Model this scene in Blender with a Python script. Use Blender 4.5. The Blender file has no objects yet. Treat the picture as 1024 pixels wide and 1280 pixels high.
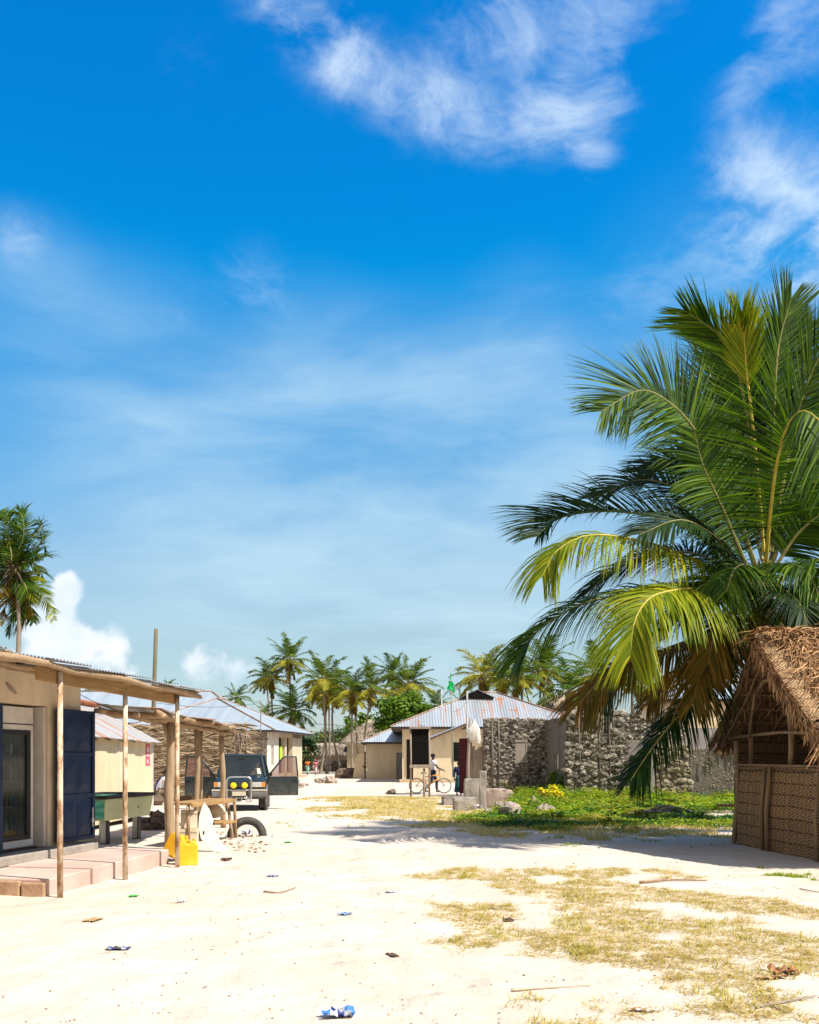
import bpy, bmesh, math, random
from mathutils import Vector, Matrix, noise as mnoise

R = math.radians
PI = math.pi
FPX, HOR, EYE = 1280.0, 946.0, 1.65      # focal length, horizon row and eye height measured from the photograph
scene = bpy.context.scene
COL = scene.collection
rnd = random.Random(11)

def V(*a): return Vector(a)
def smooth(a, b, x):
    t = max(0.0, min(1.0, (x - a) / (b - a))); return t * t * (3 - 2 * t)

def gz(x, y):
    """terrain height"""
    z = 0.22 * smooth(40, 62, y)
    k = smooth(70, 25, y)
    z += k * 0.035 * mnoise.noise(Vector((x * .35, y * .35, 1.3)))
    z += k * 0.012 * mnoise.noise(Vector((x * 1.7, y * 1.7, 4.3)))
    if y < 20: z += 0.006 * mnoise.noise(Vector((x * 5.1, y * 5.1, 7.3)))
    if y < 34:                                                      # wheel ruts wandering up the street
        for off, dp in ((-.15, .018), (1.35, .018), (-2.1, .012), (-.7, .010)):
            c = -.25 - .085 * (y - 8) + off + .25 * math.sin(y * .16 + off)
            z -= dp * math.exp(-((x - c) / .17) ** 2) * (.6 + .5 * mnoise.noise(Vector((off, y * .4, 2))))
            z += dp * .5 * math.exp(-((x - c - .28) / .13) ** 2)
    z += 0.16 * math.exp(-((x - .35) ** 2 / .5 + (y - 21.4) ** 2 / 1.2))       # small lip of sand by the grass
    return z

def P(px, py, d):
    return Vector(((px - 512) * d / FPX, d, EYE - (py - HOR) * d / FPX))
def G(px, py):
    """ground point seen at a photo pixel"""
    d = FPX * EYE / max(4, py - HOR)
    for _ in range(12):
        d = FPX * (EYE - gz((px - 512) * d / FPX, d)) / max(4, py - HOR)
    x = (px - 512) * d / FPX
    return Vector((x, d, gz(x, d)))
def gp(x, y, dz=0): return Vector((x, y, gz(x, y) + dz))

# ---------------------------------------------------------------- mesh building
_ico = {}
def ico_data(sub):
    if sub not in _ico:
        bm = bmesh.new(); bmesh.ops.create_icosphere(bm, subdivisions=sub, radius=1)
        bm.verts.ensure_lookup_table()
        _ico[sub] = ([v.co.copy() for v in bm.verts], [[v.index for v in f.verts] for f in bm.faces]); bm.free()
    return _ico[sub]

def frame_of(d, up=Vector((0, 0, 1))):
    d = d.normalized()
    if abs(d.dot(up)) > .98: up = Vector((1, 0, 0))
    s = d.cross(up).normalized(); u = s.cross(d).normalized()
    return d, s, u

def spline(pts, n):
    """Catmull-Rom through pts"""
    pts = [Vector(p) for p in pts]
    P0 = [pts[0] * 2 - pts[1]] + pts + [pts[-1] * 2 - pts[-2]]
    out = []; segs = len(pts) - 1
    for i in range(n + 1):
        t = i / n * segs; k = min(int(t), segs - 1); t -= k
        a, b, c, d = P0[k:k + 4]
        out.append(.5 * ((2 * b) + (c - a) * t + (2 * a - 5 * b + 4 * c - d) * t * t + (3 * b - a - 3 * c + d) * t ** 3))
    return out

class MB:
    def __init__(s): s.v = []; s.f = []; s.m = []
    def add(s, vs, fs, mi=0):
        o = len(s.v); s.v.extend([tuple(v) for v in vs])
        for f in fs: s.f.append([i + o for i in f]); s.m.append(mi)
    def quad(s, a, b, c, d, mi=0): s.add([a, b, c, d], [(0, 1, 2, 3)], mi)
    def hexa(s, b, t, mi=0):
        """b, t: four bottom (counter-clockwise) and four top points"""
        s.add(list(b) + list(t), [(3, 2, 1, 0), (4, 5, 6, 7), (0, 1, 5, 4), (1, 2, 6, 5), (2, 3, 7, 6), (3, 0, 4, 7)], mi)
    def box(s, c, d, rz=0, mi=0, rot=None, taper=1.0):
        c = Vector(c); m = rot if rot is not None else Matrix.Rotation(rz, 3, 'Z')
        x, y, z = d[0] / 2, d[1] / 2, d[2] / 2
        q = [(-x, -y), (x, -y), (x, y), (-x, y)]
        s.hexa([c + m @ Vector((a, b, -z)) for a, b in q], [c + m @ Vector((a * taper, b * taper, z)) for a, b in q], mi)
    def bb(s, x0, x1, y0, y1, z0, z1, mi=0): s.box(((x0 + x1) / 2, (y0 + y1) / 2, (z0 + z1) / 2), (abs(x1 - x0), abs(y1 - y0), abs(z1 - z0)), 0, mi)
    def beam(s, p, q, w, h, mi=0, up=Vector((0, 0, 1))):
        p, q = Vector(p), Vector(q); d, a, u = frame_of(q - p, up); a = a * w / 2; u = u * h / 2
        s.hexa([p - a - u, p + a - u, q + a - u, q - a - u], [p - a + u, p + a + u, q + a + u, q - a + u], mi)
    def tube(s, pts, r, n=8, mi=0, caps=True, squash=1.0):
        pts = [Vector(p) for p in pts]; k = len(pts)
        rr = r if isinstance(r, (list, tuple)) else [r] * k
        o = len(s.v); a = None
        for i, p in enumerate(pts):
            d = (pts[min(i + 1, k - 1)] - pts[max(i - 1, 0)])
            if d.length < 1e-9: d = Vector((0, 0, 1))
            d.normalize()
            if a is None: _, a, u = frame_of(d)
            a = (a - d * a.dot(d)).normalized(); u = a.cross(d).normalized()
            for j in range(n):
                t = 2 * PI * j / n
                s.v.append(tuple(p + a * math.cos(t) * rr[i] + u * math.sin(t) * rr[i] * squash))
        for i in range(k - 1):
            for j in range(n):
                s.f.append([o + i * n + j, o + i * n + (j + 1) % n, o + (i + 1) * n + (j + 1) % n, o + (i + 1) * n + j]); s.m.append(mi)
        if caps:
            s.f.append([o + j for j in range(n)][::-1]); s.m.append(mi)
            s.f.append([o + (k - 1) * n + j for j in range(n)]); s.m.append(mi)
    def prism(s, poly, ext, mi=0):
        poly = [Vector(p) for p in poly]; ext = Vector(ext); n = len(poly)
        s.add(poly + [p + ext for p in poly],
              [list(range(n))[::-1], list(range(n, 2 * n))] + [[i, (i + 1) % n, n + (i + 1) % n, n + i] for i in range(n)], mi)
    def ball(s, c, r, sub=2, mi=0, jit=0.0, seed=0, rot=None, freq=1.3):
        vs, fs = ico_data(sub); c = Vector(c); r = Vector(r) if not isinstance(r, (int, float)) else Vector((r, r, r))
        out = []
        for v in vs:
            k = 1.0
            if jit: k += jit * (mnoise.noise(v * freq + Vector((seed * 3.1, seed * 1.7, seed * 2.3))) * 1.3 + .35 * mnoise.noise(v * freq * 2.7 + Vector((seed, 5, 1))))
            p = Vector((v.x * r.x, v.y * r.y, v.z * r.z)) * k
            if rot is not None: p = rot @ p
            out.append(c + p)
        s.add(out, fs, mi)
    def lathe(s, prof, c=(0, 0, 0), axis=(0, 0, 1), n=20, mi=0, arc=(0, 2 * PI)):
        c = Vector(c); d, a, u = frame_of(Vector(axis)); o = len(s.v)
        full = abs(arc[1] - arc[0] - 2 * PI) < 1e-6; m = n if full else n + 1
        for r_, h in prof:
            for j in range(m):
                t = arc[0] + (arc[1] - arc[0]) * j / n
                s.v.append(tuple(c + d * h + a * math.cos(t) * r_ + u * math.sin(t) * r_))
        for i in range(len(prof) - 1):
            for j in range(n):
                j2 = (j + 1) % m
                s.f.append([o + i * m + j, o + i * m + j2, o + (i + 1) * m + j2, o + (i + 1) * m + j]); s.m.append(mi)
    def ribbon(s, pts, ws, side, mi=0):
        o = len(s.v); k = len(pts)
        for p, w in zip(pts, ws):
            s.v.append(tuple(p - side * w)); s.v.append(tuple(p + side * w))
        for i in range(k - 1):
            s.f.append([o + 2 * i, o + 2 * i + 1, o + 2 * i + 3, o + 2 * i + 2]); s.m.append(mi)
    def mesh(s, name, mats, sm=False):
        me = bpy.data.meshes.new(name); me.from_pydata(s.v, [], s.f); me.update()
        for m in (mats if isinstance(mats, (list, tuple)) else [mats]): me.materials.append(m)
        me.polygons.foreach_set('material_index', s.m)
        me.polygons.foreach_set('use_smooth', [sm] * len(s.f))
        me.update(); return me
    def build(s, name, mats, parent=None, smooth=False, world=False, bevel=0, loc=None, recalc=False):
        if world and parent is not None:
            off = Vector((0, 0, 0)); q = parent
            while q is not None: off += q.location; q = q.parent
            s.v = [tuple(Vector(v) - off) for v in s.v]
        if loc is not None: s.v = [tuple(Vector(v) - Vector(loc)) for v in s.v]
        me = s.mesh(name, mats, smooth)
        if recalc:
            bm = bmesh.new(); bm.from_mesh(me); bmesh.ops.recalc_face_normals(bm, faces=bm.faces); bm.to_mesh(me); bm.free()
        o = bpy.data.objects.new(name, me); COL.objects.link(o)
        if parent is not None: o.parent = parent
        if loc is not None: o.location = loc
        if bevel:
            b = o.modifiers.new('bevel', 'BEVEL'); b.width = bevel; b.segments = 2; b.limit_method = 'ANGLE'
        return o

def tag(o, label=None, cat=None, group=None, kind=None):
    if label: o['label'] = label
    if cat: o['category'] = cat
    if group: o['group'] = group
    if kind: o['kind'] = kind
    return o
def thing(name, label, cat, loc=(0, 0, 0), rz=0, group=None):
    o = bpy.data.objects.new(name, None); COL.objects.link(o); o.empty_display_size = .2
    o.location = loc; o.rotation_euler = (0, 0, rz)
    return tag(o, label, cat, group)
def copy_tree(o, parent=None):
    c = o.copy(); COL.objects.link(c); c.parent = parent
    for ch in o.children: copy_tree(ch, c)
    return c

# ---------------------------------------------------------------- materials
class NT:
    def __init__(s, mat):
        s.t = mat.node_tree; s.n = s.t.nodes; s.l = s.t.links
    def node(s, kind, **kw):
        n = s.n.new(kind)
        for k, v in kw.items():
            if k.startswith('i_'): pass
            else: setattr(n, k, v)
        return n
    def link(s, a, b): s.l.new(a, b)
    def val(s, x, sock):
        if hasattr(x, 'is_output'): s.l.new(x, sock)
        else: sock.default_value = x
    def math(s, op, a, b=0.0, c=0.0, clamp=False):
        n = s.n.new('ShaderNodeMath'); n.operation = op; n.use_clamp = clamp
        s.val(a, n.inputs[0]); s.val(b, n.inputs[1])
        if len(n.inputs) > 2: s.val(c, n.inputs[2])
        return n.outputs[0]
    def vmath(s, op, a, b=(0, 0, 0)):
        n = s.n.new('ShaderNodeVectorMath'); n.operation = op
        s.val(a, n.inputs[0]); s.val(b, n.inputs[1])
        return n.outputs['Value'] if op in ('DOT_PRODUCT', 'LENGTH') else n.outputs['Vector']
    def coords(s, which='Object', scale=(1, 1, 1), rot=(0, 0, 0), loc=(0, 0, 0)):
        if which == 'World': src = s.n.new('ShaderNodeNewGeometry').outputs['Position']
        else: src = s.n.new('ShaderNodeTexCoord').outputs[which]
        if scale == (1, 1, 1) and rot == (0, 0, 0) and loc == (0, 0, 0): return src
        m = s.n.new('ShaderNodeMapping'); m.inputs['Scale'].default_value = scale; m.inputs['Rotation'].default_value = rot; m.inputs['Location'].default_value = loc
        s.l.new(src, m.inputs['Vector']); return m.outputs['Vector']
    def noise(s, vec, scale, detail=4, rough=.55, dist=0.0, out='Fac'):
        n = s.n.new('ShaderNodeTexNoise'); n.inputs['Scale'].default_value = scale; n.inputs['Detail'].default_value = detail
        n.inputs['Roughness'].default_value = rough; n.inputs['Distortion'].default_value = dist
        s.l.new(vec, n.inputs['Vector']); return n.outputs[out]
    def voro(s, vec, scale, feature='F1', out='Distance', rand=1.0):
        n = s.n.new('ShaderNodeTexVoronoi'); n.feature = feature; n.inputs['Scale'].default_value = scale; n.inputs['Randomness'].default_value = rand
        s.l.new(vec, n.inputs['Vector']); return n.outputs[out]
    def ramp(s, fac, stops):
        n = s.n.new('ShaderNodeValToRGB'); e = n.color_ramp.elements
        while len(e) < len(stops): e.new(.5)
        for k, (p, c) in enumerate(stops):
            e[k].position = p; e[k].color = (c[0], c[1], c[2], 1) if not isinstance(c, (int, float)) else (c, c, c, 1)
        s.val(fac, n.inputs[0]); return n.outputs[0]
    def rng(s, x, a, b, c=0.0, d=1.0, smoothstep=False):
        n = s.n.new('ShaderNodeMapRange'); n.interpolation_type = 'SMOOTHSTEP' if smoothstep else 'LINEAR'
        s.val(x, n.inputs[0]); n.inputs[1].default_value = a; n.inputs[2].default_value = b; n.inputs[3].default_value = c; n.inputs[4].default_value = d
        return n.outputs[0]
    def mix(s, fac, a, b, mode='MIX'):
        n = s.n.new('ShaderNodeMix'); n.data_type = 'RGBA'; n.blend_type = mode
        s.val(fac, n.inputs[0])
        for x, k in ((a, 6), (b, 7)):
            if isinstance(x, (tuple, list)): n.inputs[k].default_value = (x[0], x[1], x[2], 1)
            else: s.l.new(x, n.inputs[k])
        return n.outputs[2]
    def sep(s, vec):
        n = s.n.new('ShaderNodeSeparateXYZ'); s.l.new(vec, n.inputs[0]); return n.outputs
    def bump(s, h, strength=.5, dist=.02):
        n = s.n.new('ShaderNodeBump'); n.inputs['Strength'].default_value = strength; n.inputs['Distance'].default_value = dist
        s.l.new(h, n.inputs['Height']); return n.outputs[0]
    def island(s): return s.n.new('ShaderNodeNewGeometry').outputs['Random Per Island']

def newmat(name):
    m = bpy.data.materials.new(name); m.use_nodes = True
    t = NT(m); b = m.node_tree.nodes['Principled BSDF']
    return m, t, b
def setc(t, b, c):
    if isinstance(c, (tuple, list)): b.inputs['Base Color'].default_value = (c[0], c[1], c[2], 1)
    else: t.link(c, b.inputs['Base Color'])

def m_simple(name, c1, c2=None, scale=3, rough=.8, bump=.0, bdist=.01, stretch=(1, 1, 1), detail=5, metal=0, spec=.3, c3=None, bscale=None, space='Object'):
    m, t, b = newmat(name); co = t.coords(space, stretch)
    c2 = c2 or tuple(x * .7 for x in c1)
    f = t.noise(co, scale, detail, .6)
    stops = [(.3, c2), (.62, c1)] if c3 is None else [(.25, c2), (.5, c1), (.75, c3)]
    setc(t, b, t.ramp(f, stops))
    b.inputs['Roughness'].default_value = rough; b.inputs['Metallic'].default_value = metal
    b.inputs['Specular IOR Level'].default_value = spec
    if bump: t.link(t.bump(t.noise(co, bscale or scale * 5, 6, .65), bump, bdist), b.inputs['Normal'])
    return m

def m_leaf(name, dark, light, trans=.35, tint=None, rough=.55, spec=.18):
    """leaf blades, each blade its own tone, partly letting light through"""
    m, t, b = newmat(name)
    k = t.island(); co = t.coords('World')
    f = t.math('ADD', t.math('MULTIPLY', k, .65), t.math('MULTIPLY', t.noise(co, .9, 2), .45))
    stops = [(.2, dark), (.85, light)] if tint is None else [(.18, dark), (.62, light), (.95, tint)]
    c = t.ramp(f, stops); setc(t, b, c)
    b.inputs['Roughness'].default_value = rough; b.inputs['Specular IOR Level'].default_value = spec
    tr = t.n.new('ShaderNodeBsdfTranslucent'); t.link(t.mix(1.0, c, (1.3, 1.25, .6), 'MULTIPLY'), tr.inputs['Color'])
    mx = t.n.new('ShaderNodeMixShader'); mx.inputs[0].default_value = trans
    out = t.n['Material Output']
    t.link(b.outputs[0], mx.inputs[1]); t.link(tr.outputs[0], mx.inputs[2]); t.link(mx.outputs[0], out.inputs['Surface'])
    return m

def m_plaster(name, base, stain, dirt, dirt_z=.5, rough=.9, top_z=3.0):
    m, t, b = newmat(name); co = t.coords('Object')
    big = t.noise(co, .9, 5, .6); streak = t.noise(t.coords('Object', (1.3, 1.3, .3)), 1.5, 6, .65, .8)
    c = t.mix(t.rng(big, .4, .7), base, tuple(x * .86 for x in base))
    z = t.sep(co)[2]
    wash = t.math('MULTIPLY', t.rng(streak, .46, .68), t.rng(z, .4, top_z, .25, 1.0))
    c = t.mix(t.math('MULTIPLY', wash, .6), c, stain)
    low = t.math('MULTIPLY', t.rng(z, dirt_z, 0.05), t.rng(t.noise(co, 2.4, 5, .65), .3, .62))
    c = t.mix(t.math('MULTIPLY', low, .85), c, dirt)
    fine = t.noise(co, 26, 4, .7)
    c = t.mix(t.rng(fine, .58, .75, 0, .3), c, tuple(x * .6 for x in base))
    setc(t, b, c); b.inputs['Roughness'].default_value = rough; b.inputs['Specular IOR Level'].default_value = .15
    t.link(t.bump(t.math('ADD', fine, t.math('MULTIPLY', t.noise(co, 6, 4), 1.5)), .35, .012), b.inputs['Normal'])
    return m

def m_metal_roof(name, tone=(.52, .60, .68), rust=(.30, .13, .06), amount=.55, band=None, along=(0, 1, 0)):
    m, t, b = newmat(name)
    st = (4.0, .22, .22) if along[1] else (.22, 4.0, .22)
    co = t.coords('Object'); streak = t.noise(t.coords('Object', st), .9, 5, .6); patch = t.noise(co, .55, 5, .65)
    fine = t.noise(co, 5, 5, .7)
    mask = t.math('ADD', t.math('MULTIPLY', streak, .74), t.math('ADD', t.math('MULTIPLY', patch, .20), t.math('MULTIPLY', fine, .20)))
    if band is not None:
        z = t.sep(co)[2]
        for zz in band:
            dz = t.math('ABSOLUTE', t.math('SUBTRACT', z, zz))
            mask = t.math('ADD', mask, t.math('MULTIPLY', t.rng(dz, .0, .06, .16, 0), t.rng(t.noise(co, 1.3, 4), .44, .6)))
    f = t.rng(mask, .80 - amount * .34, .90 - amount * .26, 0, 1, True)
    base = t.mix(t.rng(t.noise(t.coords('Object', st), .5, 3), .35, .7), tone, tuple(x * .78 for x in tone))
    setc(t, b, t.mix(f, base, t.mix(fine, rust, tuple(min(1, x * 1.35) for x in rust))))
    b.inputs['Metallic'].default_value = .25
    t.link(t.rng(f, 0, 1, .42, .9), b.inputs['Roughness'])
    t.link(t.bump(fine, .15, .01), b.inputs['Normal'])
    return m

def m_weave(name, c1, c2, u='y', rows=.21, cell=.05, dark=(.05, .03, .018)):
    """plaited palm-leaf mat: zigzag strips in horizontal bands"""
    m, t, b = newmat(name); co = t.coords('Object'); x, y, z = t.sep(co)
    wob = t.math('MULTIPLY', t.math('SUBTRACT', t.noise(co, 1.6, 3), .5), .10)
    uu = {'x': x, 'y': y}[u]; zz = t.math('ADD', z, wob)
    q = t.math('DIVIDE', zz, rows)
    band = t.math('FRACT', q)
    tri = t.math('ABSOLUTE', t.math('SUBTRACT', t.math('FRACT', t.math('MULTIPLY', q, 2.0)), .5))
    ph = t.math('ADD', t.math('DIVIDE', uu, cell), t.math('MULTIPLY', tri, 2.6))
    st = t.math('ABSOLUTE', t.math('SUBTRACT', t.math('FRACT', ph), .5))
    ph2 = t.math('SUBTRACT', t.math('DIVIDE', uu, cell * 1.6), t.math('MULTIPLY', tri, 3.0))
    st2 = t.math('ABSOLUTE', t.math('SUBTRACT', t.math('FRACT', ph2), .5))
    seam = t.math('MINIMUM', t.rng(band, 0, .1), t.rng(band, 1.0, .93))
    nz = t.noise(t.coords('Object', (2, 2, 26)), 3.2, 6, .7); big = t.noise(co, 1.1, 4)
    h = t.math('MULTIPLY', t.math('ADD', t.math('MULTIPLY', st, 1.3), t.math('MULTIPLY', st2, .7)), t.math('ADD', t.math('MULTIPLY', seam, .7), .3))
    rowt = t.noise(t.coords('Object', (0, 0, 1 / rows)), 1.0, 0)
    rowv = t.math('FRACT', t.math('MULTIPLY', t.math('SINE', t.math('MULTIPLY', t.math('FLOOR', q), 12.9)), 43.7))
    c2 = t.mix(rowv, c2, c1)
    c = t.mix(t.rng(h, .30, .58), dark, t.mix(t.rng(t.math('ADD', t.math('MULTIPLY', nz, .7), t.math('MULTIPLY', big, .4)), .44, .64), c2, c1))
    c = t.mix(t.math('MULTIPLY', t.math('SUBTRACT', 1.0, seam), .4), c, dark)
    setc(t, b, c); b.inputs['Roughness'].default_value = .85; b.inputs['Specular IOR Level'].default_value = .2
    t.link(t.bump(t.math('ADD', h, t.math('MULTIPLY', nz, .6)), .9, .03), b.inputs['Normal'])
    return m

def m_wood(name, c1, c2, axis='z', rough=.85, bump=.5):
    st = {'x': (.5, 9, 9), 'y': (9, .5, 9), 'z': (9, 9, .5)}[axis]
    m, t, b = newmat(name); co = t.coords('Object', st)
    f = t.noise(co, 2.2, 6, .65, .6); k = t.noise(t.coords('Object'), 2.0, 4)
    c = t.ramp(t.math('ADD', t.math('MULTIPLY', f, .7), t.math('MULTIPLY', k, .35)), [(.32, c2), (.66, c1)])
    setc(t, b, c); b.inputs['Roughness'].default_value = rough; b.inputs['Specular IOR Level'].default_value = .2
    t.link(t.bump(f, bump, .012), b.inputs['Normal']); return m

def m_rag(name, light, mid, dark, pit_tone=(.06, .055, .05)):
    """coral-rag stones: each stone its own tone"""
    m, t, b = newmat(name); co = t.coords('Object'); k = t.island()
    n1 = t.noise(co, 9, 6, .7); n2 = t.noise(co, .8, 4)
    f = t.math('ADD', t.math('MULTIPLY', k, .55), t.math('ADD', t.math('MULTIPLY', n1, .4), t.math('MULTIPLY', n2, .25)))
    c = t.ramp(f, [(.28, dark), (.55, mid), (.9, light)])
    pits = t.voro(co, 24); c = t.mix(t.rng(pits, .3, .08, 0, .6), c, pit_tone)  # pits in the stone mixed towards a dark grey
    setc(t, b, c); b.inputs['Roughness'].default_value = .95; b.inputs['Specular IOR Level'].default_value = .1
    t.link(t.bump(t.math('ADD', n1, t.math('MULTIPLY', pits, .8)), .9, .03), b.inputs['Normal']); return m
EXPOSURE = .75
SKY_GRADE = [(0, (.60, .67, .80)), (.17, (.68, .73, .71)), (.28, (.80, .88, .85)), (.45, (.30, .84, 1.04)), (.68, (.008, .92, 1.33)), (.76, (.008, .85, 1.36)), (.92, (.008, .82, 1.42))]
CLOUD_C = (5.2, 6.1, 6.8); VEIL_C = (3.8, 5.2, 6.0); HEAP_C = (6.6, 6.7, 6.9); HEAP_DARK = (4.9, 5.6, 6.4)
# ---------------------------------------------------------------- camera, sun, sky
cam_d = bpy.data.cameras.new('camera'); cam = bpy.data.objects.new('camera', cam_d); COL.objects.link(cam)
cam.location = (0, 0, EYE); cam.rotation_euler = (R(90), 0, 0)
cam_d.sensor_fit = 'AUTO'; cam_d.sensor_width = 36; cam_d.lens = 36 * FPX / 1280
cam_d.shift_y = (HOR - 640) / 1280; cam_d.clip_start = .1; cam_d.clip_end = 6000
scene.camera = cam

SUN = Vector((.65, -.35, 1.0)).normalized()
sun_el = math.asin(SUN.z); sun_az = math.atan2(SUN.x, SUN.y)
sl = bpy.data.lights.new('sun', 'SUN'); sl.energy = 4.6; sl.angle = R(.5); sl.color = (1.0, .95, .87)
so = bpy.data.objects.new('sun', sl); COL.objects.link(so); so.location = (30, -12, 50)
so.rotation_euler = SUN.to_track_quat('Z', 'Y').to_euler()

w = bpy.data.worlds.new('World'); scene.world = w; w.use_nodes = True
wt = NT(w); bg = w.node_tree.nodes['Background']
sky = wt.n.new('ShaderNodeTexSky'); sky.sky_type = 'NISHITA'; sky.sun_disc = False
sky.sun_elevation = sun_el; sky.sun_rotation = sun_az
sky.air_density = 1.0; sky.dust_density = .6; sky.ozone_density = 2.0
D = wt.vmath('NORMALIZE', wt.n.new('ShaderNodeTexCoord').outputs['Generated'])
dx, dy, dz = wt.sep(D)
# grade of the clear sky: deep azure overhead, pale towards the horizon
grade = wt.ramp(wt.rng(dz, 0, .62), SKY_GRADE)
col = wt.mix(1.0, sky.outputs[0], grade, 'MULTIPLY')
def blob(px, py, rad, k=1.0, soft=1.0):
    d = Vector(((px - 512) / FPX, 1, (HOR - py) / FPX)).normalized()
    r = rad / FPX * (1 / math.sqrt(1 + ((px - 512) / FPX) ** 2 + ((HOR - py) / FPX) ** 2))
    dist = wt.vmath('LENGTH', wt.vmath('SUBTRACT', D, tuple(d)))
    return wt.rng(dist, r * 1.35, r * .15 * soft, 0, k, True)
def total(bl):
    s = bl[0]
    for x in bl[1:]: s = wt.math('ADD', s, x)
    return s
zc = wt.math('ADD', wt.math('MAXIMUM', dz, 0.0), .22)
cmb = wt.n.new('ShaderNodeCombineXYZ'); wt.link(wt.math('DIVIDE', dx, zc), cmb.inputs[0]); wt.link(wt.math('DIVIDE', dy, zc), cmb.inputs[1])
plane = cmb.outputs[0]
warp = wt.noise(plane, 1.5, 4, .55, 0, 'Color')
pw = wt.vmath('ADD', plane, wt.vmath('MULTIPLY', wt.vmath('SUBTRACT', warp, (.5, .5, .5)), (.42, .42, 0)))
n1 = wt.noise(pw, 3.0, 12, .67, 0)
n2 = wt.noise(wt.vmath('ADD', pw, (3.7, 1.3, 0)), 8.5, 9, .72, 0)
ridge = wt.math('SUBTRACT', 1.0, wt.math('MULTIPLY', wt.math('ABSOLUTE', wt.math('SUBTRACT', wt.noise(wt.vmath('ADD', pw, (9, 4, 0)), 5.0, 9, .62, 0), .5)), 3.6))
cn = wt.math('ADD', wt.math('MULTIPLY', n1, .50), wt.math('ADD', wt.math('MULTIPLY', n2, .27), wt.math('MULTIPLY', ridge, .24)))
# high thin cloud
K = .62
top = total([blob(330, -10, 50, K), blob(380, 20, 62, K), blob(420, 60, 60, K), blob(455, 95, 58, K), blob(510, 125, 58, K), blob(570, 150, 56, K), blob(630, 162, 52, K), blob(690, 160, 50, K), blob(745, 130, 60, K), blob(760, 75, 62, K), blob(740, 20, 70, K), blob(660, 15, 65, K), blob(590, 30, 60, K), blob(680, 90, 70, .5), blob(560, 90, 60, .35), blob(745, 195, 34, .7), blob(830, -5, 60, .5),
             blob(250, 85, 50, .16), blob(1000, 20, 70, .62), blob(950, 60, 50, .35), blob(925, 110, 36, .4), blob(915, 180, 62, .42), blob(935, 245, 80, .5), blob(985, 300, 90, .7), blob(1020, 330, 80, .5), blob(1010, 200, 110, .35), blob(880, 325, 60, .38), blob(790, 380, 70, .32), blob(660, 415, 70, .3),
             blob(25, 298, 42, .6), blob(320, 368, 60, .38), blob(235, 382, 45, .3)])
tm = wt.math('MINIMUM', top, 1.15)
a_top = wt.math('MULTIPLY', wt.math('MINIMUM', tm, 1.0), wt.rng(wt.math('ADD', cn, wt.math('MULTIPLY', tm, .13)), .56, .90, 0, .76, True))
veil = total([blob(60, 460, 150, .42), blob(180, 470, 130, .36), blob(40, 350, 80, .3), blob(400, 470, 110, .35), blob(480, 665, 230, .75), blob(240, 690, 200, .65), blob(700, 620, 190, .75), blob(560, 780, 200, .5), blob(560, 570, 170, .8), blob(420, 600, 190, .8), blob(560, 690, 150, .5), blob(380, 700, 160, .5), blob(660, 490, 90, .4), blob(660, 420, 90, .3), blob(300, 620, 170, .5), blob(620, 660, 160, .4), blob(900, 420, 170, .35)])
n3 = wt.noise(wt.vmath('MULTIPLY', pw, (.8, 1.3, 1)), 2.2, 9, .58, .1)
a_veil = wt.math('MULTIPLY', wt.math('MINIMUM', veil, 1.0), wt.rng(n3, .28, .76, .14, .64, True))
# heaped cloud low on the left
cs = wt.vmath('MULTIPLY', D, (1, 1, 1))
nn = wt.noise(cs, 26, 8, .58, .2)
heap = total([blob(86, 730, 22), blob(72, 752, 28), blob(55, 785, 34, .9), blob(35, 765, 26, .7), blob(95, 800, 30, .75), blob(20, 830, 60, .6), blob(150, 795, 26, .5), blob(165, 835, 50, .5), blob(250, 825, 50, .4), blob(300, 850, 60, .38), blob(90, 850, 70, .6)])
hs = wt.math('ADD', wt.math('MINIMUM', heap, 1.3), wt.math('MULTIPLY', wt.math('SUBTRACT', nn, .5), 1.9))
a_heap = wt.rng(hs, .40, .95, 0, .88, True)
col = wt.mix(a_veil, col, VEIL_C)
col = wt.mix(a_top, col, CLOUD_C)
shade = wt.rng(wt.noise(cs, 17, 5, .5), .38, .62)
col = wt.mix(a_heap, col, wt.mix(shade, HEAP_DARK, HEAP_C))
# unseen warm cloud added behind the viewer and overhead to warm the shade
rear = wt.math('MAXIMUM', wt.rng(dy, .25, -.35, 0, 1, True), wt.rng(dz, .68, .9, 0, .8, True))
rear = wt.math('MULTIPLY', rear, wt.rng(wt.noise(D, 3.2, 6, .6), .36, .6, .35, .85))
col = wt.mix(rear, col, (4.8, 3.8, 2.7))
wt.link(col, bg.inputs['Color']); bg.inputs['Strength'].default_value = .10

vs = scene.view_settings; vs.view_transform = 'Standard'; vs.look = 'None'; vs.gamma = 1; vs.exposure = EXPOSURE
scene.render.engine = 'CYCLES'
cy = scene.cycles; cy.max_bounces = 6; cy.diffuse_bounces = 3; cy.transparent_max_bounces = 8; cy.use_denoising = True
cy.sample_clamp_indirect = 6

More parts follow.
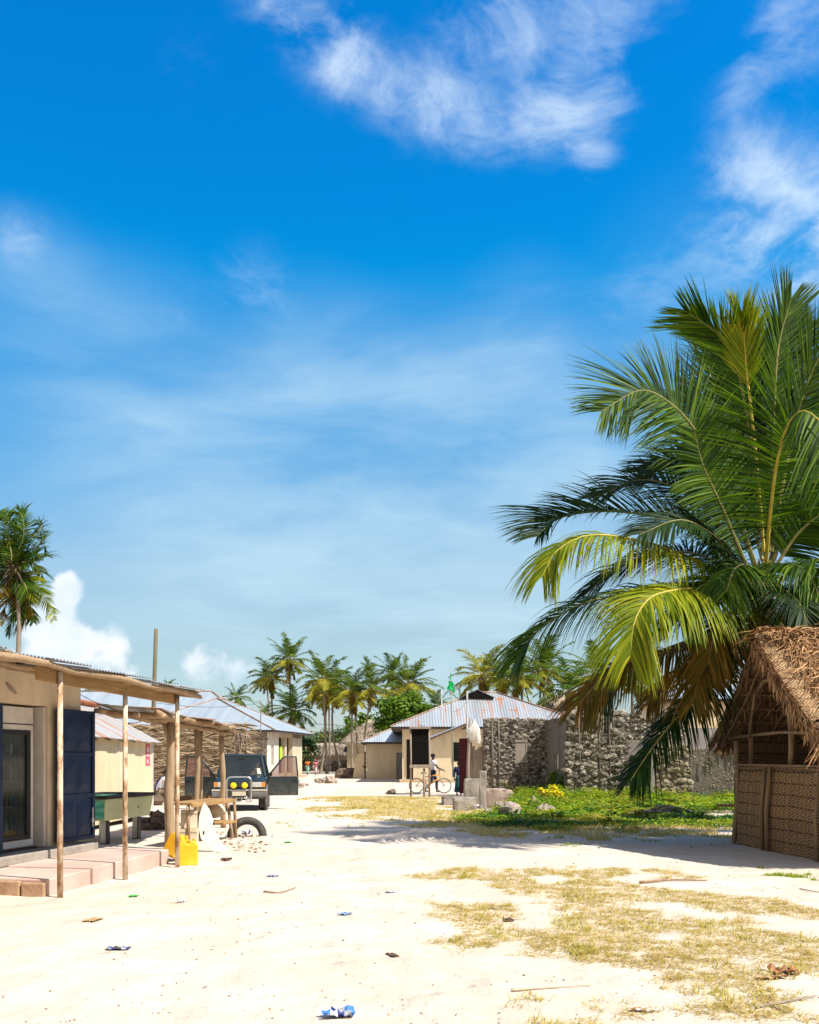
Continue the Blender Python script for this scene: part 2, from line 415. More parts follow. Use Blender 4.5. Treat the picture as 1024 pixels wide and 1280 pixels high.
# ---------------------------------------------------------------- ground
def axis(core0, core1, step, far0, far1, grow=1.22):
    a = []; x = core0
    while x <= core1: a.append(x); x += step
    s = step; x = core1
    while x < far1: s *= grow; x += s; a.append(x)
    s = step; x = core0
    while x > far0: s *= grow; x -= s; a.insert(0, x)
    return a
def inpoly(x, y, poly):
    c = False; n = len(poly)
    for i in range(n):
        x1, y1 = poly[i]; x2, y2 = poly[(i + 1) % n]
        if (y1 > y) != (y2 > y) and x < (x2 - x1) * (y - y1) / (y2 - y1) + x1: c = not c
    return c
def ground_poly(pix): return [(G(a, b).x, G(a, b).y) for a, b in pix]
NEAR_DRY = ground_poly([(545, 1098), (600, 1080), (700, 1082), (800, 1085), (880, 1098), (950, 1120), (1100, 1140), (1200, 1300), (600, 1300), (610, 1240), (650, 1210), (560, 1160)])
BAND_DRY = ground_poly([(385, 1003), (420, 988), (480, 981), (540, 996), (585, 1012), (640, 1020), (926, 1022), (935, 1046), (760, 1048), (650, 1046), (545, 1034), (470, 1026), (420, 1020)])
GREEN = ground_poly([(596, 1018), (622, 1005), (645, 994), (700, 988), (935, 988), (940, 1034), (820, 1037), (700, 1038), (600, 1030)])
FAR_VERGE = ground_poly([(560, 1000), (470, 984), (430, 976), (470, 972), (520, 975), (600, 985)])
def patchy(x, y, s, seed):
    return mnoise.fractal(Vector((x * s, y * s * .8, seed)), 1.0, 2.0, 4)
def edge_d(x, y, poly):
    m = 9e9; n = len(poly)
    for i in range(n):
        a, b = poly[i], poly[(i + 1) % n]; ex, ey = b[0] - a[0], b[1] - a[1]
        t = max(0, min(1, ((x - a[0]) * ex + (y - a[1]) * ey) / (ex * ex + ey * ey + 1e-9)))
        m = min(m, math.hypot(x - a[0] - t * ex, y - a[1] - t * ey))
    return m if inpoly(x, y, poly) else -m
def dens(x, y, poly, s, seed, thr, soft):
    e = edge_d(x, y, poly)
    if e < -.6: return 0.0
    return max(0.0, min(1.0, (patchy(x, y, s, seed) + .6 * min(1, max(-1, e / soft)) - thr) / .35))

gx = axis(-10, 12, .14, -900, 900); gy = axis(4.5, 30, .14, -250, 2500)
gv = [(x, y, gz(x, y)) for y in gy for x in gx]
nx = len(gx); gf = [(j * nx + i, j * nx + i + 1, (j + 1) * nx + i + 1, (j + 1) * nx + i) for j in range(len(gy) - 1) for i in range(nx - 1)]
gm = MB(); gm.v = gv; gm.f = [list(f) for f in gf]; gm.m = [0] * len(gf)

m, t, b = newmat('sand'); co = t.coords('World')
xx, yy, zz = t.sep(co)
big = t.noise(co, .22, 4); mid = t.noise(co, 1.4, 6, .6); fine = t.noise(co, 14, 6, .7); grit = t.noise(co, 70, 3, .7)
tracks = t.noise(t.coords('World', (5.5, .10, 1), (0, 0, R(-6))), 1.0, 3, .5)
c = t.mix(t.rng(mid, .36, .66), (.555, .462, .372), (.655, .578, .49))
c = t.mix(t.rng(big, .42, .62, 0, .6), c, (.56, .45, .34))
c = t.mix(t.rng(fine, .58, .74, 0, .42), c, (.40, .29, .20))
rut = t.noise(t.coords('World', (3.2, .09, 1), (0, 0, R(-7))), 1.0, 5, .6)
c = t.mix(t.rng(rut, .54, .68, 0, .10), c, (.46, .35, .25))
stain = t.noise(co, .7, 6, .7)
c = t.mix(t.rng(stain, .56, .72, 0, .35), c, (.46, .34, .23))
speck = t.voro(co, 5.5); sp2 = t.voro(co, 17)
c = t.mix(t.math('MULTIPLY', t.rng(speck, .085, .05, 0, .75), t.rng(mid, .5, .6)), c, (.26, .17, .10))
c = t.mix(t.math('MULTIPLY', t.rng(sp2, .13, .08, 0, .6), t.rng(t.noise(co, .8, 3), .46, .60)), c, (.30, .19, .10))
at = t.n.new('ShaderNodeAttribute'); at.attribute_name = 'dry'; ag = t.n.new('ShaderNodeAttribute'); ag.attribute_name = 'soil'
c = t.mix(t.math('MULTIPLY', at.outputs['Fac'], t.rng(fine, .38, .62, .08, .60)), c, (.56, .44, .23))
c = t.mix(t.math('MULTIPLY', ag.outputs['Fac'], .8), c, (.16, .12, .055))
setc(t, b, c); b.inputs['Roughness'].default_value = .95; b.inputs['Specular IOR Level'].default_value = .1
foot = t.math('MULTIPLY', t.rng(t.voro(co, 2.1), .06, .17), t.rng(t.noise(co, .45, 3), .40, .55, .2, 1.2))
hgt = t.math('ADD', t.math('ADD', t.math('MULTIPLY', mid, 1.6), t.math('MULTIPLY', foot, .45)), t.math('ADD', t.math('MULTIPLY', fine, .45), t.math('ADD', t.math('MULTIPLY', tracks, .30), t.math('MULTIPLY', t.voro(co, 3.3, 'SMOOTH_F1'), .9))))
t.link(t.bump(t.math('ADD', hgt, t.math('MULTIPLY', grit, .1)), .65, .07), b.inputs['Normal'])
M_SAND = m
ground = gm.build('ground', M_SAND, smooth=True); tag(ground, 'pale rutted sand of the village street and open square', 'ground', kind='structure')
def vattr(me, name, fn):
    a = me.attributes.new(name, 'FLOAT', 'POINT')
    a.data.foreach_set('value', [fn(v.co.x, v.co.y) for v in me.vertices])
def f_dry(x, y):
    if y < 4 or y > 70 or abs(x) > 25: return 0.0
    return max(dens(x, y, NEAR_DRY, .9, 3.1, .17, 1.2), dens(x, y, BAND_DRY, .9, 8.2, .06, 1.5))
def f_soil(x, y):
    if y < 15 or y > 60 or abs(x) > 25: return 0.0
    return dens(x, y, GREEN, .7, 5.5, -.02, 1.6)
vattr(ground.data, 'dry', f_dry); vattr(ground.data, 'soil', f_soil)
# ---------------------------------------------------------------- shared materials
M_PLASTER = m_plaster('shop_plaster', (.74, .60, .41), (.48, .36, .24), (.38, .28, .19))
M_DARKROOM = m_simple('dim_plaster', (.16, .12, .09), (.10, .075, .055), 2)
M_CONC = m_simple('concrete', (.31, .27, .225), (.17, .145, .12), 3, .95, .6, .02, c3=(.40, .35, .29))
M_PINK = m_simple('pink_concrete', (.54, .38, .31), (.42, .29, .225), 1.2, .9, .5, .012, c3=(.60, .47, .40))
M_ORANGE_EDGE = m_simple('worn_block', (.50, .33, .21), (.33, .19, .11), 4, .95, .6, .02)
M_CORR = m_metal_roof('corrugated_sheet', (.42, .47, .52), amount=.35, along=(0, 1, 0))
M_CORR_RUSTY = m_metal_roof('rusty_sheet', (.46, .45, .43), (.27, .115, .05), amount=.75)
M_LOG = m_wood('weathered_log', (.42, .29, .17), (.17, .105, .06), 'y')
M_POST = m_wood('weathered_post', (.44, .31, .185), (.17, .11, .065), 'z')
M_PLANK = m_wood('ochre_plank', (.42, .255, .105), (.20, .11, .045), 'x')
M_GREYWOOD = m_wood('grey_wood', (.38, .31, .24), (.16, .125, .10), 'z')
m, t, b = newmat('peeling_paint_pole'); co = t.coords('Object', (1, 1, .5)); f = t.noise(co, 9, 6, .7)
setc(t, b, t.ramp(f, [(.44, (.62, .50, .36)), (.55, (.38, .22, .11)), (.66, (.14, .08, .05))])); b.inputs['Roughness'].default_value = .8
M_POLE = m
m, t, b = newmat('blue_steel'); co = t.coords('Object')
setc(t, b, t.mix(t.rng(t.noise(co, 3, 6, .65), .42, .72), (.008, .020, .058), (.016, .034, .085))); b.inputs['Roughness'].default_value = .55; b.inputs['Specular IOR Level'].default_value = .25
t.link(t.bump(t.noise(co, 18, 3), .12, .01), b.inputs['Normal']); M_BLUE = m
M_WHITE = m_simple('white_enamel', (.66, .62, .56), (.50, .45, .39), 2, .5, spec=.4)
M_BLACK = m_simple('black_plastic', (.018, .018, .018), (.010, .010, .010), 3, .45)
M_RUBBER = m_simple('dusty_rubber', (.055, .052, .048), (.028, .026, .025), 6, .85, .4, .006, c3=(.12, .105, .085))
M_STEEL = m_simple('bright_steel', (.62, .60, .57), (.48, .46, .43), 6, .3, metal=.9)
def m_glass(name, tint=(.02, .025, .028), alpha=.35, rough=.03):
    m, t, b = newmat(name); setc(t, b, tint); b.inputs['Roughness'].default_value = rough; b.inputs['Specular IOR Level'].default_value = .6
    tr = t.n.new('ShaderNodeBsdfTransparent'); tr.inputs[0].default_value = (.8, .85, .85, 1)
    mx = t.n.new('ShaderNodeMixShader'); mx.inputs[0].default_value = 1 - alpha
    t.link(tr.outputs[0], mx.inputs[2]); t.link(b.outputs[0], mx.inputs[1]); t.link(mx.outputs[0], t.n['Material Output'].inputs['Surface']); return m
M_GLASS = m_glass('dark_glass')
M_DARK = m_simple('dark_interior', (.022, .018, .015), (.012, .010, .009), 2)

def corr_face(mb, e0, e1, r0, r1, per=.19, amp=.02, sub=4, mi=0, rows=1, jag=0.0):
    e0, e1, r0, r1 = map(Vector, (e0, e1, r0, r1)); L = (e1 - e0).length; ex = (e1 - e0) / L
    a = (r0 - e0).dot(ex); S = (r0 - e0) - ex * a; bb_ = L - (r1 - e0).dot(ex)
    n = ex.cross(S).normalized()
    if n.z < 0: n = -n
    N = max(4, int(L / per * sub)); o = len(mb.v); Sn = S.normalized()
    for i in range(N + 1):
        s_ = L * i / N; tt = 1.0
        if a > 1e-4: tt = min(tt, s_ / a)
        if bb_ > 1e-4: tt = min(tt, (L - s_) / bb_)
        off = n * amp * math.sin(2 * PI * s_ / per)
        j = jag * mnoise.noise(Vector((round(s_ / .8) * 1.7, 3.3, e0.x)))
        for r_ in range(rows + 1):
            mb.v.append(tuple(e0 + ex * s_ + S * (max(0, tt) * r_ / rows) + off - (Sn * j if r_ == 0 else Vector((0, 0, 0)))))
    k = rows + 1
    for i in range(N):
        for r_ in range(rows):
            mb.f.append([o + i * k + r_, o + (i + 1) * k + r_, o + (i + 1) * k + r_ + 1, o + i * k + r_ + 1]); mb.m.append(mi)

# ---------------------------------------------------------------- shop with porch, nearest on the left
SO = Vector((-5.17, 16.1, 0)); SRZ = math.atan2(.981, .196)
U = Vector((math.cos(SRZ), math.sin(SRZ), 0)); W_ = Vector((-math.sin(SRZ), math.cos(SRZ), 0))
def S2(v):                                  # world -> shop frame
    d = Vector(v) - SO; return Vector((d.dot(U), d.dot(W_), d.z))
shop = thing('shop_building', 'cream plastered shop with open blue steel door and tin porch on thin poles', 'shop', SO, SRZ)
mb = MB()
mb.bb(-.95, 0, 0, .2, 0, 2.40); mb.bb(-7, -3.3, 0, .2, 0, 2.40)
mb.bb(-7, 0, 0, .2, 2.40, 2.93)
mb.bb(-.2, 0, .2, 5, 0, 2.93); mb.bb(-7, -.2, 4.8, 5, 0, 2.93); mb.bb(-7, -6.8, .2, 4.8, 0, 2.93)
wall = mb.build('wall', M_PLASTER, shop)
mb = MB(); mb.tube([(-2.02, -.012, 2.66), (-1.93, -.012, 2.60), (-1.80, -.012, 2.54)], [.018, .03, .018], 7); mb.build('wall_lamp', M_GREYWOOD, wall)
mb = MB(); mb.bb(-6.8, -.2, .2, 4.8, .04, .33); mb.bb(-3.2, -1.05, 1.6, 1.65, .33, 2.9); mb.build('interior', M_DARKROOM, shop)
mb = MB(); mb.bb(-.962, -1.02, .03, .30, .33, 2.38); mb.build('door_jamb', M_WHITE, shop)
# stone doorstep
mb = MB(); mb.bb(-7, -.06, -.34, -.002, .19, .325); mb.build('doorstep', M_CONC, shop, bevel=.02)
# open blue steel door leaf against the wall
dr = MB(); x0, x1, yf = -.86, .22, -.10
dr.bb(x0, x1, yf, yf + .03, .36, 2.37)
for a in (x0, x1 - .07): dr.bb(a, a + .07, yf - .028, yf - .002, .36, 2.37)
for zz in (.36, 1.02, 1.66, 2.31): dr.bb(x0 + .072, x1 - .072, yf - .025, yf - .003, zz, zz + .055)
for zz in (.36, 1.02, 1.66):                # pressed panels: raised pyramid frusta, two per tier
    for ca, cb in ((x0 + .07, (x0 + x1) / 2), ((x0 + x1) / 2, x1 - .07)):
        za, zb = zz + .058, zz + .60; ia, ib, ja, jb = ca + .14, cb - .14, za + .16, zb - .16
        A = [(ca + .02, yf - .001, za), (cb - .02, yf - .001, za), (cb - .02, yf - .001, zb), (ca + .02, yf - .001, zb)]
        B = [(ia, yf - .03, ja), (ib, yf - .03, ja), (ib, yf - .03, jb), (ia, yf - .03, jb)]
        dr.add(A + B, [(0, 1, 5, 4), (1, 2, 6, 5), (2, 3, 7, 6), (3, 0, 4, 7), (4, 5, 6, 7)])
door = dr.build('door', M_BLUE, shop)
mb = MB(); mb.tube([(x1 - .12, yf - .05, .55), (x1 - .12, yf - .05, .85)], .012, 6); mb.bb(x1 - .15, x1 - .09, yf - .06, yf - .03, .62, .68); mb.build('bolt', M_STEEL, door)
for zz in (.6, 1.35, 2.1):
    mb = MB(); mb.tube([(x0 - .02, yf - .01, zz), (x0 - .02, yf - .01, zz + .12)], .018, 7); mb.build('hinge', M_BLUE, door)
# second leaf at the other side of the opening
mb = MB(); mb.bb(-3.62, -2.28, -.10, -.07, .36, 2.37); mb.bb(-2.35, -2.28, -.125, -.102, .36, 2.37)
mb.build('door', M_BLUE, shop)
# porch roof: separate sheets, each lying a little differently
rf = MB(); rr = random.Random(4)
FRONT, BACK = -1.92, 5.25
s_ = -7.6; k = 0
while s_ < -.5:
    wd = .86; dz0 = rr.uniform(-.02, .02); dz1 = rr.uniform(-.02, .02); over = rr.uniform(-.06, .08)
    if s_ > -1.2: over -= .02
    za = 2.655 + dz0 - .024 * s_; zb = 3.28 + dz1 - .024 * s_
    f0 = FRONT - over + (.08 * (s_ + 3) if s_ > -3 else 0) * -.5
    ym = .1; zm = za + (zb - za) * (ym - f0) / (BACK - f0) + .012
    corr_face(rf, (s_, f0, za), (s_ + wd + .05, f0, za + rr.uniform(-.015, .015)), (s_, ym, zm + .1), (s_ + wd + .05, ym, zm + .1), .076, .011, 6)
    corr_face(rf, (s_, ym - .1, zm + .1), (s_ + wd + .05, ym - .1, zm + .1), (s_, BACK, zb + .25), (s_ + wd + .05, BACK, zb + .25), .076, .011, 6)
    s_ += wd; k += 1
roof = rf.build('roof', M_CORR, shop, smooth=True)
lg = MB()
for y0, z0, r0, bend in ((-1.90, 2.618, .040, .02), (-1.15, 2.70, .035, .03), (-.5, 2.78, .032, -.02)):
    pts = [(-7.3 + 7.55 * i / 12, y0 + bend * math.sin(i * 1.3), z0 - .022 * (-7.3 + 7.55 * i / 12) - .01 + .022 * math.sin(i * 2.1 + y0)) for i in range(13)]
    lg.tube(pts, [r0 * (1 + .2 * math.sin(i * 1.9)) for i in range(13)], 7)
for xx in (-6.2, -4.7, -3.2, -2.0, -1.0, .08):
    lg.tube([(xx, -1.85, 2.60 - .024 * xx), (xx + .05, -.8, 2.71 - .024 * xx), (xx, .0, 2.85 - .024 * xx)], [.04, .035, .04], 7)
for xx, ln in ((-5.3, .5), (-2.9, .7), (-1.2, .45), (-.6, .7), (-.25, .5)):
    lg.tube([(xx, -1.9, 2.64 - .024 * xx), (xx + ln, -1.86, 2.65 - .024 * xx)], .02, 6)
lg.build('rafters', M_LOG, roof, smooth=True)
# beam under the roof edge, on the poles
pb = [S2(P(70, 845, 12.14)), S2(P(152, 866, 13.9)), S2(P(217, 873, 15.5))]
bd = (pb[2] - pb[0]).normalized(); q0, q1 = pb[0] - bd * .42, pb[2] + bd * .05
mb = MB(); mb.beam(q0 - Vector((0, 0, .005)), q1 - Vector((0, 0, .0)), .05, .17); mb.build('beam', M_PLANK, shop, bevel=.006)
for (px, py, d, topy) in ((70, 1121, 12.14, 845), (152, 1099, 13.9, 866), (217.5, 1082, 15.5, 873)):
    a = S2(P(px, topy, d)); bq = S2(gp(P(px, topy, d).x, d, -.15)); o_ = Vector((0, -.055, 0))
    mb = MB(); mb.tube([bq + o_, bq.lerp(a, .5) + o_ + Vector((.008, .006, 0)), a + o_ + Vector((0, 0, .05))], [.036, .034, .032], 10); mb.build('post', M_POLE, shop, smooth=True)
# pink platform in front of the shop, its near end showing worn block
A0, B0 = S2((-4.32, 12.22, 0)), S2((-3.76, 16.0, 0))
mb = MB()
def slab(mb, pts, z0, z1, mi=0): mb.prism([(p[0], p[1], z0) for p in pts], (0, 0, z1 - z0), mi)
fm = A0.lerp(B0, .30)
slab(mb, [(A0.x, -.006), (A0.x, A0.y), (fm.x - .006, fm.y), (fm.x - .006, -.006)], -.2, .186, 0)
slab(mb, [(fm.x + .006, -.006), (fm.x + .006, fm.y - .03), (B0.x, B0.y), (B0.x + .25, -.006)], -.2, .205, 0)
pf = mb.build('platform', M_PINK, None, bevel=.015, recalc=True); pf.parent = shop
mb = MB()
for i in range(5):
    xa = A0.y + (0 - A0.y) * i / 5 + .01; xb = A0.y + (0 - A0.y) * (i + 1) / 5 - .01
    mb.bb(A0.x - .075, A0.x - .003, xa, xb, -.2, .15 + .02 * math.sin(i * 2.2))
mb.build('edge_block', M_ORANGE_EDGE, pf, bevel=.02)

# ---------------------------------------------------------------- drinks fridge in the doorway
fr = thing('drinks_fridge', 'white glass-door drinks fridge standing in the shop doorway', 'fridge', SO + U * -1.62 + W_ * .12 + Vector((0, 0, .335)), SRZ)
mb = MB(); w2 = .475
mb.bb(-w2, w2, .06, .72, .0, .10); mb.bb(-w2, w2, .06, .72, 1.80, 2.02); mb.bb(-w2, -w2 + .06, .06, .66, .1, 1.8); mb.bb(w2 - .06, w2, .06, .66, .1, 1.8); mb.bb(-w2, w2, .66, .72, .1, 1.8)
mb.build('cabinet', M_WHITE, fr, bevel=.008)
mb = MB(); mb.bb(-w2, w2, .0, .055, 1.70, 2.03); mb.build('header_panel', M_WHITE, fr, bevel=.006)
mb = MB(); mb.bb(-w2, w2, -.006, -.001, 1.775, 1.79); mb.build('trim_strip', M_BLACK, fr)
mb = MB(); mb.bb(-w2, w2, .0, .055, .02, .12); mb.bb(-w2, -w2 + .07, .0, .055, .125, 1.695); mb.bb(w2 - .09, w2, .0, .055, .125, 1.695); mb.build('door_surround', M_WHITE, fr, bevel=.004)
mb = MB(); a, b_ = -w2 + .075, w2 - .095
mb.bb(a, a + .09, -.02, .04, .13, 1.69); mb.bb(b_ - .10, b_, -.02, .04, .13, 1.69); mb.bb(a + .09, b_ - .10, -.02, .04, .13, .19); mb.bb(a + .09, b_ - .10, -.02, .04, 1.63, 1.69)
dd = mb.build('door', M_BLACK, fr, bevel=.004)
mb = MB(); mb.bb(a + .088, b_ - .098, .0, .012, .188, 1.632); mb.build('glass', m_glass('fridge_glass', (.05, .05, .05), .30, .05), dd)
sh = [MB() for _ in range(4)]
M_BOTS = [m_simple('bottle_' + n, c, None, 4, .15, spec=.6) for n, c in (('green', (.03, .20, .05)), ('brown', (.20, .07, .02)), ('yellow', (.55, .40, .06)), ('white', (.7, .7, .7)), ('blue', (.05, .10, .45)), ('red', (.5, .03, .03)))]
rb = random.Random(9)
for i, zz in enumerate((.22, .60, .98, 1.33)):
    mb = MB(); mb.bb(-w2 + .065, w2 - .065, .10, .60, zz - .012, zz); mb.build('shelf', M_STEEL, fr)
    for j in range(6):
        bx = -.30 + j * .115; mb = MB(); hh = rb.uniform(.20, .27)
        mb.lathe([(0, 0), (.033, 0), (.034, hh * .55), (.014, hh * .75), (.014, hh), (0, hh)], (bx, .17, zz), n=10)
        bo = mb.build('bottle', M_BOTS[rb.randrange(6)], None, smooth=True)
        bo.location = fr.location; bo.rotation_euler = fr.rotation_euler
        tag(bo, 'small coloured bottle among the bottles behind the glass of the shop fridge', 'bottle', 'bottles in the shop fridge')

# ---------------------------------------------------------------- cream kiosk behind the shop
kz = R(90)
kiosk = thing('kiosk', 'cream painted kiosk with rust-streaked tin roof and dark red door behind pool table', 'kiosk', (-7.0, 22.2, 0), kz)
M_CREAM = m_plaster('cream_board', (.68, .56, .36), (.50, .36, .2), (.50, .36, .2), .2)
mb = MB(); L = 5.7
mb.bb(.35, L, 0, .12, .12, 2.12); mb.bb(0, L, 2.3, 2.42, .12, 2.6)
for xe in (0, L - .12): mb.prism([(xe, .125, .12), (xe, 2.295, .12), (xe, 2.295, 2.55), (xe, 1.5, 2.9), (xe, .125, 2.15)], (.12, 0, 0))
kw = mb.build('wall', M_CREAM, kiosk)
mb = MB(); mb.bb(L - .075, L + .015, -.02, -.002, .12, 2.12); mb.build('corner_trim', M_WHITE, kw); mb = MB(); mb.bb(2.45, 2.49, -.012, -.002, .12, 2.12); mb.build('board_seam', M_WHITE, kw)
mb = MB(); mb.bb(-.5, .345, -.02, .06, .15, 2.10); mb.build('door', m_simple('oxblood_paint', (.22, .03, .025), (.14, .02, .018), 3, .6), kiosk)
mb = MB(); mb.bb(4.95, 5.38, -.012, -.003, 1.42, 1.99)
po = mb.build('poster', m_simple('poster_red', (.66, .10, .16), (.52, .07, .12), 2, .5), kiosk)
mb = MB(); mb.bb(5.0, 5.33, -.016, -.013, 1.66, 1.71); mb.ball((5.16, -.016, 1.84), (.12, .004, .09), 2); mb.bb(5.04, 5.2, -.016, -.013, 1.47, 1.58); mb.build('poster_marks', m_simple('poster_pale', (.8, .55, .55), None, 9, .5), po)
rf = MB(); corr_face(rf, (-2.2, -.22, 2.10), (L + .15, -.22, 2.03), (-2.2, 1.55, 3.05), (L + .15, 1.55, 3.05), .12, .014, 5, jag=.08); corr_face(rf, (L + .15, 3.2, 2.3), (-2.2, 3.2, 2.3), (L + .15, 1.5, 3.05), (-2.2, 1.5, 3.05), .12, .014, 5)
kr = rf.build('roof', M_CORR_RUSTY, kiosk, smooth=True)
mb = MB(); mb.tube([(-2.25, 1.53, 3.07), (L + .2, 1.53, 3.07)], .07, 8); mb.build('ridge_cap', m_simple('rust_red', (.36, .12, .05), (.22, .07, .03), 3, .9), kr)
for i in range(5): mb = MB(); mb.tube([(.2 + i * 1.05, -.16, 2.02), (.2 + i * 1.05, 1.5, 2.9)], .03, 6); mb.build('rafter', M_LOG, kr)

# ---------------------------------------------------------------- pool table
pt = thing('pool_table', 'green sided pool table on dark legs under the tin shelter', 'pool table', (-6.0, 20.13, gz(-5.9, 20)), R(80))
M_FELT = m_simple('faded_green_laminate', (.56, .56, .30), (.44, .45, .23), 2, .55)
m, t, b = newmat('teal_end_panel'); co = t.coords('Object'); x, y, z = t.sep(co)
ang = t.math('ARCTAN2', t.math('SUBTRACT', z, .62), y); ray = t.math('FRACT', t.math('MULTIPLY', ang, 3.2))
setc(t, b, t.mix(t.rng(ray, .45, .55), (.03, .30, .22), (.12, .42, .30))); b.inputs['Roughness'].default_value = .5; M_TEAL = m
tl, tw = 1.05, .55
mb = MB()
bt = [(-tl + .06, -tw + .05, .46), (tl - .06, -tw + .05, .46), (tl - .06, tw - .05, .46), (-tl + .06, tw - .05, .46)]
tp = [(-tl, -tw, .86), (tl, -tw, .86), (tl, tw, .86), (-tl, tw, .86)]
mb.hexa(bt, tp); body = mb.build('body', M_FELT, pt)
mb = MB(); o_ = .006
mb.hexa([(-tl + .052, -.49, .49), (-tl + .06, -.49, .49), (-tl + .06, .49, .49), (-tl + .052, .49, .49)], [(-tl - .008, -.53, .84), (-tl, -.53, .84), (-tl, .53, .84), (-tl - .008, .53, .84)])
ep = mb.build('end_panel', M_TEAL, body)
mb = MB(); mb.ball((-tl + .008, -.22, .68), (.02, .09, .09), 2); mb.build('end_badge', m_simple('pale_green', (.35, .6, .42), None), ep)
mb = MB(); mb.bb(-tl - .04, tl + .04, -tw - .04, -tw + .06, .865, .93); mb.bb(-tl - .04, tl + .04, tw - .06, tw + .04, .865, .93); mb.bb(-tl - .04, -tl + .06, -tw + .062, tw - .062, .865, .93); mb.bb(tl - .06, tl + .04, -tw + .062, tw - .062, .865, .93)
mb.build('rail', m_simple('dark_rail', (.045, .035, .04), None), pt, bevel=.01)
mb = MB(); mb.bb(-tl + .062, tl - .062, -tw + .062, tw - .062, .864, .885); mb.build('bed', m_simple('green_cloth', (.03, .16, .08), None), pt)
for a in (-1, 1):
    for c_ in (-1, 1):
        mb = MB(); mb.box((a * .68, c_ * .36, .23), (.16, .13, .47), 0, 0, None, .9); lo = mb.build('leg', m_simple('dark_leg', (.06, .055, .05), None) if a + c_ == -2 else M_BLACK, pt, bevel=.01)
        mb = MB(); mb.bb(a * .68 - .088, a * .68 - .082, c_ * .36 - .05, c_ * .36 + .05, .02, .44); mb.build('metal_strip', M_STEEL, lo)
mb = MB(); mb.ball((.35, -tw - .0, .66), (.02, .012, .02), 1); mb.build('coin_slot', M_BLACK, body)

# ---------------------------------------------------------------- tin lean-to shelter on logs, with counter
sh_ = thing('tin_shelter', 'lean-to shelter of rusty tin sheets on rough log posts beside the kiosk', 'shelter', (-4.33, 18.4, gz(-4.33, 18.4)))
posts = [((-4.33, 18.4), 2.26, .085), ((-4.36, 21.0), 2.20, .055), ((-4.30, 23.7), 2.14, .062), ((-4.95, 24.1), 2.3, .06)]
for k, ((x, y), h, r) in enumerate(posts):
    mb = MB(); g = gz(x, y); lean = .05 * math.sin(k * 2 + 1)
    pts = [(x, y, g - .2)] + [(x + lean * i / 6 + .018 * math.sin(i * 1.7 + k), y + .015 * math.sin(i * 2.3 + k), g + h * i / 6) for i in range(1, 7)]
    mb.tube(pts, [r * (1.12 - .03 * i + .06 * math.sin(i * 2.7 + k)) for i in range(7)], 9)
    if k == 0: mb.tube([pts[5], (x - .12, y - .02, g + h + .1)], [.05, .035], 7)
    mb.build('post', M_POST, sh_, smooth=True, world=True)
rf = MB(); rr = random.Random(8)
y0 = 16.25
while y0 < 24.3:
    wd = .85; ov = rr.uniform(-.14, .16); a = rr.uniform(-.03, .03)
    corr_face(rf, (-3.86 + ov, y0, 2.38 - .012 * (y0 - 17) + a), (-3.84 + ov * .7, y0 + wd + .06, 2.37 - .012 * (y0 - 17) - a), (-5.0, y0, 2.47 + a), (-5.0, y0 + wd + .06, 2.47), .076, .012, 6)
    y0 += wd
sr = rf.build('roof', M_CORR_RUSTY, sh_, smooth=True, world=True)
mb = MB()
for x, z in ((-4.0, 2.335), (-4.36, 2.30), (-4.9, 2.37)):
    pts = [(x + .03 * math.sin(i * 1.9 + x), 16.15 + 8.4 * i / 9, z - .012 * 7.3 * i / 9 * .9 + .02 * math.sin(i * 2.7 + x)) for i in range(10)]
    mb.tube(pts, [.05 + .012 * math.sin(i * 2.2) for i in range(10)], 8)
for y in (16.4, 18.0, 19.6, 21.2, 22.8, 24.3):
    mb.tube([(-3.82 + .1 * math.sin(y * 3), y, 2.30), (-4.5, y + .04, 2.33), (-5.05, y, 2.39)], [.045, .05, .04], 8)
mb.build('rafters', M_LOG, sr, smooth=True, world=True)

ct = thing('market_counter', 'rough plank counter with pale boxes beneath, beside the tin shelter', 'counter', (-4.0, 19.7, gz(-4, 19.7)))
g = gz(-4, 19.7)
mb = MB(); mb.box((-4.02, 19.75, g + .80), (.50, 2.05, .05), R(-11)); mb.box((-3.75, 19.72, g + .775), (.05, 2.2, .07), R(-11)); mb.build('tabletop', M_PLANK, ct, world=True, bevel=.01)
mb = MB(); mb.box((-3.85, 20.35, g + .36), (.62, .75, .05), R(-11)); mb.build('shelf', M_PLANK, ct, world=True, bevel=.01)
for (x, y, ax, ay) in ((-4.42, 18.85, 0, 0), (-4.05, 18.75, 0, 0), (-3.72, 20.9, .16, -.22), (-3.55, 20.75, .02, .1), (-4.02, 20.6, 0, 0)):
    mb = MB(); mb.tube([(x + ax, y + ay, g - .1), (x + ax * .4, y + ay * .4, g + .45), (x, y, g + .79)], [.035, .032, .034], 7); mb.build('leg', M_POST, ct, world=True, smooth=True)
M_PALE = m_simple('pale_board', (.72, .60, .44), (.55, .42, .28), 3, .8, .3, .006)
for i, (px, py, d, w, h, rz, lab) in enumerate(((236.5, 1033, 19.0, .30, .33, .2, 'upper pale box stacked under the plank counter'), (236.5, 1054, 18.9, .32, .34, .1, 'lower white box on the sand under the plank counter'))):
    p = P(px, py, d); z0 = gz(p.x, p.y) + (.342 if i == 0 else 0)
    mb = MB(); mb.box((0, 0, h / 2), (w, .3, h - .004)); mb.box((0, -.153, h * .80), (w * .98, .004, .012), 0, 1)
    o = mb.build('box', [M_PALE, M_GREYWOOD], None, bevel=.008); o.location = (p.x, p.y, z0); o.rotation_euler.z = rz; tag(o, lab, 'box', 'boxes under the counter')
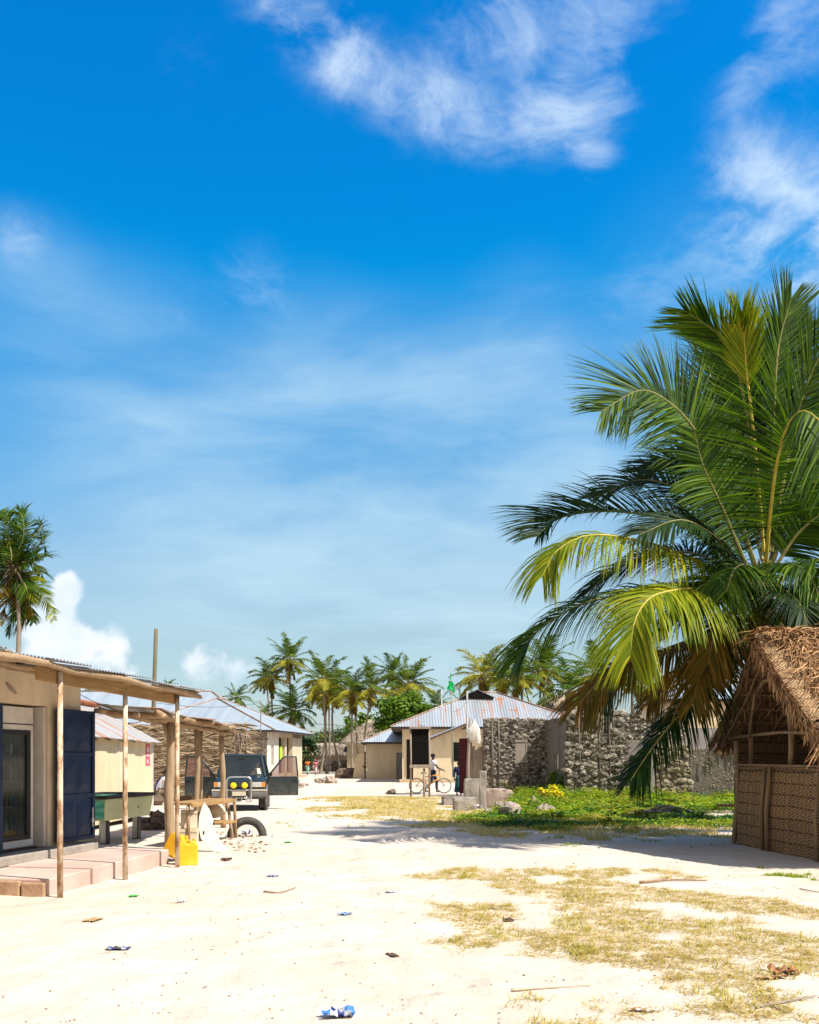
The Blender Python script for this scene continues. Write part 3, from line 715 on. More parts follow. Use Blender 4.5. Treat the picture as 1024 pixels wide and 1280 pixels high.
p = P(267, 1022, 20.9); mb = MB(); mb.ball((0, 0, .17), (.24, .22, .18), 3, 0, .18, 3); o = mb.build('sack', M_PALE, None, smooth=True); o.location = (p.x, p.y, gz(p.x, p.y) + .395); tag(o, 'small pale sack lying on the low shelf of the counter', 'sack')
# leaf-shaped white board leaning on the counter
mb = MB()
outline = [(.03, 1.0), (.13, .86), (.20, .66), (.25, .42), (.36, .20), (.52, .03), (.44, -.01), (.24, .0), (.10, .1), (-.02, .28), (-.07, .5), (-.06, .72), (-.01, .9)]
mb.prism([(x * .92, 0, z * .88) for x, z in outline][::-1], (0, .025, 0))
bd_ = mb.build('leaning_board', m_simple('chalky_white', (.78, .72, .62), (.66, .57, .45), 4, .8), None, bevel=.004, recalc=True)
q = P(252, 1066, 17.75); bd_.location = (q.x, q.y, gz(q.x, q.y)); bd_.rotation_euler = (R(-13), 0, R(6)); tag(bd_, 'white leaf-shaped panel with two holes leaning on the counter', 'panel')
mb = MB(); mb.ball((.215 * .92, -.002, .50), (.014, .006, .032), 2); mb.ball((.03, -.002, .34), (.016, .006, .036), 2); mb.build('hole', M_DARK, bd_)

# yellow jerrycans
M_YEL = m_simple('yellow_plastic', (.80, .42, .015), (.70, .33, .012), 5, .42, .15, .004, c3=(.84, .50, .06))
def jerry(label, loc, rot):
    root = thing('jerrycan', label, 'jerrycan', loc, 0, 'yellow jerrycans'); root.rotation_euler = rot
    mb = MB(); w, dp, h = .30, .21, .40
    prof = [(0, 0), (w * .5, 0), (w * .5, h * .80), (w * .28, h * .96), (w * .08, h * .96), (w * .05, h * .86), (-w * .1, h * .86), (-w * .14, h * .96), (-w * .28, h), (-w * .5, h * .86), (-w * .5, 0)]
    mb.prism([(x, -dp / 2, z) for x, z in prof], (0, dp, 0))
    bdy = mb.build('body', M_YEL, root, bevel=.022, recalc=True)
    mb = MB(); mb.beam((-w * .12, 0, h * .965), (w * .1, 0, h * .965), .035, .03); mb.build('handle', M_YEL, root, bevel=.008)
    mb = MB(); mb.lathe([(0, .0), (.028, 0), (.028, .05), (0, .05)], (w * .38, 0, h * .90), n=12); mb.build('cap', M_YEL, root, smooth=False)
    return root
q = G(234, 1081); jerry('upright yellow jerrycan standing on the sand beside the porch pole', (q.x, q.y, q.z - .01), (0, 0, R(24)))
q = P(214, 1062, 16.35); jerry('tipped yellow jerrycan lying behind the porch pole', (q.x, q.y, gz(q.x, q.y) + .06), (R(-24), R(12), R(-35)))
# half-buried tyre
q = G(309, 1046); tz = thing('buried_tyre', 'black tyre half buried upright in the sand', 'tyre', (q.x, q.y, q.z + .01), R(8))
mb = MB(); prof = []
for k in range(17):
    a = 2 * PI * k / 16; prof.append((.325 + .085 * math.cos(a) * (1 if math.cos(a) < 0 else .95), .095 * math.sin(a) * (1.15 if abs(math.sin(a)) > .7 else 1)))
mb.lathe(prof, axis=(0, 1, 0), n=44); mb.build('tyre', M_RUBBER, tz, smooth=True)
# rock pile behind the pool table
M_DKROCK = m_rag('dark_coral', (.20, .15, .11), (.11, .08, .06), (.045, .035, .03))
rp = random.Random(3); q = G(194, 1036); mb = MB()
for i in range(46):
    r = rp.uniform(.07, .15); a = rp.uniform(0, 2 * PI); rad = rp.uniform(0, 1) ** .6
    x, y = math.cos(a) * rad * .42, math.sin(a) * rad * .4
    mb.ball((x, y, max(0.03, (1 - rad) * .34) + rp.uniform(0, .05)), (r, r * rp.uniform(.7, 1), r * rp.uniform(.6, .9)), 2, 0, .5, i)
o = mb.build('rubble_heap', M_DKROCK); o.location = q; tag(o, 'dark heap of coral lumps on the sand behind the pool table', 'rubble heap')
# ---------------------------------------------------------------- car with both front doors open
CARX, CARY = -5.13, 30.9
car = thing('parked_car', 'dark teal off-road car with bull bar and both front doors open', 'car', (CARX, CARY, gz(CARX, CARY)), R(6.5))
m, t, b = newmat('teal_car_paint'); co = t.coords('Object'); dust = t.math('MULTIPLY', t.rng(t.sep(co)[2], 1.0, .3), t.rng(t.noise(co, 4, 5, .7), .3, .7))
setc(t, b, t.mix(t.math('MULTIPLY', dust, .55), (.006, .018, .022), (.22, .18, .13))); b.inputs['Metallic'].default_value = .0; b.inputs['Roughness'].default_value = .38; b.inputs['Coat Weight'].default_value = .15
M_CAR = m
M_GREYPL = m_simple('dusty_grey_plastic', (.16, .15, .14), (.09, .085, .08), 6, .7)
M_LAMP = m_simple('lamp_glass', (.62, .58, .50), (.42, .40, .36), 8, .12, spec=.7)
M_AMBER = m_simple('amber_lens', (.75, .28, .05), None, 4, .2)
# nose at y = 0 pointing to -y, body runs to y = 3.9
hw = .80
def ring(y, pts): return [(x, y, z) for x, z in pts]
mb = MB()
# lower body lofted front to back
secs = [(0.02, .42, .78, .72), (.10, .36, .90, .78), (.35, .34, .985, .80), (1.10, .34, 1.03, .81), (1.25, .34, 1.03, .81), (3.75, .34, 1.03, .81), (3.92, .40, .98, .78)]
rows = []
for y, zb, zt, w in secs:
    r = [(-w + .05, zb), (-w, zb + .12), (-w, zt - .16), (-w + .03, zt - .06), (-w + .12, zt), (w - .12, zt), (w - .03, zt - .06), (w, zt - .16), (w, zb + .12), (w - .05, zb)]
    rows.append(ring(y, r))
o = 0; vs = [p for r in rows for p in r]; n = 10
fs = [[i * n + j, i * n + (j + 1) % n, (i + 1) * n + (j + 1) % n, (i + 1) * n + j] for i in range(len(rows) - 1) for j in range(n)]
fs += [list(range(n)), [(len(rows) - 1) * n + j for j in range(n)][::-1]]
mb.add(vs, fs)
body = mb.build('body', M_CAR, car, smooth=True, bevel=.05, recalc=True)
mb = MB()                                           # bonnet with a raised centre
mb.hexa([(-.70, .10, .905), (.70, .10, .905), (.72, 1.14, 1.036), (-.72, 1.14, 1.036)], [(-.58, .16, .945), (.58, .16, .945), (.62, 1.14, 1.075), (-.62, 1.14, 1.075)]); mb.build('bonnet', M_CAR, car, bevel=.035)
# cabin: roof on pillars
mb = MB()
rf_ = [(-.60, 1.72, 1.66), (.60, 1.72, 1.66), (.62, 3.70, 1.68), (-.62, 3.70, 1.68)]
mb.hexa(rf_, [(-.55, 1.80, 1.715), (.55, 1.80, 1.715), (.56, 3.62, 1.735), (-.56, 3.62, 1.735)]); mb.build('roof', M_CAR, car, bevel=.02)
for sx in (-1, 1):
    for pa, pb_, w1_, w2_ in (((.74, 1.13, 1.03), (.60, 1.76, 1.68), .06, .06), ((.77, 2.55, 1.02), (.61, 2.55, 1.68), .06, .12), ((.75, 3.82, 1.02), (.61, 3.66, 1.68), .07, .10)):
        mb = MB(); mb.beam((sx * pa[0], pa[1], pa[2]), (sx * pb_[0], pb_[1], pb_[2]), w1_, w2_); mb.build('pillar', M_CAR, car)
    mb = MB(); mb.quad((sx * .76, 2.62, 1.04), (sx * .76, 3.74, 1.04), (sx * .615, 3.60, 1.66), (sx * .615, 2.62, 1.66)); mb.build('side_window', M_GLASS, car)
    mb = MB(); mb.tube([(sx * .56, 1.95, 1.74), (sx * .56, 2.0, 1.785), (sx * .57, 3.4, 1.79), (sx * .57, 3.5, 1.75)], .015, 6); mb.build('roof_rail', M_GREYPL, car)
mb = MB(); mb.quad((-.70, 1.155, 1.06), (.70, 1.155, 1.06), (.585, 1.74, 1.65), (-.585, 1.74, 1.65)); ws = mb.build('windscreen', m_glass('car_glass', (.025, .035, .04), .62, .05), car)
mb = MB(); mb.quad((.50, 1.16, 1.09), (.62, 1.16, 1.09), (.56, 1.345, 1.28), (.47, 1.345, 1.28)); mb.build('sticker', m_simple('pale_sticker', (.55, .62, .45), None), ws)
mb = MB(); mb.bb(-.08, .08, 1.62, 1.66, 1.54, 1.60); mb.build('rear_view_mirror', M_BLACK, ws)
for sx in (-.2, .3):
    mb = MB(); mb.tube([(sx, 1.10, 1.065), (sx + .3, 1.17, 1.10)], .010, 5); mb.build('wiper', M_BLACK, car)
mb = MB(); mb.hexa([(-.74, 3.80, 1.0), (.74, 3.80, 1.0), (.74, 3.86, 1.0), (-.74, 3.86, 1.0)], [(-.60, 3.66, 1.66), (.60, 3.66, 1.66), (.60, 3.71, 1.66), (-.60, 3.71, 1.66)]); mb.build('tailgate', M_BLACK, car)
mb = MB(); mb.bb(-.72, .72, 1.25, 3.7, .40, .45); mb.bb(-.70, .70, 1.18, 1.42, .75, 1.02); mb.build('cabin_floor', M_BLACK, car)
for sx in (-.36, .36):
    mb = MB(); mb.bb(sx - .25, sx + .25, 1.9, 2.4, .55, .78); mb.hexa([(sx - .25, 2.38, .78), (sx + .25, 2.38, .78), (sx + .25, 2.52, .78), (sx - .25, 2.52, .78)], [(sx - .22, 2.54, 1.28), (sx + .22, 2.54, 1.28), (sx + .22, 2.62, 1.28), (sx - .22, 2.62, 1.28)]); mb.bb(sx - .13, sx + .13, 2.55, 2.63, 1.29, 1.46)
    mb.build('seat', m_simple('tan_seat', (.30, .17, .10), (.2, .11, .07), 5, .9), car, bevel=.02)
mb = MB(); mb.lathe([(.17, -.012), (.19, 0), (.17, .012)], (.36, 1.50, 1.06), (0, .85, -.4), 20); mb.build('steering_wheel', M_BLACK, car)
for sx in (-1, 1):
    for yy in (.62, 3.05):
        mb = MB(); mb.lathe([(.36, -.05), (.44, -.05), (.45, .0), (.42, .03), (.36, .02)], (sx * .80, yy, .36), (sx, 0, 0), 20, 0, (0, 2 * PI)); mb.build('wheel_arch', M_GREYPL, car, smooth=True)
mb = MB(); mb.tube([(-.70, 1.12, 1.05), (.70, 1.12, 1.05)], .022, 6); mb.build('scuttle', M_BLACK, car)
mb = MB(); mb.bb(-.36, .36, -.015, .03, .72, .86); gr = mb.build('grille', M_BLACK, car)
mb = MB()
for k in range(4): mb.bb(-.35, .35, -.022, -.016, .735 + k * .033, .745 + k * .033)
mb.build('grille_bar', M_GREYPL, gr)
for sx in (-1, 1):
    mb = MB(); mb.bb(sx * .38, sx * .66, -.012, .06, .72, .87); mb.build('headlight', M_LAMP, car, bevel=.012)
    mb = MB(); mb.bb(sx * .665, sx * .765, .0, .12, .72, .87); mb.build('indicator', M_AMBER, car, bevel=.01)
mb = MB(); mb.bb(-.82, .82, -.16, .05, .42, .60); mb.bb(-.82, -.70, .055, .45, .44, .60); mb.bb(.70, .82, .055, .45, .44, .60); bu = mb.build('bumper', M_GREYPL, car, bevel=.03)
mb = MB(); mb.bb(-.825, .825, -.165, -.02, .605, .655); mb.build('bumper_strip', m_simple('faded_cream_trim', (.55, .50, .42), None, 4, .6), bu, bevel=.015)
mb = MB()
mb.tube(spline([(-.36, -.24, .30), (-.36, -.25, .66), (-.355, -.24, .93), (-.30, -.235, 1.01), (-.2, -.23, 1.03), (.2, -.23, 1.03), (.30, -.235, 1.01), (.355, -.24, .93), (.36, -.25, .66), (.36, -.24, .30)], 36), .027, 8)
for zz in (.30, .64): mb.tube([(-.35, -.24, zz), (.35, -.24, zz)], .022, 8)
for xx in (-.22, -.08, .08, .22): mb.tube([(xx, -.24, .30), (xx, -.24, .46)], .018, 6)
for zz in (.40, ): mb.tube([(-.35, -.24, zz), (.35, -.24, zz)], .015, 6)
for xx in (-.34, .34): mb.tube([(xx, -.23, .58), (xx, .02, .58)], .02, 6)
mb.build('bull_bar', M_STEEL, car, smooth=True)
M_FOG = m_simple('yellow_fog_lens', (.90, .72, .02), (.8, .6, .02), 4, .25)
for xx in (-.165, .165):
    mb = MB(); mb.lathe([(0, -.05), (.078, -.046), (.092, -.03), (.092, .0), (.05, .05), (0, .06)], (xx, -.27, .78), (0, 1, 0), 20); fg = mb.build('fog_lamp', M_FOG, car, smooth=True)
    mb = MB(); mb.lathe([(.093, -.033), (.101, -.02), (.101, .0), (.093, .01)], (xx, -.27, .78), (0, 1, 0), 20); mb.build('lamp_rim', M_BLACK, fg)
mb = MB(); mb.bb(-.20, .20, -.29, -.275, .47, .60); mb.build('number_plate', m_simple('dusty_plate', (.62, .55, .42), None, 6, .6), car, bevel=.004)
for sx in (-.67, .67):
    for yy in (.62, 3.05):
        wh = bpy.data.objects.new('wheel', None); COL.objects.link(wh); wh.parent = car; wh.location = (sx, yy, .335)
        mb = MB(); mb.lathe([(.19, -.11), (.29, -.115), (.335, -.09), (.34, 0), (.335, .09), (.29, .115), (.19, .11)], axis=(1, 0, 0), n=28); mb.build('tyre', M_RUBBER, wh, smooth=True)
        mb = MB(); mb.lathe([(0, -.06), (.12, -.07), (.19, -.10), (.195, 0), (.19, .10), (.12, .07), (0, .06)], axis=(1, 0, 0), n=20); mb.build('rim', M_GREYPL, wh)
for sx, ang in ((-1, 80), (1, -82)):
    d = bpy.data.objects.new('door', None); COL.objects.link(d); d.parent = car; d.location = (sx * .80, 1.22, 0); d.rotation_euler.z = R(ang) * 1
    # built shut: runs back from the hinge along +y, then swung open
    mb = MB(); i = -sx
    mb.bb(-.035, .035, 0, .98, .42, 1.02); mb.bb(-.038, .038, .0, .98, .62, .66)
    mb.build('door_shell', M_CAR, d, bevel=.015)
    mb = MB(); mb.tube([(0, .02, 1.02), (i * .11, .50, 1.60), (i * .13, .60, 1.645), (i * .13, .93, 1.645), (i * .02, .965, 1.03)], .026, 6); mb.build('window_frame', M_CAR, d, smooth=True)
    mb = MB(); mb.add([(0, .05, 1.02), (0, .95, 1.02), (i * .125, .92, 1.63), (i * .125, .60, 1.63), (i * .10, .48, 1.56)], [(0, 1, 2, 3, 4)]); mb.build('window', m_glass('door_glass', (.16, .07, .06), .62, .05), d)
    mb = MB(); mb.box((sx * .12, .10, 1.10), (.18, .07, .13)); mb.build('wing_mirror', M_BLACK, d, bevel=.02)
    mb = MB(); mb.bb(sx * .037, sx * .05, .78, .92, .86, .90); mb.build('handle', M_BLACK, d)
    mb = MB(); mb.bb(-sx * .036, -sx * .07, .1, .9, .47, .95); mb.build('inner_trim', M_GREYPL, d, bevel=.02)

# ---------------------------------------------------------------- people
def skin_obj(name, joints, edges, mat, parent, sub=1, root=0):
    me = bpy.data.meshes.new(name); me.from_pydata([Vector(j[0]) for j in joints], edges, []); me.materials.append(mat)
    o = bpy.data.objects.new(name, me); COL.objects.link(o); o.parent = parent
    md = o.modifiers.new('skin', 'SKIN'); md.use_smooth_shade = True
    for i, j in enumerate(joints):
        sv = me.skin_vertices[0].data[i]; r = j[1]; sv.radius = (r, r) if not isinstance(r, tuple) else r; sv.use_root = (i == root)
    s = o.modifiers.new('subsurf', 'SUBSURF'); s.levels = sub; s.render_levels = sub
    return o
M_SKIN = m_simple('dark_brown_skin', (.085, .045, .028), (.06, .03, .02), 6, .5)
M_HAIR = m_simple('black_hair', (.012, .010, .010), None, 30, .8)
def lerp(a, b, t): return Vector(a).lerp(Vector(b), t)
def person(label, loc, rz, J, shirt, legs, hair=M_HAIR, scale=1.0, sleeves=.5, skirt=False, group=None, shoes=None):
    """J: joint positions in the figure's own frame (facing +y); body is one skinned surface, clothes follow it"""
    root = thing('person', label, 'person', loc, rz, group); root.scale = (scale,) * 3
    j = {k: Vector(v) for k, v in J.items()}
    joints = []; idx = {}; edges = []
    def a(k, p, r):
        idx[k] = len(joints); joints.append((Vector(p), r)); return idx[k]
    def e(x, y): edges.append((idx[x], idx[y]))
    a('pelvis', j['pelvis'], .135); a('waist', lerp(j['pelvis'], j['chest'], .5), .12); a('chest', j['chest'], .15); a('neck', j['neck'], .052)
    up = (j['head'] - j['neck']).normalized(); f = Vector((0, 1, 0)); f = (f - up * f.dot(up)).normalized()
    if 'face' in j: f = j['face']
    a('jaw', lerp(j['neck'], j['head'], .5) + f * .015, .072); a('head', j['head'] + up * .03, .098); a('crown', j['head'] + up * .10, .07)
    for q in (('pelvis', 'waist'), ('waist', 'chest'), ('chest', 'neck'), ('neck', 'jaw'), ('jaw', 'head'), ('head', 'crown')): e(*q)
    for s in 'LR':
        a('sh' + s, j['sh' + s], .062); a('el' + s, j['el' + s], .044); a('wr' + s, j['wr' + s], .030)
        dirw = (j['wr' + s] - j['el' + s]).normalized(); a('palm' + s, j['wr' + s] + dirw * .07, (.040, .02))
        e('chest', 'sh' + s); e('sh' + s, 'el' + s); e('el' + s, 'wr' + s); e('wr' + s, 'palm' + s)
        a('hip' + s, j['hip' + s], .088); a('kn' + s, j['kn' + s], .058); a('an' + s, j['an' + s], .040); a('heel' + s, j['an' + s] + Vector((0, -.02, -.04)), .04); a('toe' + s, j['toe' + s], .034)
        e('pelvis', 'hip' + s); e('hip' + s, 'kn' + s); e('kn' + s, 'an' + s); e('an' + s, 'heel' + s); e('heel' + s, 'toe' + s)
    # fingers: own short chains off the palm
    for s in 'LR':
        dirw = (j['wr' + s] - j['el' + s]).normalized(); _, sd, nn_ = frame_of(dirw, f)
        base = j['wr' + s] + dirw * .085
        for k, (off, ln) in enumerate(((-.027, .065), (-.009, .078), (.009, .072), (.027, .056))):
            b0 = base + sd * off; a('f%d%s' % (k, s), b0, .010); a('g%d%s' % (k, s), b0 + dirw * ln * .55 - nn_ * .008, .009); a('h%d%s' % (k, s), b0 + dirw * ln * .85 - nn_ * .032, .008)
            e('palm' + s, 'f%d%s' % (k, s)); e('f%d%s' % (k, s), 'g%d%s' % (k, s)); e('g%d%s' % (k, s), 'h%d%s' % (k, s))
        tb = j['wr' + s] + dirw * .04 + sd * .035; a('t' + s, tb, .012); a('u' + s, tb + dirw * .05 + sd * .022, .010); e('palm' + s, 't' + s); e('t' + s, 'u' + s)
    body = skin_obj('body', joints, edges, M_SKIN, root, 1)
    h = j['head'] + up * .03
    side = up.cross(f).normalized()
    mb = MB(); mb.ball(h + f * .098 - up * .02, (.014, .02, .02), 1)
    for q in (-1, 1): mb.ball(h + side * q * .098 - up * .02, (.012, .022, .032), 1)
    mb.build('face_feature', M_SKIN, body, smooth=True)
    mb = MB()
    for q in (-1, 1): mb.ball(h + f * .088 + side * q * .034, (.012, .01, .009), 1)
    mb.build('eye', m_simple('eye_white', (.5, .48, .45), None), body)
    mb = MB(); mb.ball(h + f * .084 - up * .062, (.026, .012, .008), 1); mb.build('mouth', m_simple('lip', (.10, .035, .03), None), body)
    mb = MB(); mb.ball(h + up * .035 - f * .018, (.107, .112, .088), 2); mb.build('hair', hair, root, smooth=True)
    # shirt
    sj = [(j['pelvis'] + Vector((0, 0, -.03)), .165), (lerp(j['pelvis'], j['chest'], .5), .155), (j['chest'], .18), (lerp(j['chest'], j['neck'], .55), .085)]
    se = [(0, 1), (1, 2), (2, 3)]
    for s in 'LR':
        k = len(sj); sj += [(j['sh' + s], .082), (lerp(j['sh' + s], j['el' + s], sleeves), .070)]; se += [(2, k), (k, k + 1)]
        if sleeves >= 1: sj.append((lerp(j['el' + s], j['wr' + s], .85), .05)); se.append((k + 1, k + 2))
    skin_obj('shirt', sj, se, shirt, root, 1)
    if skirt:
        mb = MB(); c0 = j['pelvis']; foot = (j['anL'] + j['anR']) / 2
        pts = [c0 + Vector((0, 0, .06)), c0 + Vector((0, 0, -.12)), lerp(c0, foot, .55), lerp(c0, foot, .93)]
        mb.tube(pts, [.135, .185, .21, .25], 16); mb.build('skirt', legs, root, smooth=True)
    else:
        tj = [(j['pelvis'] + Vector((0, 0, .03)), .138)]; te = []
        for s in 'LR':
            k = len(tj); tj += [(j['hip' + s], .104), (j['kn' + s], .078), (lerp(j['kn' + s], j['an' + s], .9), .066)]; te += [(0, k), (k, k + 1), (k + 1, k + 2)]
        skin_obj('trousers', tj, te, legs, root, 1)
    for s in 'LR':
        mb = MB(); mb.ball(lerp(j['an' + s] + Vector((0, 0, -.055)), j['toe' + s], .45), (.048, .125, .035), 2); mb.build('shoe', shoes or M_BLACK, root, smooth=True)
    return root
STAND = dict(pelvis=(0, 0, .95), chest=(0, .0, 1.28), neck=(0, .0, 1.47), head=(0, .02, 1.60), shL=(-.19, 0, 1.39), shR=(.19, 0, 1.39), elL=(-.24, .0, 1.10), elR=(.24, .0, 1.10), wrL=(-.23, .10, .87), wrR=(.23, .10, .87),
             hipL=(-.09, 0, .90), hipR=(.09, 0, .90), knL=(-.10, .03, .49), knR=(.10, .03, .49), anL=(-.10, 0, .09), anR=(.10, 0, .09), toeL=(-.11, .17, .04), toeR=(.11, .17, .04))
WALK = dict(STAND, hipL=(-.09, .02, .90), knL=(-.09, .22, .52), anL=(-.09, .22, .12), toeL=(-.09, .38, .05), hipR=(.09, -.02, .90), knR=(.09, -.10, .49), anR=(.09, -.38, .16), toeR=(.09, -.26, .05))
PUSH = dict(WALK, elR=(.30, .12, 1.12), wrR=(.30, .36, 1.02), elL=(-.26, -.06, 1.11), wrL=(-.26, .06, .90))
SIT = dict(pelvis=(0, 0, .47), chest=(0, .12, .80), neck=(0, .22, .97), head=(0, .30, 1.07), shL=(-.19, .16, .90), shR=(.19, .16, .90), elL=(-.25, .28, .66), elR=(.25, .28, .66), wrL=(-.10, .46, .62), wrR=(.10, .46, .62),
           hipL=(-.10, .05, .45), hipR=(.10, .05, .45), knL=(-.15, .47, .50), knR=(.15, .47, .50), anL=(-.14, .42, .09), anR=(.14, .42, .09), toeL=(-.15, .58, .04), toeR=(.15, .58, .04))
CARRY = dict(WALK, elL=(-.27, .10, 1.12), elR=(.27, .10, 1.12), wrL=(-.08, .26, 1.2), wrR=(.08, .26, 1.2))
def cloth(n, c, c2=None): return m_simple(n, c, c2, 7, .9, .2, .01)
C_WHITE = cloth('white_shirt_cloth', (.84, .82, .86)); C_JEAN = cloth('dark_denim', (.022, .03, .065)); C_PURPLE = cloth('purple_cloth', (.10, .05, .22)); C_KHAKI = cloth('khaki_cloth', (.23, .17, .10))
C_ORANGE = cloth('orange_cloth', (.85, .16, .03), (.75, .28, .03)); C_TEAL = cloth('turquoise_cloth', (.25, .55, .40)); C_RED = cloth('red_cloth', (.62, .03, .07), (.75, .4, .4)); C_PINK = cloth('patterned_cloth', (.72, .60, .58), (.50, .05, .09)); C_PINKSCARF = cloth('pink_scarf', (.80, .12, .35)); C_DRESS = cloth('dark_teal_cloth', (.02, .10, .11)); C_NAVY = cloth('navy_cloth', (.02, .03, .12))

# bicycle pushed by a walking person
bx, by = (537.5 - 512) * 45.2 / FPX, 45.2
bike = thing('bicycle', 'bicycle with orange frame being pushed past the dark panel', 'bicycle', (bx, by, gz(bx, by)), R(4))
M_FRAME = m_simple('orange_frame_paint', (.80, .33, .03), (.7, .25, .02), 5, .4); M_CHROME = m_simple('dull_chrome', (.42, .41, .40), None, 8, .35, metal=.8)
for wx in (-.60, .62):
    wh = bpy.data.objects.new('wheel', None); COL.objects.link(wh); wh.parent = bike; wh.location = (wx, 0, .335)
    mb = MB(); mb.lathe([(.305, -.02), (.33, -.022), (.338, 0), (.33, .022), (.305, .02)], axis=(0, 1, 0), n=40); mb.build('tyre', M_RUBBER, wh, smooth=True)
    mb = MB(); mb.lathe([(.296, -.013), (.304, -.013), (.304, .013), (.296, .013), (.296, -.013)], axis=(0, 1, 0), n=40); mb.lathe([(0, -.04), (.02, -.04), (.02, .04), (0, .04)], axis=(0, 1, 0), n=10); mb.build('rim', M_CHROME, wh)
    mb = MB()
    for k in range(18):
        a = 2 * PI * k / 18; mb.tube([(.02 * math.cos(a + .6), .02 * (-1) ** k, .02 * math.sin(a + .6)), (.297 * math.cos(a), 0, .297 * math.sin(a))], .0025, 3, caps=False)
    mb.build('spokes', M_CHROME, wh)
mb = MB(); bbk = (-.12, 0, .30); st_ = (-.26, 0, .78); hd = (.42, 0, .86); hb = (.46, 0, .70)
mb.tube([bbk, st_], .018, 8); mb.tube([bbk, hb], .024, 8, 0); mb.tube([(-.24, 0, .72), (.43, 0, .82)], .02, 8); mb.tube([hd, hb], .024, 8)
for q in (-.04, .04): mb.tube([bbk, (-.60, q, .335)], .011, 6); mb.tube([(-.25, 0, .74), (-.60, q, .335)], .010, 6)
mb.build('frame', M_FRAME, bike, smooth=True)
mb = MB()
for q in (-.05, .05): mb.tube([(.47, q * .7, .68), (.51, q, .55), (.62, q, .335)], .014, 6)
mb.build('fork', M_CHROME, bike, smooth=True)
mb = MB(); mb.tube([hd, (.41, 0, .98)], .014, 6); mb.tube(spline([(.36, -.30, 1.02), (.44, -.22, 1.01), (.43, 0, .98), (.44, .22, 1.01), (.36, .30, 1.02)], 16), .013, 6); mb.build('handlebar', M_BLACK, bike, smooth=True)
mb = MB(); mb.tube([st_, (-.28, 0, .86)], .013, 6); mb.ball((-.28, 0, .89), (.14, .07, .035), 2); mb.build('saddle', M_BLACK, bike, smooth=True)
mb = MB(); mb.lathe([(0, -.006), (.10, -.006), (.10, .006), (0, .006)], (-.12, -.05, .30), (0, 1, 0), 20); mb.tube([(-.12, -.07, .30), (-.03, -.07, .15)], .011, 6); mb.tube([(-.12, .07, .30), (-.21, .07, .45)], .011, 6); mb.box((-.03, -.12, .15), (.09, .09, .02)); mb.box((-.21, .12, .45), (.09, .09, .02)); mb.build('crank', M_CHROME, bike)
pwx = (541 - 512) * 45.6 / FPX
person('person in white shirt and dark trousers walking behind the bicycle', (pwx, 45.62, gz(pwx, 45.62)), R(-72), PUSH, C_WHITE, C_JEAN, sleeves=.55)
# person half hidden behind the maroon gate
x_ = (575.5 - 512) * 43.6 / FPX
person('person in dark clothes half hidden behind the maroon gate', (x_ - .05, 43.75, gz(x_, 43.7)), R(180), dict(STAND, head=(0, .03, 1.55)), C_NAVY, C_DRESS, sleeves=1, skirt=True, scale=.84)
# people far down the street
for lab, px, py, sh, lg, kw in (('person in orange top and pale turquoise trousers far down the street', 384.5, 968, C_ORANGE, C_TEAL, {}), ('person in red and white clothes with pink headscarf far down the street', 394.5, 968.5, C_RED, C_PINK, dict(hair=C_PINKSCARF))):
    d = 80; x = (px - 512) * d / FPX; person(lab, (x, d, gz(x, d)), R(175), CARRY, sh, lg, scale=.73 if 'orange' in lab else .70, sleeves=.6, **kw)
# two seated people beside the thatched hut wall
for lab, px, d, rz, sh, lg in (('seated person in purple top behind the kiosk corner', 197.0, 36.0, -60, C_PURPLE, C_KHAKI), ('person in white shirt and khaki trousers sitting on a stone', 198.8, 34.6, -75, C_WHITE, C_KHAKI)):
    x = (px - 512) * d / FPX; person(lab, (x, d, gz(x, d)), R(rz), SIT, sh, lg, scale=1.0)
    mb = MB(); mb.ball((0, 0, .15), (.26, .24, .22), 2, 0, .35, px); o = mb.build('stone', M_DKROCK); o.location = (x - .05, d - .02, gz(x, d)); tag(o, 'low stone under the person in ' + ('purple' if 'purple' in lab else 'white'), 'stone')

# ---------------------------------------------------------------- thatched hut wall behind the car
def thatch_blades(mb, fn, n, seed, lmin=.25, lmax=.6, w=.008, lift=.05, spread=.35, mi=0):
    r = random.Random(seed)
    for _ in range(n):
        p, down, nrm = fn(r.random(), r.random())
        side = down.cross(nrm).normalized()
        d = (down + side * r.gauss(0, spread) + nrm * r.uniform(.0, .25)).normalized()
        L = r.uniform(lmin, lmax); q = p + nrm * r.uniform(.0, lift)
        pts = [q, q + d * L * .5 + nrm * r.uniform(-.01, .03), q + d * L - nrm * r.uniform(0, .05)]
        mb.ribbon(pts, [w, w * r.uniform(.8, 1.3), w * .3], (side + nrm * r.uniform(-.8, .8)).normalized(), mi)
def m_thatch(name, light, mid, dark):
    m, t, b = newmat(name); k = t.island(); co = t.coords('Object')
    f = t.math('ADD', t.math('MULTIPLY', k, .75), t.math('MULTIPLY', t.noise(co, 1.2, 4), .4))
    setc(t, b, t.ramp(f, [(.2, dark), (.55, mid), (.95, light)])); b.inputs['Roughness'].default_value = .8; b.inputs['Specular IOR Level'].default_value = .25
    return m
M_STRAW = m_thatch('palm_thatch', (.56, .33, .15), (.36, .19, .08), (.14, .07, .03))
M_GREYTHATCH = m_thatch('weathered_thatch', (.46, .37, .27), (.28, .22, .16), (.12, .09, .07))
M_THATCHBASE = m_simple('thatch_base', (.17, .10, .055), (.08, .05, .03), 6, .95, .6, .03, (1, 1, 6))
hw_ = thing('leaf_thatch_fence', 'tall fence of layered palm-leaf thatch behind the dark car', 'fence', (-9.2, 38, gz(-9.2, 38)))
mb = MB(); mb.bb(-12.2, -6.1, 38.0, 38.12, 0, 2.75); mb.build('backing', M_THATCHBASE, hw_, world=True)
mb = MB()
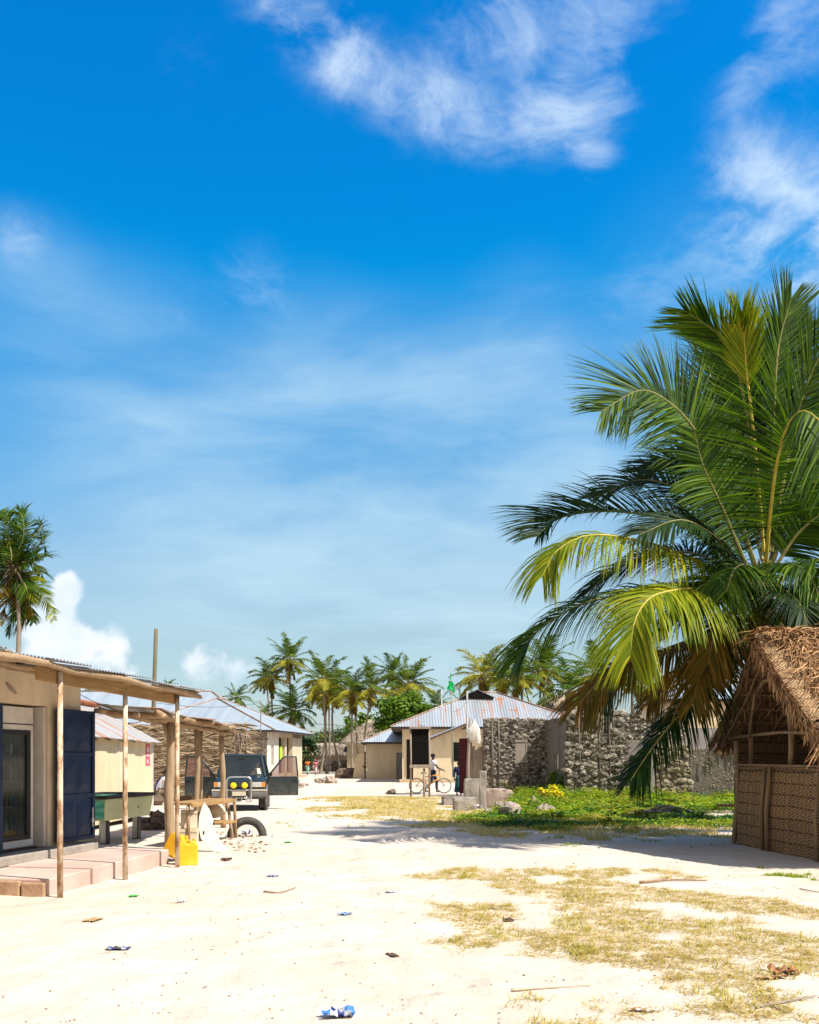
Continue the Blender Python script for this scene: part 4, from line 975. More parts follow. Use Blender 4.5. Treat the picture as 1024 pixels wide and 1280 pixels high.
for row in range(13):
    z = 2.8 - row * .2
    def fn(a, b, z=z): return V(-12.2 + 6.1 * a, 37.98 - .02 * b, z + .05 * math.sin(a * 40 + z * 9)), V(1 if math.sin(a * 5000) > 0 else -1, -.06, -.22).normalized(), V(0, -1, 0)
    thatch_blades(mb, fn, 620, 40 + row, .3, .75, .016, .09, .14)
mb.build('thatch', m_thatch('tan_thatch', (.50, .38, .245), (.34, .245, .15), (.16, .11, .065)), hw_, world=True)
for x in (-12.0, -9.3, -7.4, -6.05):
    mb = MB(); mb.tube([(x, 37.88, -.1), (x + .04, 37.9, 1.4), (x - .02, 37.88, 2.95)], [.05, .045, .04], 7); mb.build('post', M_POST, hw_, world=True, smooth=True)
mb = MB()
def fn(a, b): return V(-6.5 + .5 * a, 37.8 + .3 * b, 2.6 - .5 * b), V(.2, -.1, -1).normalized(), V(.5, -.8, 0).normalized()
thatch_blades(mb, fn, 120, 77, .3, .8, .012, .05, .4); mb.build('loose_thatch', M_GREYTHATCH, hw_, world=True)

# ---------------------------------------------------------------- corrugated hip-roofed houses
M_ROOF_PALE = m_metal_roof('pale_blue_tin', (.40, .46, .50), amount=.38)
M_ROOF_PALE_X = m_metal_roof('pale_blue_tin_side', (.40, .46, .50), amount=.38, along=(1, 0, 0))
M_ROOF_WHITE = m_metal_roof('whitish_tin', (.46, .51, .54), amount=.25)
M_ROOF_WHITE_X = m_metal_roof('whitish_tin_side', (.46, .51, .54), amount=.25, along=(1, 0, 0))
M_FASCIA = m_simple('dark_fascia', (.10, .075, .06), None, 3)
def hip_roof(parent, x0, x1, y0, y1, z, rise, in0, in1, mats, per=.15, amp=.012, name='roof', axis='x', thick=.06):
    """eaves rectangle, ridge along axis with insets in0/in1 from both ends"""
    mb = MB()
    A, B, C_, D_ = V(x0, y0, z), V(x1, y0, z), V(x1, y1, z), V(x0, y1, z)
    if axis == 'x': r0, r1 = V(x0 + in0, (y0 + y1) / 2, z + rise), V(x1 - in1, (y0 + y1) / 2, z + rise); F = ((A, B, r0, r1, 0), (B, C_, r1, r1, 1), (C_, D_, r1, r0, 0), (D_, A, r0, r0, 1))
    else: r0, r1 = V((x0 + x1) / 2, y0 + in0, z + rise), V((x0 + x1) / 2, y1 - in1, z + rise); F = ((A, B, r0, r0, 0), (B, C_, r0, r1, 1), (C_, D_, r1, r1, 0), (D_, A, r1, r0, 1))
    for a, b_, c_, d_, mi in F: corr_face(mb, a, b_, c_, d_, per, amp, 5, mi)
    o = mb.build(name, mats, parent, smooth=True)
    mb = MB(); t_ = thick
    mb.bb(x0 + .05, x1 - .05, y0 + .06, y0 + .10, z - .14, z - .025); mb.bb(x0 + .05, x1 - .05, y1 - .10, y1 - .06, z - .14, z - .025); mb.bb(x0 + .06, x0 + .10, y0 + .105, y1 - .105, z - .14, z - .025); mb.bb(x1 - .10, x1 - .06, y0 + .105, y1 - .105, z - .14, z - .025)
    mb.bb(x0 + .11, x1 - .11, y0 + .11, y1 - .11, z - .10, z - .06); mb.build('fascia', M_FASCIA, o)
    mb = MB()
    for p in (A, B, C_, D_):
        q = r0 if (p - r0).length < (p - r1).length else r1
        mb.tube([p + V(0, 0, .03), q + V(0, 0, .035)], .05, 6)
    if (r1 - r0).length > .01: mb.tube([r0 + V(0, 0, .03), r1 + V(0, 0, .03)], .07, 6)
    mb.build('ridge_cap', m_simple('rusty_cap', (.33, .22, .16), (.22, .10, .05), 2, .8, c3=(.42, .42, .42)), o, smooth=True)
    return o
M_WALL_WHITE = m_plaster('white_limewash', (.72, .66, .56), (.45, .38, .29), (.45, .30, .17), .8)
M_WALL_CREAM = m_plaster('cream_limewash', (.62, .52, .37), (.33, .27, .19), (.45, .31, .17), .7)
M_WALL_GREY = m_plaster('grey_render', (.66, .55, .37), (.36, .30, .21), (.58, .47, .31), .5)
M_WALL_STONE = m_rag('rubble_render', (.40, .34, .27), (.24, .20, .16), (.12, .10, .08))

# white house left of the street
hr = math.atan2(1.15, 10) ; wz = R(90) - hr
wh_ = thing('white_house', 'white and rubble house with pale tin hip roof left of the street', 'house', (-8.9, 64, .20), -hr)
# local: x to the right, y away; front-left corner wall runs to -x
mb = MB(); mb.bb(-9.2, -2.6, 0, .3, -.3, 3.05); mb.bb(-9.2, -8.9, .3, 10, -.3, 3.05); mb.bb(-9.2, 0, 9.7, 10, -.3, 3.05); mb.build('wall', M_WALL_CREAM, wh_)
mb = MB(); mb.bb(-2.6, -.004, .0, .3, -.3, 3.05)
r = random.Random(5)
for i in range(500): mb.ball((r.uniform(-2.6, -.02), -.01, r.uniform(0, 3.0)), (r.uniform(.05, .12), .05, r.uniform(.04, .09)), 1, 0, .4, i)
mb.build('rubble_wall', M_WALL_STONE, wh_)
mb = MB(); mb.bb(-.3, 0, .0, .9, -.3, 3.05); mb.bb(-.3, 0, 1.7, 3.0, -.3, 3.05); mb.bb(-.3, 0, .9, 1.7, -.3, .9); mb.bb(-.3, 0, .9, 1.7, 2.2, 3.05)
mb.build('whitewashed_wall', M_WALL_WHITE, wh_)
mb = MB(); mb.bb(-.3, -.02, 4.9, 5.35, -.3, 3.05); mb.bb(-.3, 0, 7.0, 9.7, -.3, 3.05); mb.bb(-2.2, -2.0, 3, 9.7, -.3, 3.05); mb.bb(-.3, 0, 3.0, 9.7, 2.75, 3.05); mb.bb(-.3, -.02, 3.0, 7.0, -.3, .35); mb.build('porch_wall', M_WALL_CREAM, wh_)
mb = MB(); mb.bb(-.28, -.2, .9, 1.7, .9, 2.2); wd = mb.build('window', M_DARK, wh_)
mb = MB(); mb.bb(-.2, .02, .86, .93, .88, 2.22); mb.bb(-.2, .02, 1.67, 1.74, .88, 2.22); mb.bb(-.1, -.06, 1.28, 1.32, .9, 2.2); mb.build('frame', M_WALL_WHITE, wd)
mb = MB(); mb.bb(-.02, .35, 2.9, 10.1, -.3, .12); mb.build('plinth', m_simple('ochre_plinth', (.48, .30, .16), (.35, .22, .13), 2), wh_)
mb = MB(); mb.bb(.0, .04, 3.6, 4.3, 1.0, 1.9)
ycl = mb.build('hanging_cloth', cloth('lime_cloth', (.45, .62, .05)), None); ycl.parent = None
ycl.location = Vector(wh_.location) + Matrix.Rotation(-hr, 3, 'Z') @ Vector((-.1, 0, .25)); ycl.rotation_euler = wh_.rotation_euler; tag(ycl, 'lime green cloth hanging in the porch of the white house', 'cloth')
hip_roof(wh_, -9.8, .62, -.62, 11.2, 3.12, 2.25, 5.1, 5.1, [M_ROOF_PALE, M_ROOF_PALE_X], axis='y')
# pole on roof corner
mb = MB(); q = P(326, 905, 63.4); mb.tube([q + V(0, 0, -.5), P(326, 876, 63.4)], .035, 6); mb.tube([P(319, 877, 63.4), P(327, 876, 63.4)], .02, 5); o = mb.build('roof_pole', M_GREYWOOD); tag(o, 'thin metal pole with short arm on the near corner of the white house', 'pole')
# big tin roof behind it
bh = thing('tin_roofed_house', 'house behind the white house, only its big pale tin roof showing', 'house', (-23, 84, .2))
mb = MB(); mb.bb(-8, 8, -5, 5, -.2, 3.9); mb.build('wall', M_WALL_CREAM, bh)
hip_roof(bh, -9, 11.2, -7.5, 6, 4.0, 2.75, 5, 4.3, [M_ROOF_PALE, M_ROOF_PALE_X])

# house in the middle with the vent gablet
mh = thing('grey_house', 'grey rendered house with wide blue tin hip roof and gablet vent', 'house', (-.41, 58, .22))
mb = MB(); Lh = 10.2
mb.bb(0, .2, 0, .25, 0, 3.05); mb.bb(.62, 2.9, 0, .25, 0, 3.05); mb.bb(3.95, Lh, 0, .25, 0, 3.05); mb.bb(.2, .62, 0, .25, 2.42, 3.05); mb.bb(2.9, 3.95, 0, .25, 0, 1.15); mb.bb(2.9, 3.95, 0, .25, 2.25, 3.05)
mb.bb(0, .25, .25, 8.5, 0, 3.05); mb.bb(Lh - .25, Lh, .25, 8.5, 0, 3.05); mb.bb(.25, Lh - .25, 8.25, 8.5, 0, 3.05); mb.build('wall', M_WALL_GREY, mh)
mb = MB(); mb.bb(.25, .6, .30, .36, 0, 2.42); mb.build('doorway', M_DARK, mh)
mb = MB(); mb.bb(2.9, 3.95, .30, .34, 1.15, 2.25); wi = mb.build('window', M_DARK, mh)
mb = MB()
for k in range(7): mb.hexa([(2.93, .10, 1.20 + k * .15), (3.92, .10, 1.20 + k * .15), (3.92, .2, 1.27 + k * .15), (2.93, .2, 1.27 + k * .15)], [(2.93, .10, 1.21 + k * .15), (3.92, .10, 1.21 + k * .15), (3.92, .2, 1.28 + k * .15), (2.93, .2, 1.28 + k * .15)])
mb.build('louvre', m_simple('dark_louvre', (.07, .07, .075), None), wi)
mb = MB(); mb.bb(2.83, 2.895, -.04, .2, 1.1, 2.3); mb.build('frame', m_simple('greenish_frame', (.30, .36, .28), None), wi)
mb = MB(); mb.bb(-.15, Lh + .15, -.35, -.003, -.3, .16); mb.build('plinth', M_WALL_CREAM, mh)
hr_ = hip_roof(mh, -.68, 11.0, -.62, 9.1, 3.12, 2.2, 5.15, 5.3, [m_metal_roof('blue_grey_tin', (.40, .43, .45), amount=.66, band=(4.15, 4.9)), m_metal_roof('blue_grey_tin_side', (.40, .43, .45), amount=.66, along=(1, 0, 0))], per=.16, amp=.015)
mb = MB()      # gablet vent at the ridge
gx0, gx1, gy, gzt = 3.55, 5.35, 3.2, 5.42
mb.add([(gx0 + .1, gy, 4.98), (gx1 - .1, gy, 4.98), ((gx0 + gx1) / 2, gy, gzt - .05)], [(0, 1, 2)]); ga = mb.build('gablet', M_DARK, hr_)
mb = MB(); ap = V((gx0 + gx1) / 2, gy - .22, gzt)
for e_ in (V(gx0 - .12, gy - .22, 4.95), V(gx1 + .12, gy - .22, 4.95)): mb.hexa([e_, ap, ap + V(0, 1.6, 0), e_ + V(0, 1.6, 0)] if e_.x < ap.x else [ap, e_, e_ + V(0, 1.6, 0), ap + V(0, 1.6, 0)], [x + V(0, 0, .035) for x in ([e_, ap, ap + V(0, 1.6, 0), e_ + V(0, 1.6, 0)] if e_.x < ap.x else [ap, e_, e_ + V(0, 1.6, 0), ap + V(0, 1.6, 0)])])
mb.build('gablet_roof', m_simple('dark_tin', (.17, .18, .19), None, 3, .6), hr_)
# cream outbuilding between
ob = thing('cream_outbuilding', 'low cream building with whitish tin roof and grey door beside the stone wall', 'house', (-2.8, 66, .20))
mb = MB(); mb.bb(0, 1.95, 0, .25, -.2, 2.35); mb.bb(2.42, 4.6, 0, .25, -.2, 2.35); mb.bb(1.95, 2.42, 0, .25, 1.72, 2.35); mb.bb(0, .25, .25, 5, -.2, 2.35); mb.build('wall', M_WALL_GREY, ob)
mb = MB(); mb.bb(1.95, 2.42, .08, .14, -.1, 1.72); dd = mb.build('door', m_simple('grey_paint', (.30, .31, .29), (.19, .19, .18), 5, .8, stretch=(6, 1, .6)), ob)
mb = MB()
for x in (2.06, 2.18, 2.30): mb.bb(x, x + .012, .066, .078, -.08, 1.7)
mb.build('plank_gap', M_DARK, dd)
hip_roof(ob, -.35, 7.2, -.6, 6.4, 2.40, 1.45, 3.2, 3.2, [M_ROOF_WHITE, M_ROOF_WHITE_X])

# ---------------------------------------------------------------- far end of the street
def thatch_hut(name, label, cx, cy, L, Wd, eave, rise, ridge, seed, wallmat, n=2600, blade=.02):
    h = thing(name, label, 'hut', (cx, cy, .2)); mb = MB(); mb.bb(-L / 2 + .5, L / 2 - .5, -Wd / 2 + .5, Wd / 2 - .5, -.2, eave + .15); mb.build('wall', wallmat, h)
    A, B, C_, D_ = V(-L / 2, -Wd / 2, eave), V(L / 2, -Wd / 2, eave), V(L / 2, Wd / 2, eave), V(-L / 2, Wd / 2, eave); r0, r1 = V(-ridge / 2, 0, eave + rise), V(ridge / 2 + .001, 0, eave + rise)
    mb = MB(); lo = V(0, 0, -.22)
    mb.add([A, B, C_, D_, r0, r1, A + lo, B + lo, C_ + lo, D_ + lo], [(0, 1, 5, 4), (1, 2, 5), (2, 3, 4, 5), (3, 0, 4), (0, 6, 7, 1), (1, 7, 8, 2), (2, 8, 9, 3), (3, 9, 6, 0), (6, 9, 8, 7)])
    for k, (a, b_, c_, d_) in enumerate(((A, B, r0, r1), (B, C_, r1, r1), (D_, A, r0, r0))):
        nrm = (b_ - a).cross(c_ - a).normalized()
        def fn(u, v, a=a, b_=b_, c_=c_, d_=d_, nrm=nrm):
            e0, e1 = a.lerp(b_, u), c_.lerp(d_, u); p = e0.lerp(e1, 1 - math.sqrt(1 - v * .98)); return p, (e0 - e1).normalized(), nrm
        thatch_blades(mb, fn, n if k == 0 else n // 2, seed + k, .3, .75, blade, .07, .25)
    mb.build('roof', M_GREYTHATCH, h); return h
thatch_hut('thatched_hut', 'tall pyramid thatched hut beyond the leaning palms', -3.75, 100, 5.4, 6, 2.9, 2.2, .3, 50, M_WALL_GREY)
thatch_hut('thatched_hut', 'long low hut under grey thatch at the end of the street', -8.7, 108, 6.6, 5, 1.75, 1.15, 5.0, 53, M_WALL_STONE)
thatch_hut('thatched_hut', 'small thatched hut showing between the trunks right of the long hut', -5.2, 112, 4.0, 5, 1.75, 1.05, 2.6, 56, M_WALL_STONE)
thatch_hut('thatched_house', 'large brown thatched roof rising behind the grey house', 11.9, 78, 8.5, 8, 3.2, 3.0, 2.2, 59, M_WALL_GREY, 4200, .02)
def small_house(label, cx, cy, L, Wd, wall_h, rise, wallmat, roofmat):
    h = thing('distant_house', label, 'house', (cx, cy, .2)); mb = MB(); mb.bb(-L / 2, L / 2, -Wd / 2, Wd / 2, -.2, wall_h); mb.build('wall', wallmat, h)
    mb = MB(); o_ = .4; A, B, C_, D_ = V(-L / 2 - o_, -Wd / 2 - o_, wall_h), V(L / 2 + o_, -Wd / 2 - o_, wall_h), V(L / 2 + o_, Wd / 2 + o_, wall_h), V(-L / 2 - o_, Wd / 2 + o_, wall_h); r0, r1 = V(-L / 2 - o_, 0, wall_h + rise), V(L / 2 + o_, 0, wall_h + rise)
    mb.add([A, B, C_, D_, r0, r1], [(0, 1, 5, 4), (2, 3, 4, 5), (1, 2, 5), (3, 0, 4)]); mb.build('roof', roofmat, h)
    mb = MB(); mb.bb(-L * .12, L * .05, -Wd / 2 - .03, -Wd / 2 + .02, 0, min(1.9, wall_h - .2)); mb.build('door', M_GREYWOOD, h); return h
small_house('distant house with flat orange roof behind the white house', -12.0, 135, 5, 5, 1.7, .75, M_WALL_CREAM, m_simple('clay_roof', (.52, .33, .20), (.40, .24, .14), 2))
small_house('distant house with whitish tin roof beside the road end', -10.6, 118, 2.6, 5, 1.4, .9, M_WALL_WHITE, m_simple('far_white_tin', (.58, .63, .68), None, 2, .5))
small_house('small distant house with red roof right of the white house', -11.35, 104, 1.6, 4, 1.0, .7, M_WALL_STONE, m_simple('red_tin', (.42, .11, .06), (.30, .08, .05), 2))
tk = thing('water_tank', 'black plastic water tank on a low stand among the palms', 'tank', (-6.3, 106, .2))
mb = MB(); mb.lathe([(0, 1.8), (.42, 1.8), (.46, 1.9), (.43, 2.0), (.46, 2.1), (.43, 2.2), (.46, 2.35), (.40, 2.48), (.18, 2.58), (0, 2.58)], n=20); mb.build('tank', M_BLACK, tk, smooth=True)
for a, c_ in ((-.35, -.35), (.35, -.35), (.35, .35), (-.35, .35)):
    mb = MB(); mb.bb(a - .05, a + .05, c_ - .05, c_ + .05, -.2, 1.8); mb.build('leg', M_CONC, tk)

def rag_wall(mb, a, b_, z0, z1, th, n, seed, rmin=.07, rmax=.15, front=1, topvar=.12, skip=None, proud=.02, sub=1):
    """solid core with stones set in the face that looks to the left of a->b"""
    a, b_ = Vector((a[0], a[1], 0)), Vector((b_[0], b_[1], 0)); ex = (b_ - a); L = ex.length; ex.normalize(); nr = Vector((-ex.y, ex.x, 0)) * -front
    r = random.Random(seed); N = max(3, int(L / .35))
    tops = [z1 + topvar * mnoise.noise(Vector((i * .9, seed, 0))) * 1.4 for i in range(N + 1)]
    for i in range(N):
        p, q = a + ex * (L * i / N), a + ex * (L * (i + 1) / N)
        h0, h1 = tops[i], tops[i + 1]; bk = -nr * th
        mb.hexa([p + V(0, 0, z0), q + V(0, 0, z0), q + bk + V(0, 0, z0), p + bk + V(0, 0, z0)], [p + V(0, 0, h0), q + V(0, 0, h1), q + bk + V(0, 0, h1), p + bk + V(0, 0, h0)], 0)
    rot = Matrix(((ex.x, nr.x, 0), (ex.y, nr.y, 0), (0, 0, 1)))
    for k in range(n):
        s_ = r.uniform(.03, L - .03); i = min(N - 1, int(s_ / L * N)); top = tops[i]
        if k < n * .12: zz = top - r.uniform(-.02, .06); dep = -r.uniform(0, th)
        else: zz = z0 + (top - z0) * r.random(); dep = r.uniform(-.03, proud)
        if skip and skip(s_, zz): continue
        c = a + ex * s_ + nr * dep + V(0, 0, zz); q = r.uniform(rmin, rmax)
        rr_ = rot @ Matrix.Rotation(r.uniform(-.6, .6), 3, 'Y')
        mb.ball(c, (q * r.uniform(.9, 1.5), q * r.uniform(.5, .9), q * r.uniform(.55, 1)), sub, 1, .55, k + seed * 7, rr_)
M_RAG = m_rag('coral_rag', (.43, .375, .30), (.185, .16, .128), (.042, .037, .031))
M_MORTAR = m_simple('old_mortar', (.21, .18, .145), (.10, .085, .07), 3, .95, .8, .04)
# stone wall fragment by the outbuilding
sw = thing('stone_wall', 'low broken coral stone wall with pale pillar left of the cream outbuilding', 'wall', (-2.9, 67.2, .2))
mb = MB()
rag_wall(mb, (-3.35, 67.3), (-2.35, 66.6), .1, 1.85, .35, 150, 3, .09, .17); mb.build('stonework', [M_MORTAR, M_RAG], sw, world=True)
mb = MB(); mb.hexa([(-3.75, 66.9, .1), (-2.95, 66.9, .1), (-2.95, 67.2, .1), (-3.75, 67.2, .1)], [(-3.42, 66.9, 1.85), (-2.97, 66.9, 1.9), (-2.97, 67.2, 1.9), (-3.42, 67.2, 1.85)]); mb.build('rendered_pillar', M_WALL_GREY, sw, world=True)
sw2 = thing('stone_wall', 'long low stone wall in front of the long thatched hut', 'wall', (-8, 101, .2)); mb = MB(); rag_wall(mb, (-11.5, 101.5), (-5.0, 100.5), .1, 1.25, .35, 330, 4, .1, .2); mb.build('stonework', [M_MORTAR, M_RAG], sw2, world=True)
# utility pole behind the roofs
q = P(192, 946, 45); mb = MB(); a, b_ = P(188.5, 960, 45), P(195.2, 786, 45); a.z = -.3
mb.tube([a, a.lerp(b_, .5), b_], [.105, .095, .085], 10); o = mb.build('utility_pole', m_wood('green_grey_pole', (.17, .15, .09), (.08, .072, .045), 'z'), None, smooth=True); o2 = o; tag(o, 'bare wooden utility pole rising behind the tin roofs on the left', 'pole')
def wire(label, pts, r=.012, sag=.3, n=14):
    a, b_ = Vector(pts[0]), Vector(pts[1]); mb = MB(); mb.tube([a.lerp(b_, i / n) - V(0, 0, sag * 4 * (i / n) * (1 - i / n)) for i in range(n + 1)], r, 4)
    tag(mb.build('overhead_wire', M_BLACK), label, 'wire')
wire('overhead wire from the wooden pole to the white house', (P(191.5, 878, 45), P(326, 878, 63.4)), .010, .25)
wire('overhead wire crossing the end of the street below the palm crowns', (P(300, 896, 80), P(500, 908, 80)), .016, .2)
wire('lower overhead wire crossing the far end of the street', (P(300, 914, 95), P(500, 914, 95)), .014, .2)
wire('overhead wire from the wooden pole towards the shop', (P(191.5, 884, 45), P(100, 868, 22)), .010, .3)
# ---------------------------------------------------------------- framed dark panel by the road
fx = 41.8; fp = thing('notice_frame', 'tall rough wooden frame holding a dark panel beside the bicycle', 'wooden frame', gp((525 - 512) * fx / FPX, fx))
g = fp.location.z; xl, xr = (513.6 - 512) * fx / FPX, (536.7 - 512) * fx / FPX; xm = (530.2 - 512) * fx / FPX
for x, zt in ((xl, 2.78), (xr, 2.80)):
    mb = MB(); mb.tube([(x, fx, g - .2), (x + .012, fx, g + 1.4), (x - .005, fx, g + zt)], [.042, .04, .038], 8); mb.build('post', M_GREYWOOD, fp, world=True, smooth=True)
mb = MB(); mb.tube([(xm, fx - .07, g - .2), (xm, fx - .07, g + 1.18)], .045, 8); mb.build('post', M_GREYWOOD, fp, world=True, smooth=True)
mb = MB(); mb.box(((xl + xr) / 2, fx - .06, g + 2.84), (.88, .10, .10)); mb.build('top_plank', M_GREYWOOD, fp, world=True, bevel=.01)
mb = MB(); mb.box(((xl + xr) / 2 + .02, fx - .10, g + 1.26), (.90, .14, .13)); mb.build('ledge', M_GREYWOOD, fp, world=True, bevel=.01)
m, t, b = newmat('black_mesh_panel'); co = t.coords('Object'); f = t.voro(co, 26)
setc(t, b, t.mix(t.rng(f, .5, .2), (.005, .005, .005), (.022, .018, .015))); b.inputs['Roughness'].default_value = .9; b.inputs['Specular IOR Level'].default_value = .05
mb = MB(); mb.box(((xl + xr) / 2, fx, g + 2.06), (xr - xl - .06, .03, 1.46)); mb.build('panel', m, fp, world=True)

# lean-to tin roof, maroon gate, paling fence with sack
lt = thing('tin_lean_to', 'sloping sheet of tin roof over the maroon gate', 'lean-to', gp(2.1, 44))
mb = MB()
a, b_ = P(538, 922, 43.2), P(586, 903.5, 43.2); corr_face(mb, a, a + V(0, 1.3, .05), b_, b_ + V(0, 1.3, .05), .12, .014, 5)
sh2 = mb.build('roof', M_CORR, lt, world=True, smooth=True)
for yy, zz in ((.06, -.07), (1.2, -.05)):
    mb = MB(); mb.beam(a + V(.02, yy, zz), b_ + V(-.02, yy, zz), .05, .10); mb.build('rafter', M_LOG, sh2, world=True)
for x, y, zt in ((2.50, 44.4, 2.95), (2.53, 43.25, 2.92)):
    mb = MB(); mb.tube([(x, y, -.1), (x, y, zt)], .05, 7); mb.build('post', M_POST, lt, world=True)
mg = thing('maroon_gate', 'maroon painted steel gate leaf standing open under the lean-to', 'gate', gp(2.1, 43))
M_MAROON = m_simple('maroon_paint', (.07, .010, .009), (.045, .008, .008), 3, .75, spec=.1)
mb = MB(); p, q = P(574.5, 946, 43.0), P(584.5, 946, 42.4); z0, z1 = .12, 2.42
p.z = q.z = 0; mb.beam(p + V(0, 0, (z0 + z1) / 2), q + V(0, 0, (z0 + z1) / 2), .04, z1 - z0); lf = mb.build('leaf', M_MAROON, mg, world=True, bevel=.005)
mb = MB()
for zz in (.2, 1.2, 2.3): mb.beam(p + V(0, -.03, zz), q + V(0, -.03, zz), .03, .05)
mb.build('rail', M_MAROON, lf, world=True)
pf_ = thing('paling_fence', 'grey weathered paling fence between the maroon gate and the coral ruin', 'fence', gp(2.75, 42.4))
r = random.Random(6)
x = 2.46
while x < 3.14:
    w_ = r.uniform(.06, .1); h_ = r.uniform(1.75, 2.2)
    mb = MB(); mb.hexa([(x, 42.3, -.1), (x + w_, 42.3, -.1), (x + w_, 42.34, -.1), (x, 42.34, -.1)], [(x + r.uniform(-.02, .02), 42.3, h_), (x + w_, 42.3, h_ + r.uniform(-.05, .03)), (x + w_, 42.34, h_), (x, 42.34, h_)]); mb.build('paling', M_GREYWOOD, pf_, world=True); x += w_ + .006
mb = MB(); mb.bb(2.45, 3.15, 42.35, 42.40, .5, .58); mb.bb(2.45, 3.15, 42.35, 42.40, 1.6, 1.68); mb.build('rail', M_GREYWOOD, pf_, world=True)
mb = MB(); q = P(586, 946, 42.1); mb.tube([(q.x, 42.1, -.2), (q.x - .03, 42.1, 1.2), (q.x + .02, 42.1, 2.5), (q.x + .05, 42.12, 3.25)], [.075, .07, .06, .04], 8); mb.tube([(q.x, 42.1, 2.55), (q.x - .14, 42.05, 2.72)], [.05, .035], 7); mb.build('post', M_GREYWOOD, pf_, world=True, smooth=True)
mb = MB(); mb.tube([P(587, 918, 41.95), P(604, 920, 41.95)], .02, 6); mb.build('top_pole', M_GREYWOOD, pf_, world=True)
# white sack hung on the fence
mb = MB(); W2, H2 = .27, .92; gx_, gy_ = 10, 14
for sgn in (1, -1):
    o_ = len(mb.v)
    for j in range(gy_ + 1):
        for i in range(gx_ + 1):
            u, v_ = i / gx_ * 2 - 1, j / gy_; wv = (.15 + .85 * smooth(0, .55, v_)) * (1 - .25 * smooth(.8, 1, v_))
            mb.v.append((u * W2 * wv - .06 * (1 - v_) + .03 * math.sin(v_ * 7), -sgn * (.10 * math.sqrt(max(0, 1 - u * u)) * math.sin(PI * min(1, v_ * .9 + .1)) + .012 * math.sin(u * 9 + v_ * 5)), -H2 * v_ - .08 * u * v_))
    for j in range(gy_):
        for i in range(gx_):
            f_ = [o_ + j * (gx_ + 1) + i, o_ + j * (gx_ + 1) + i + 1, o_ + (j + 1) * (gx_ + 1) + i + 1, o_ + (j + 1) * (gx_ + 1) + i]; mb.f.append(f_ if sgn < 0 else f_[::-1]); mb.m.append(0)
sk = mb.build('white_sack', cloth('white_sacking', (.80, .77, .70), (.66, .62, .55)), None, smooth=True); sk.location = P(594, 899, 41.75); tag(sk, 'white sack hanging from the post top beside the coral ruin', 'sack')

# flag pole, pipes
fl = thing('flag_pole', 'thin pole with a small green flag in front of the grey house', 'flagpole', gp((567 - 512) * 50 / FPX, 50))
mb = MB(); a, b_ = P(566.5, 972, 50), P(563.2, 833, 50); mb.tube([a, a.lerp(b_, .5) + V(.01, 0, 0), b_], [.045, .035, .018], 8); mb.build('pole', m_wood('green_pole', (.30, .34, .25), (.18, .2, .15), 'z'), fl, world=True, smooth=True)
mb = MB()
for sgn in (0,):
    base = P(563.6, 852, 50); o_ = len(mb.v)
    for j in range(9):
        for i in range(9):
            u, v_ = i / 8, j / 8; mb.v.append((base.x - .14 + .30 * u + .05 * math.sin(v_ * 6 + u * 3), base.y - .05 + .10 * math.sin(u * 7 + v_ * 3), base.z - .42 * v_ - .10 * u * u + .05 * math.sin(u * 5)))
    for j in range(8):
        for i in range(8): mb.f.append([o_ + j * 9 + i, o_ + j * 9 + i + 1, o_ + (j + 1) * 9 + i + 1, o_ + (j + 1) * 9 + i]); mb.m.append(0)
M_FLAG = m_leaf('green_flag_cloth', (.0, .48, .12), (.02, .62, .18), .4)
f_ = mb.build('flag', M_FLAG, fl, world=True, smooth=True)
mb = MB(); mb.tube([P(563.4, 850, 50) + V(0, -.03, 0), P(563.5, 842, 50) + V(.02, -.03, 0)], .025, 5); mb.build('flag_ribbon', M_FLAG, f_, world=True)
for lab, x0, y0, x1, y1, d in (('pale metal pipe standing beside the paling fence, in front of the blue tin roof', 584, 945, 584, 864, 43.2), ('short pale mast rising from the left part of the blue tin roof', 552.5, 900, 552, 862, 56.9)):
    mb = MB(); mb.tube([P(x0, y0, d), P(x1, y1, d)], .04, 7)
    if d < 50: mb.box(P(585, 864.5, d), (.10, .06, .06))
    tag(mb.build('metal_pipe', m_simple('galvanised_pipe', (.60, .62, .62), None, 4, .5), None, smooth=False), lab, 'pipe')
mb = MB(); mb.tube([P(566, 889, 49.9).lerp(P(583.5, 876, 43.2), i / 8) - V(0, 0, .7 * (i / 8) * (1 - i / 8)) for i in range(9)], .010, 4); tag(mb.build('rope', M_GREYWOOD), 'slack rope between the flag pole and the pale pipe', 'rope')

# ---------------------------------------------------------------- coral ruin
M_GROOVE = m_wood('groove_dark', (.17, .14, .11), (.08, .065, .05), 'z')
ru = thing('coral_ruin', 'roofless ruin of rough coral stone walls with upright timber marks', 'ruin', gp(5.8, 41))
def win_skip(s_, z): return 1.25 < s_ < 1.72 and 1.5 < z < 2.25
xa, xb = 3.05, 5.62
mb = MB(); rag_wall(mb, (xa, 42.0), (xb, 42.0), -.1, 3.18, .5, 1300, 21, .045, .10, skip=lambda s, z: 1.30 < s < 1.75 and 1.5 < z < 2.25, proud=.015, topvar=.10)
mb.build('back_wall', [M_MORTAR, M_RAG], ru, world=True)
mb = MB(); mb.box((xa + 1.53, 41.985, 2.30), (.5, .06, .10)); mb.box((xa + 1.53, 41.98, 1.46), (.55, .08, .10)); mb.box((xa + 1.745, 41.985, 1.87), (.05, .05, .74)); mb.box((xa + 1.50, 41.99, 1.87), (.42, .03, .73)); mb.build('blocked_window', m_plaster('niche_plaster', (.36, .31, .25), (.2, .17, .13), (.3, .25, .2), .3), ru, world=True)
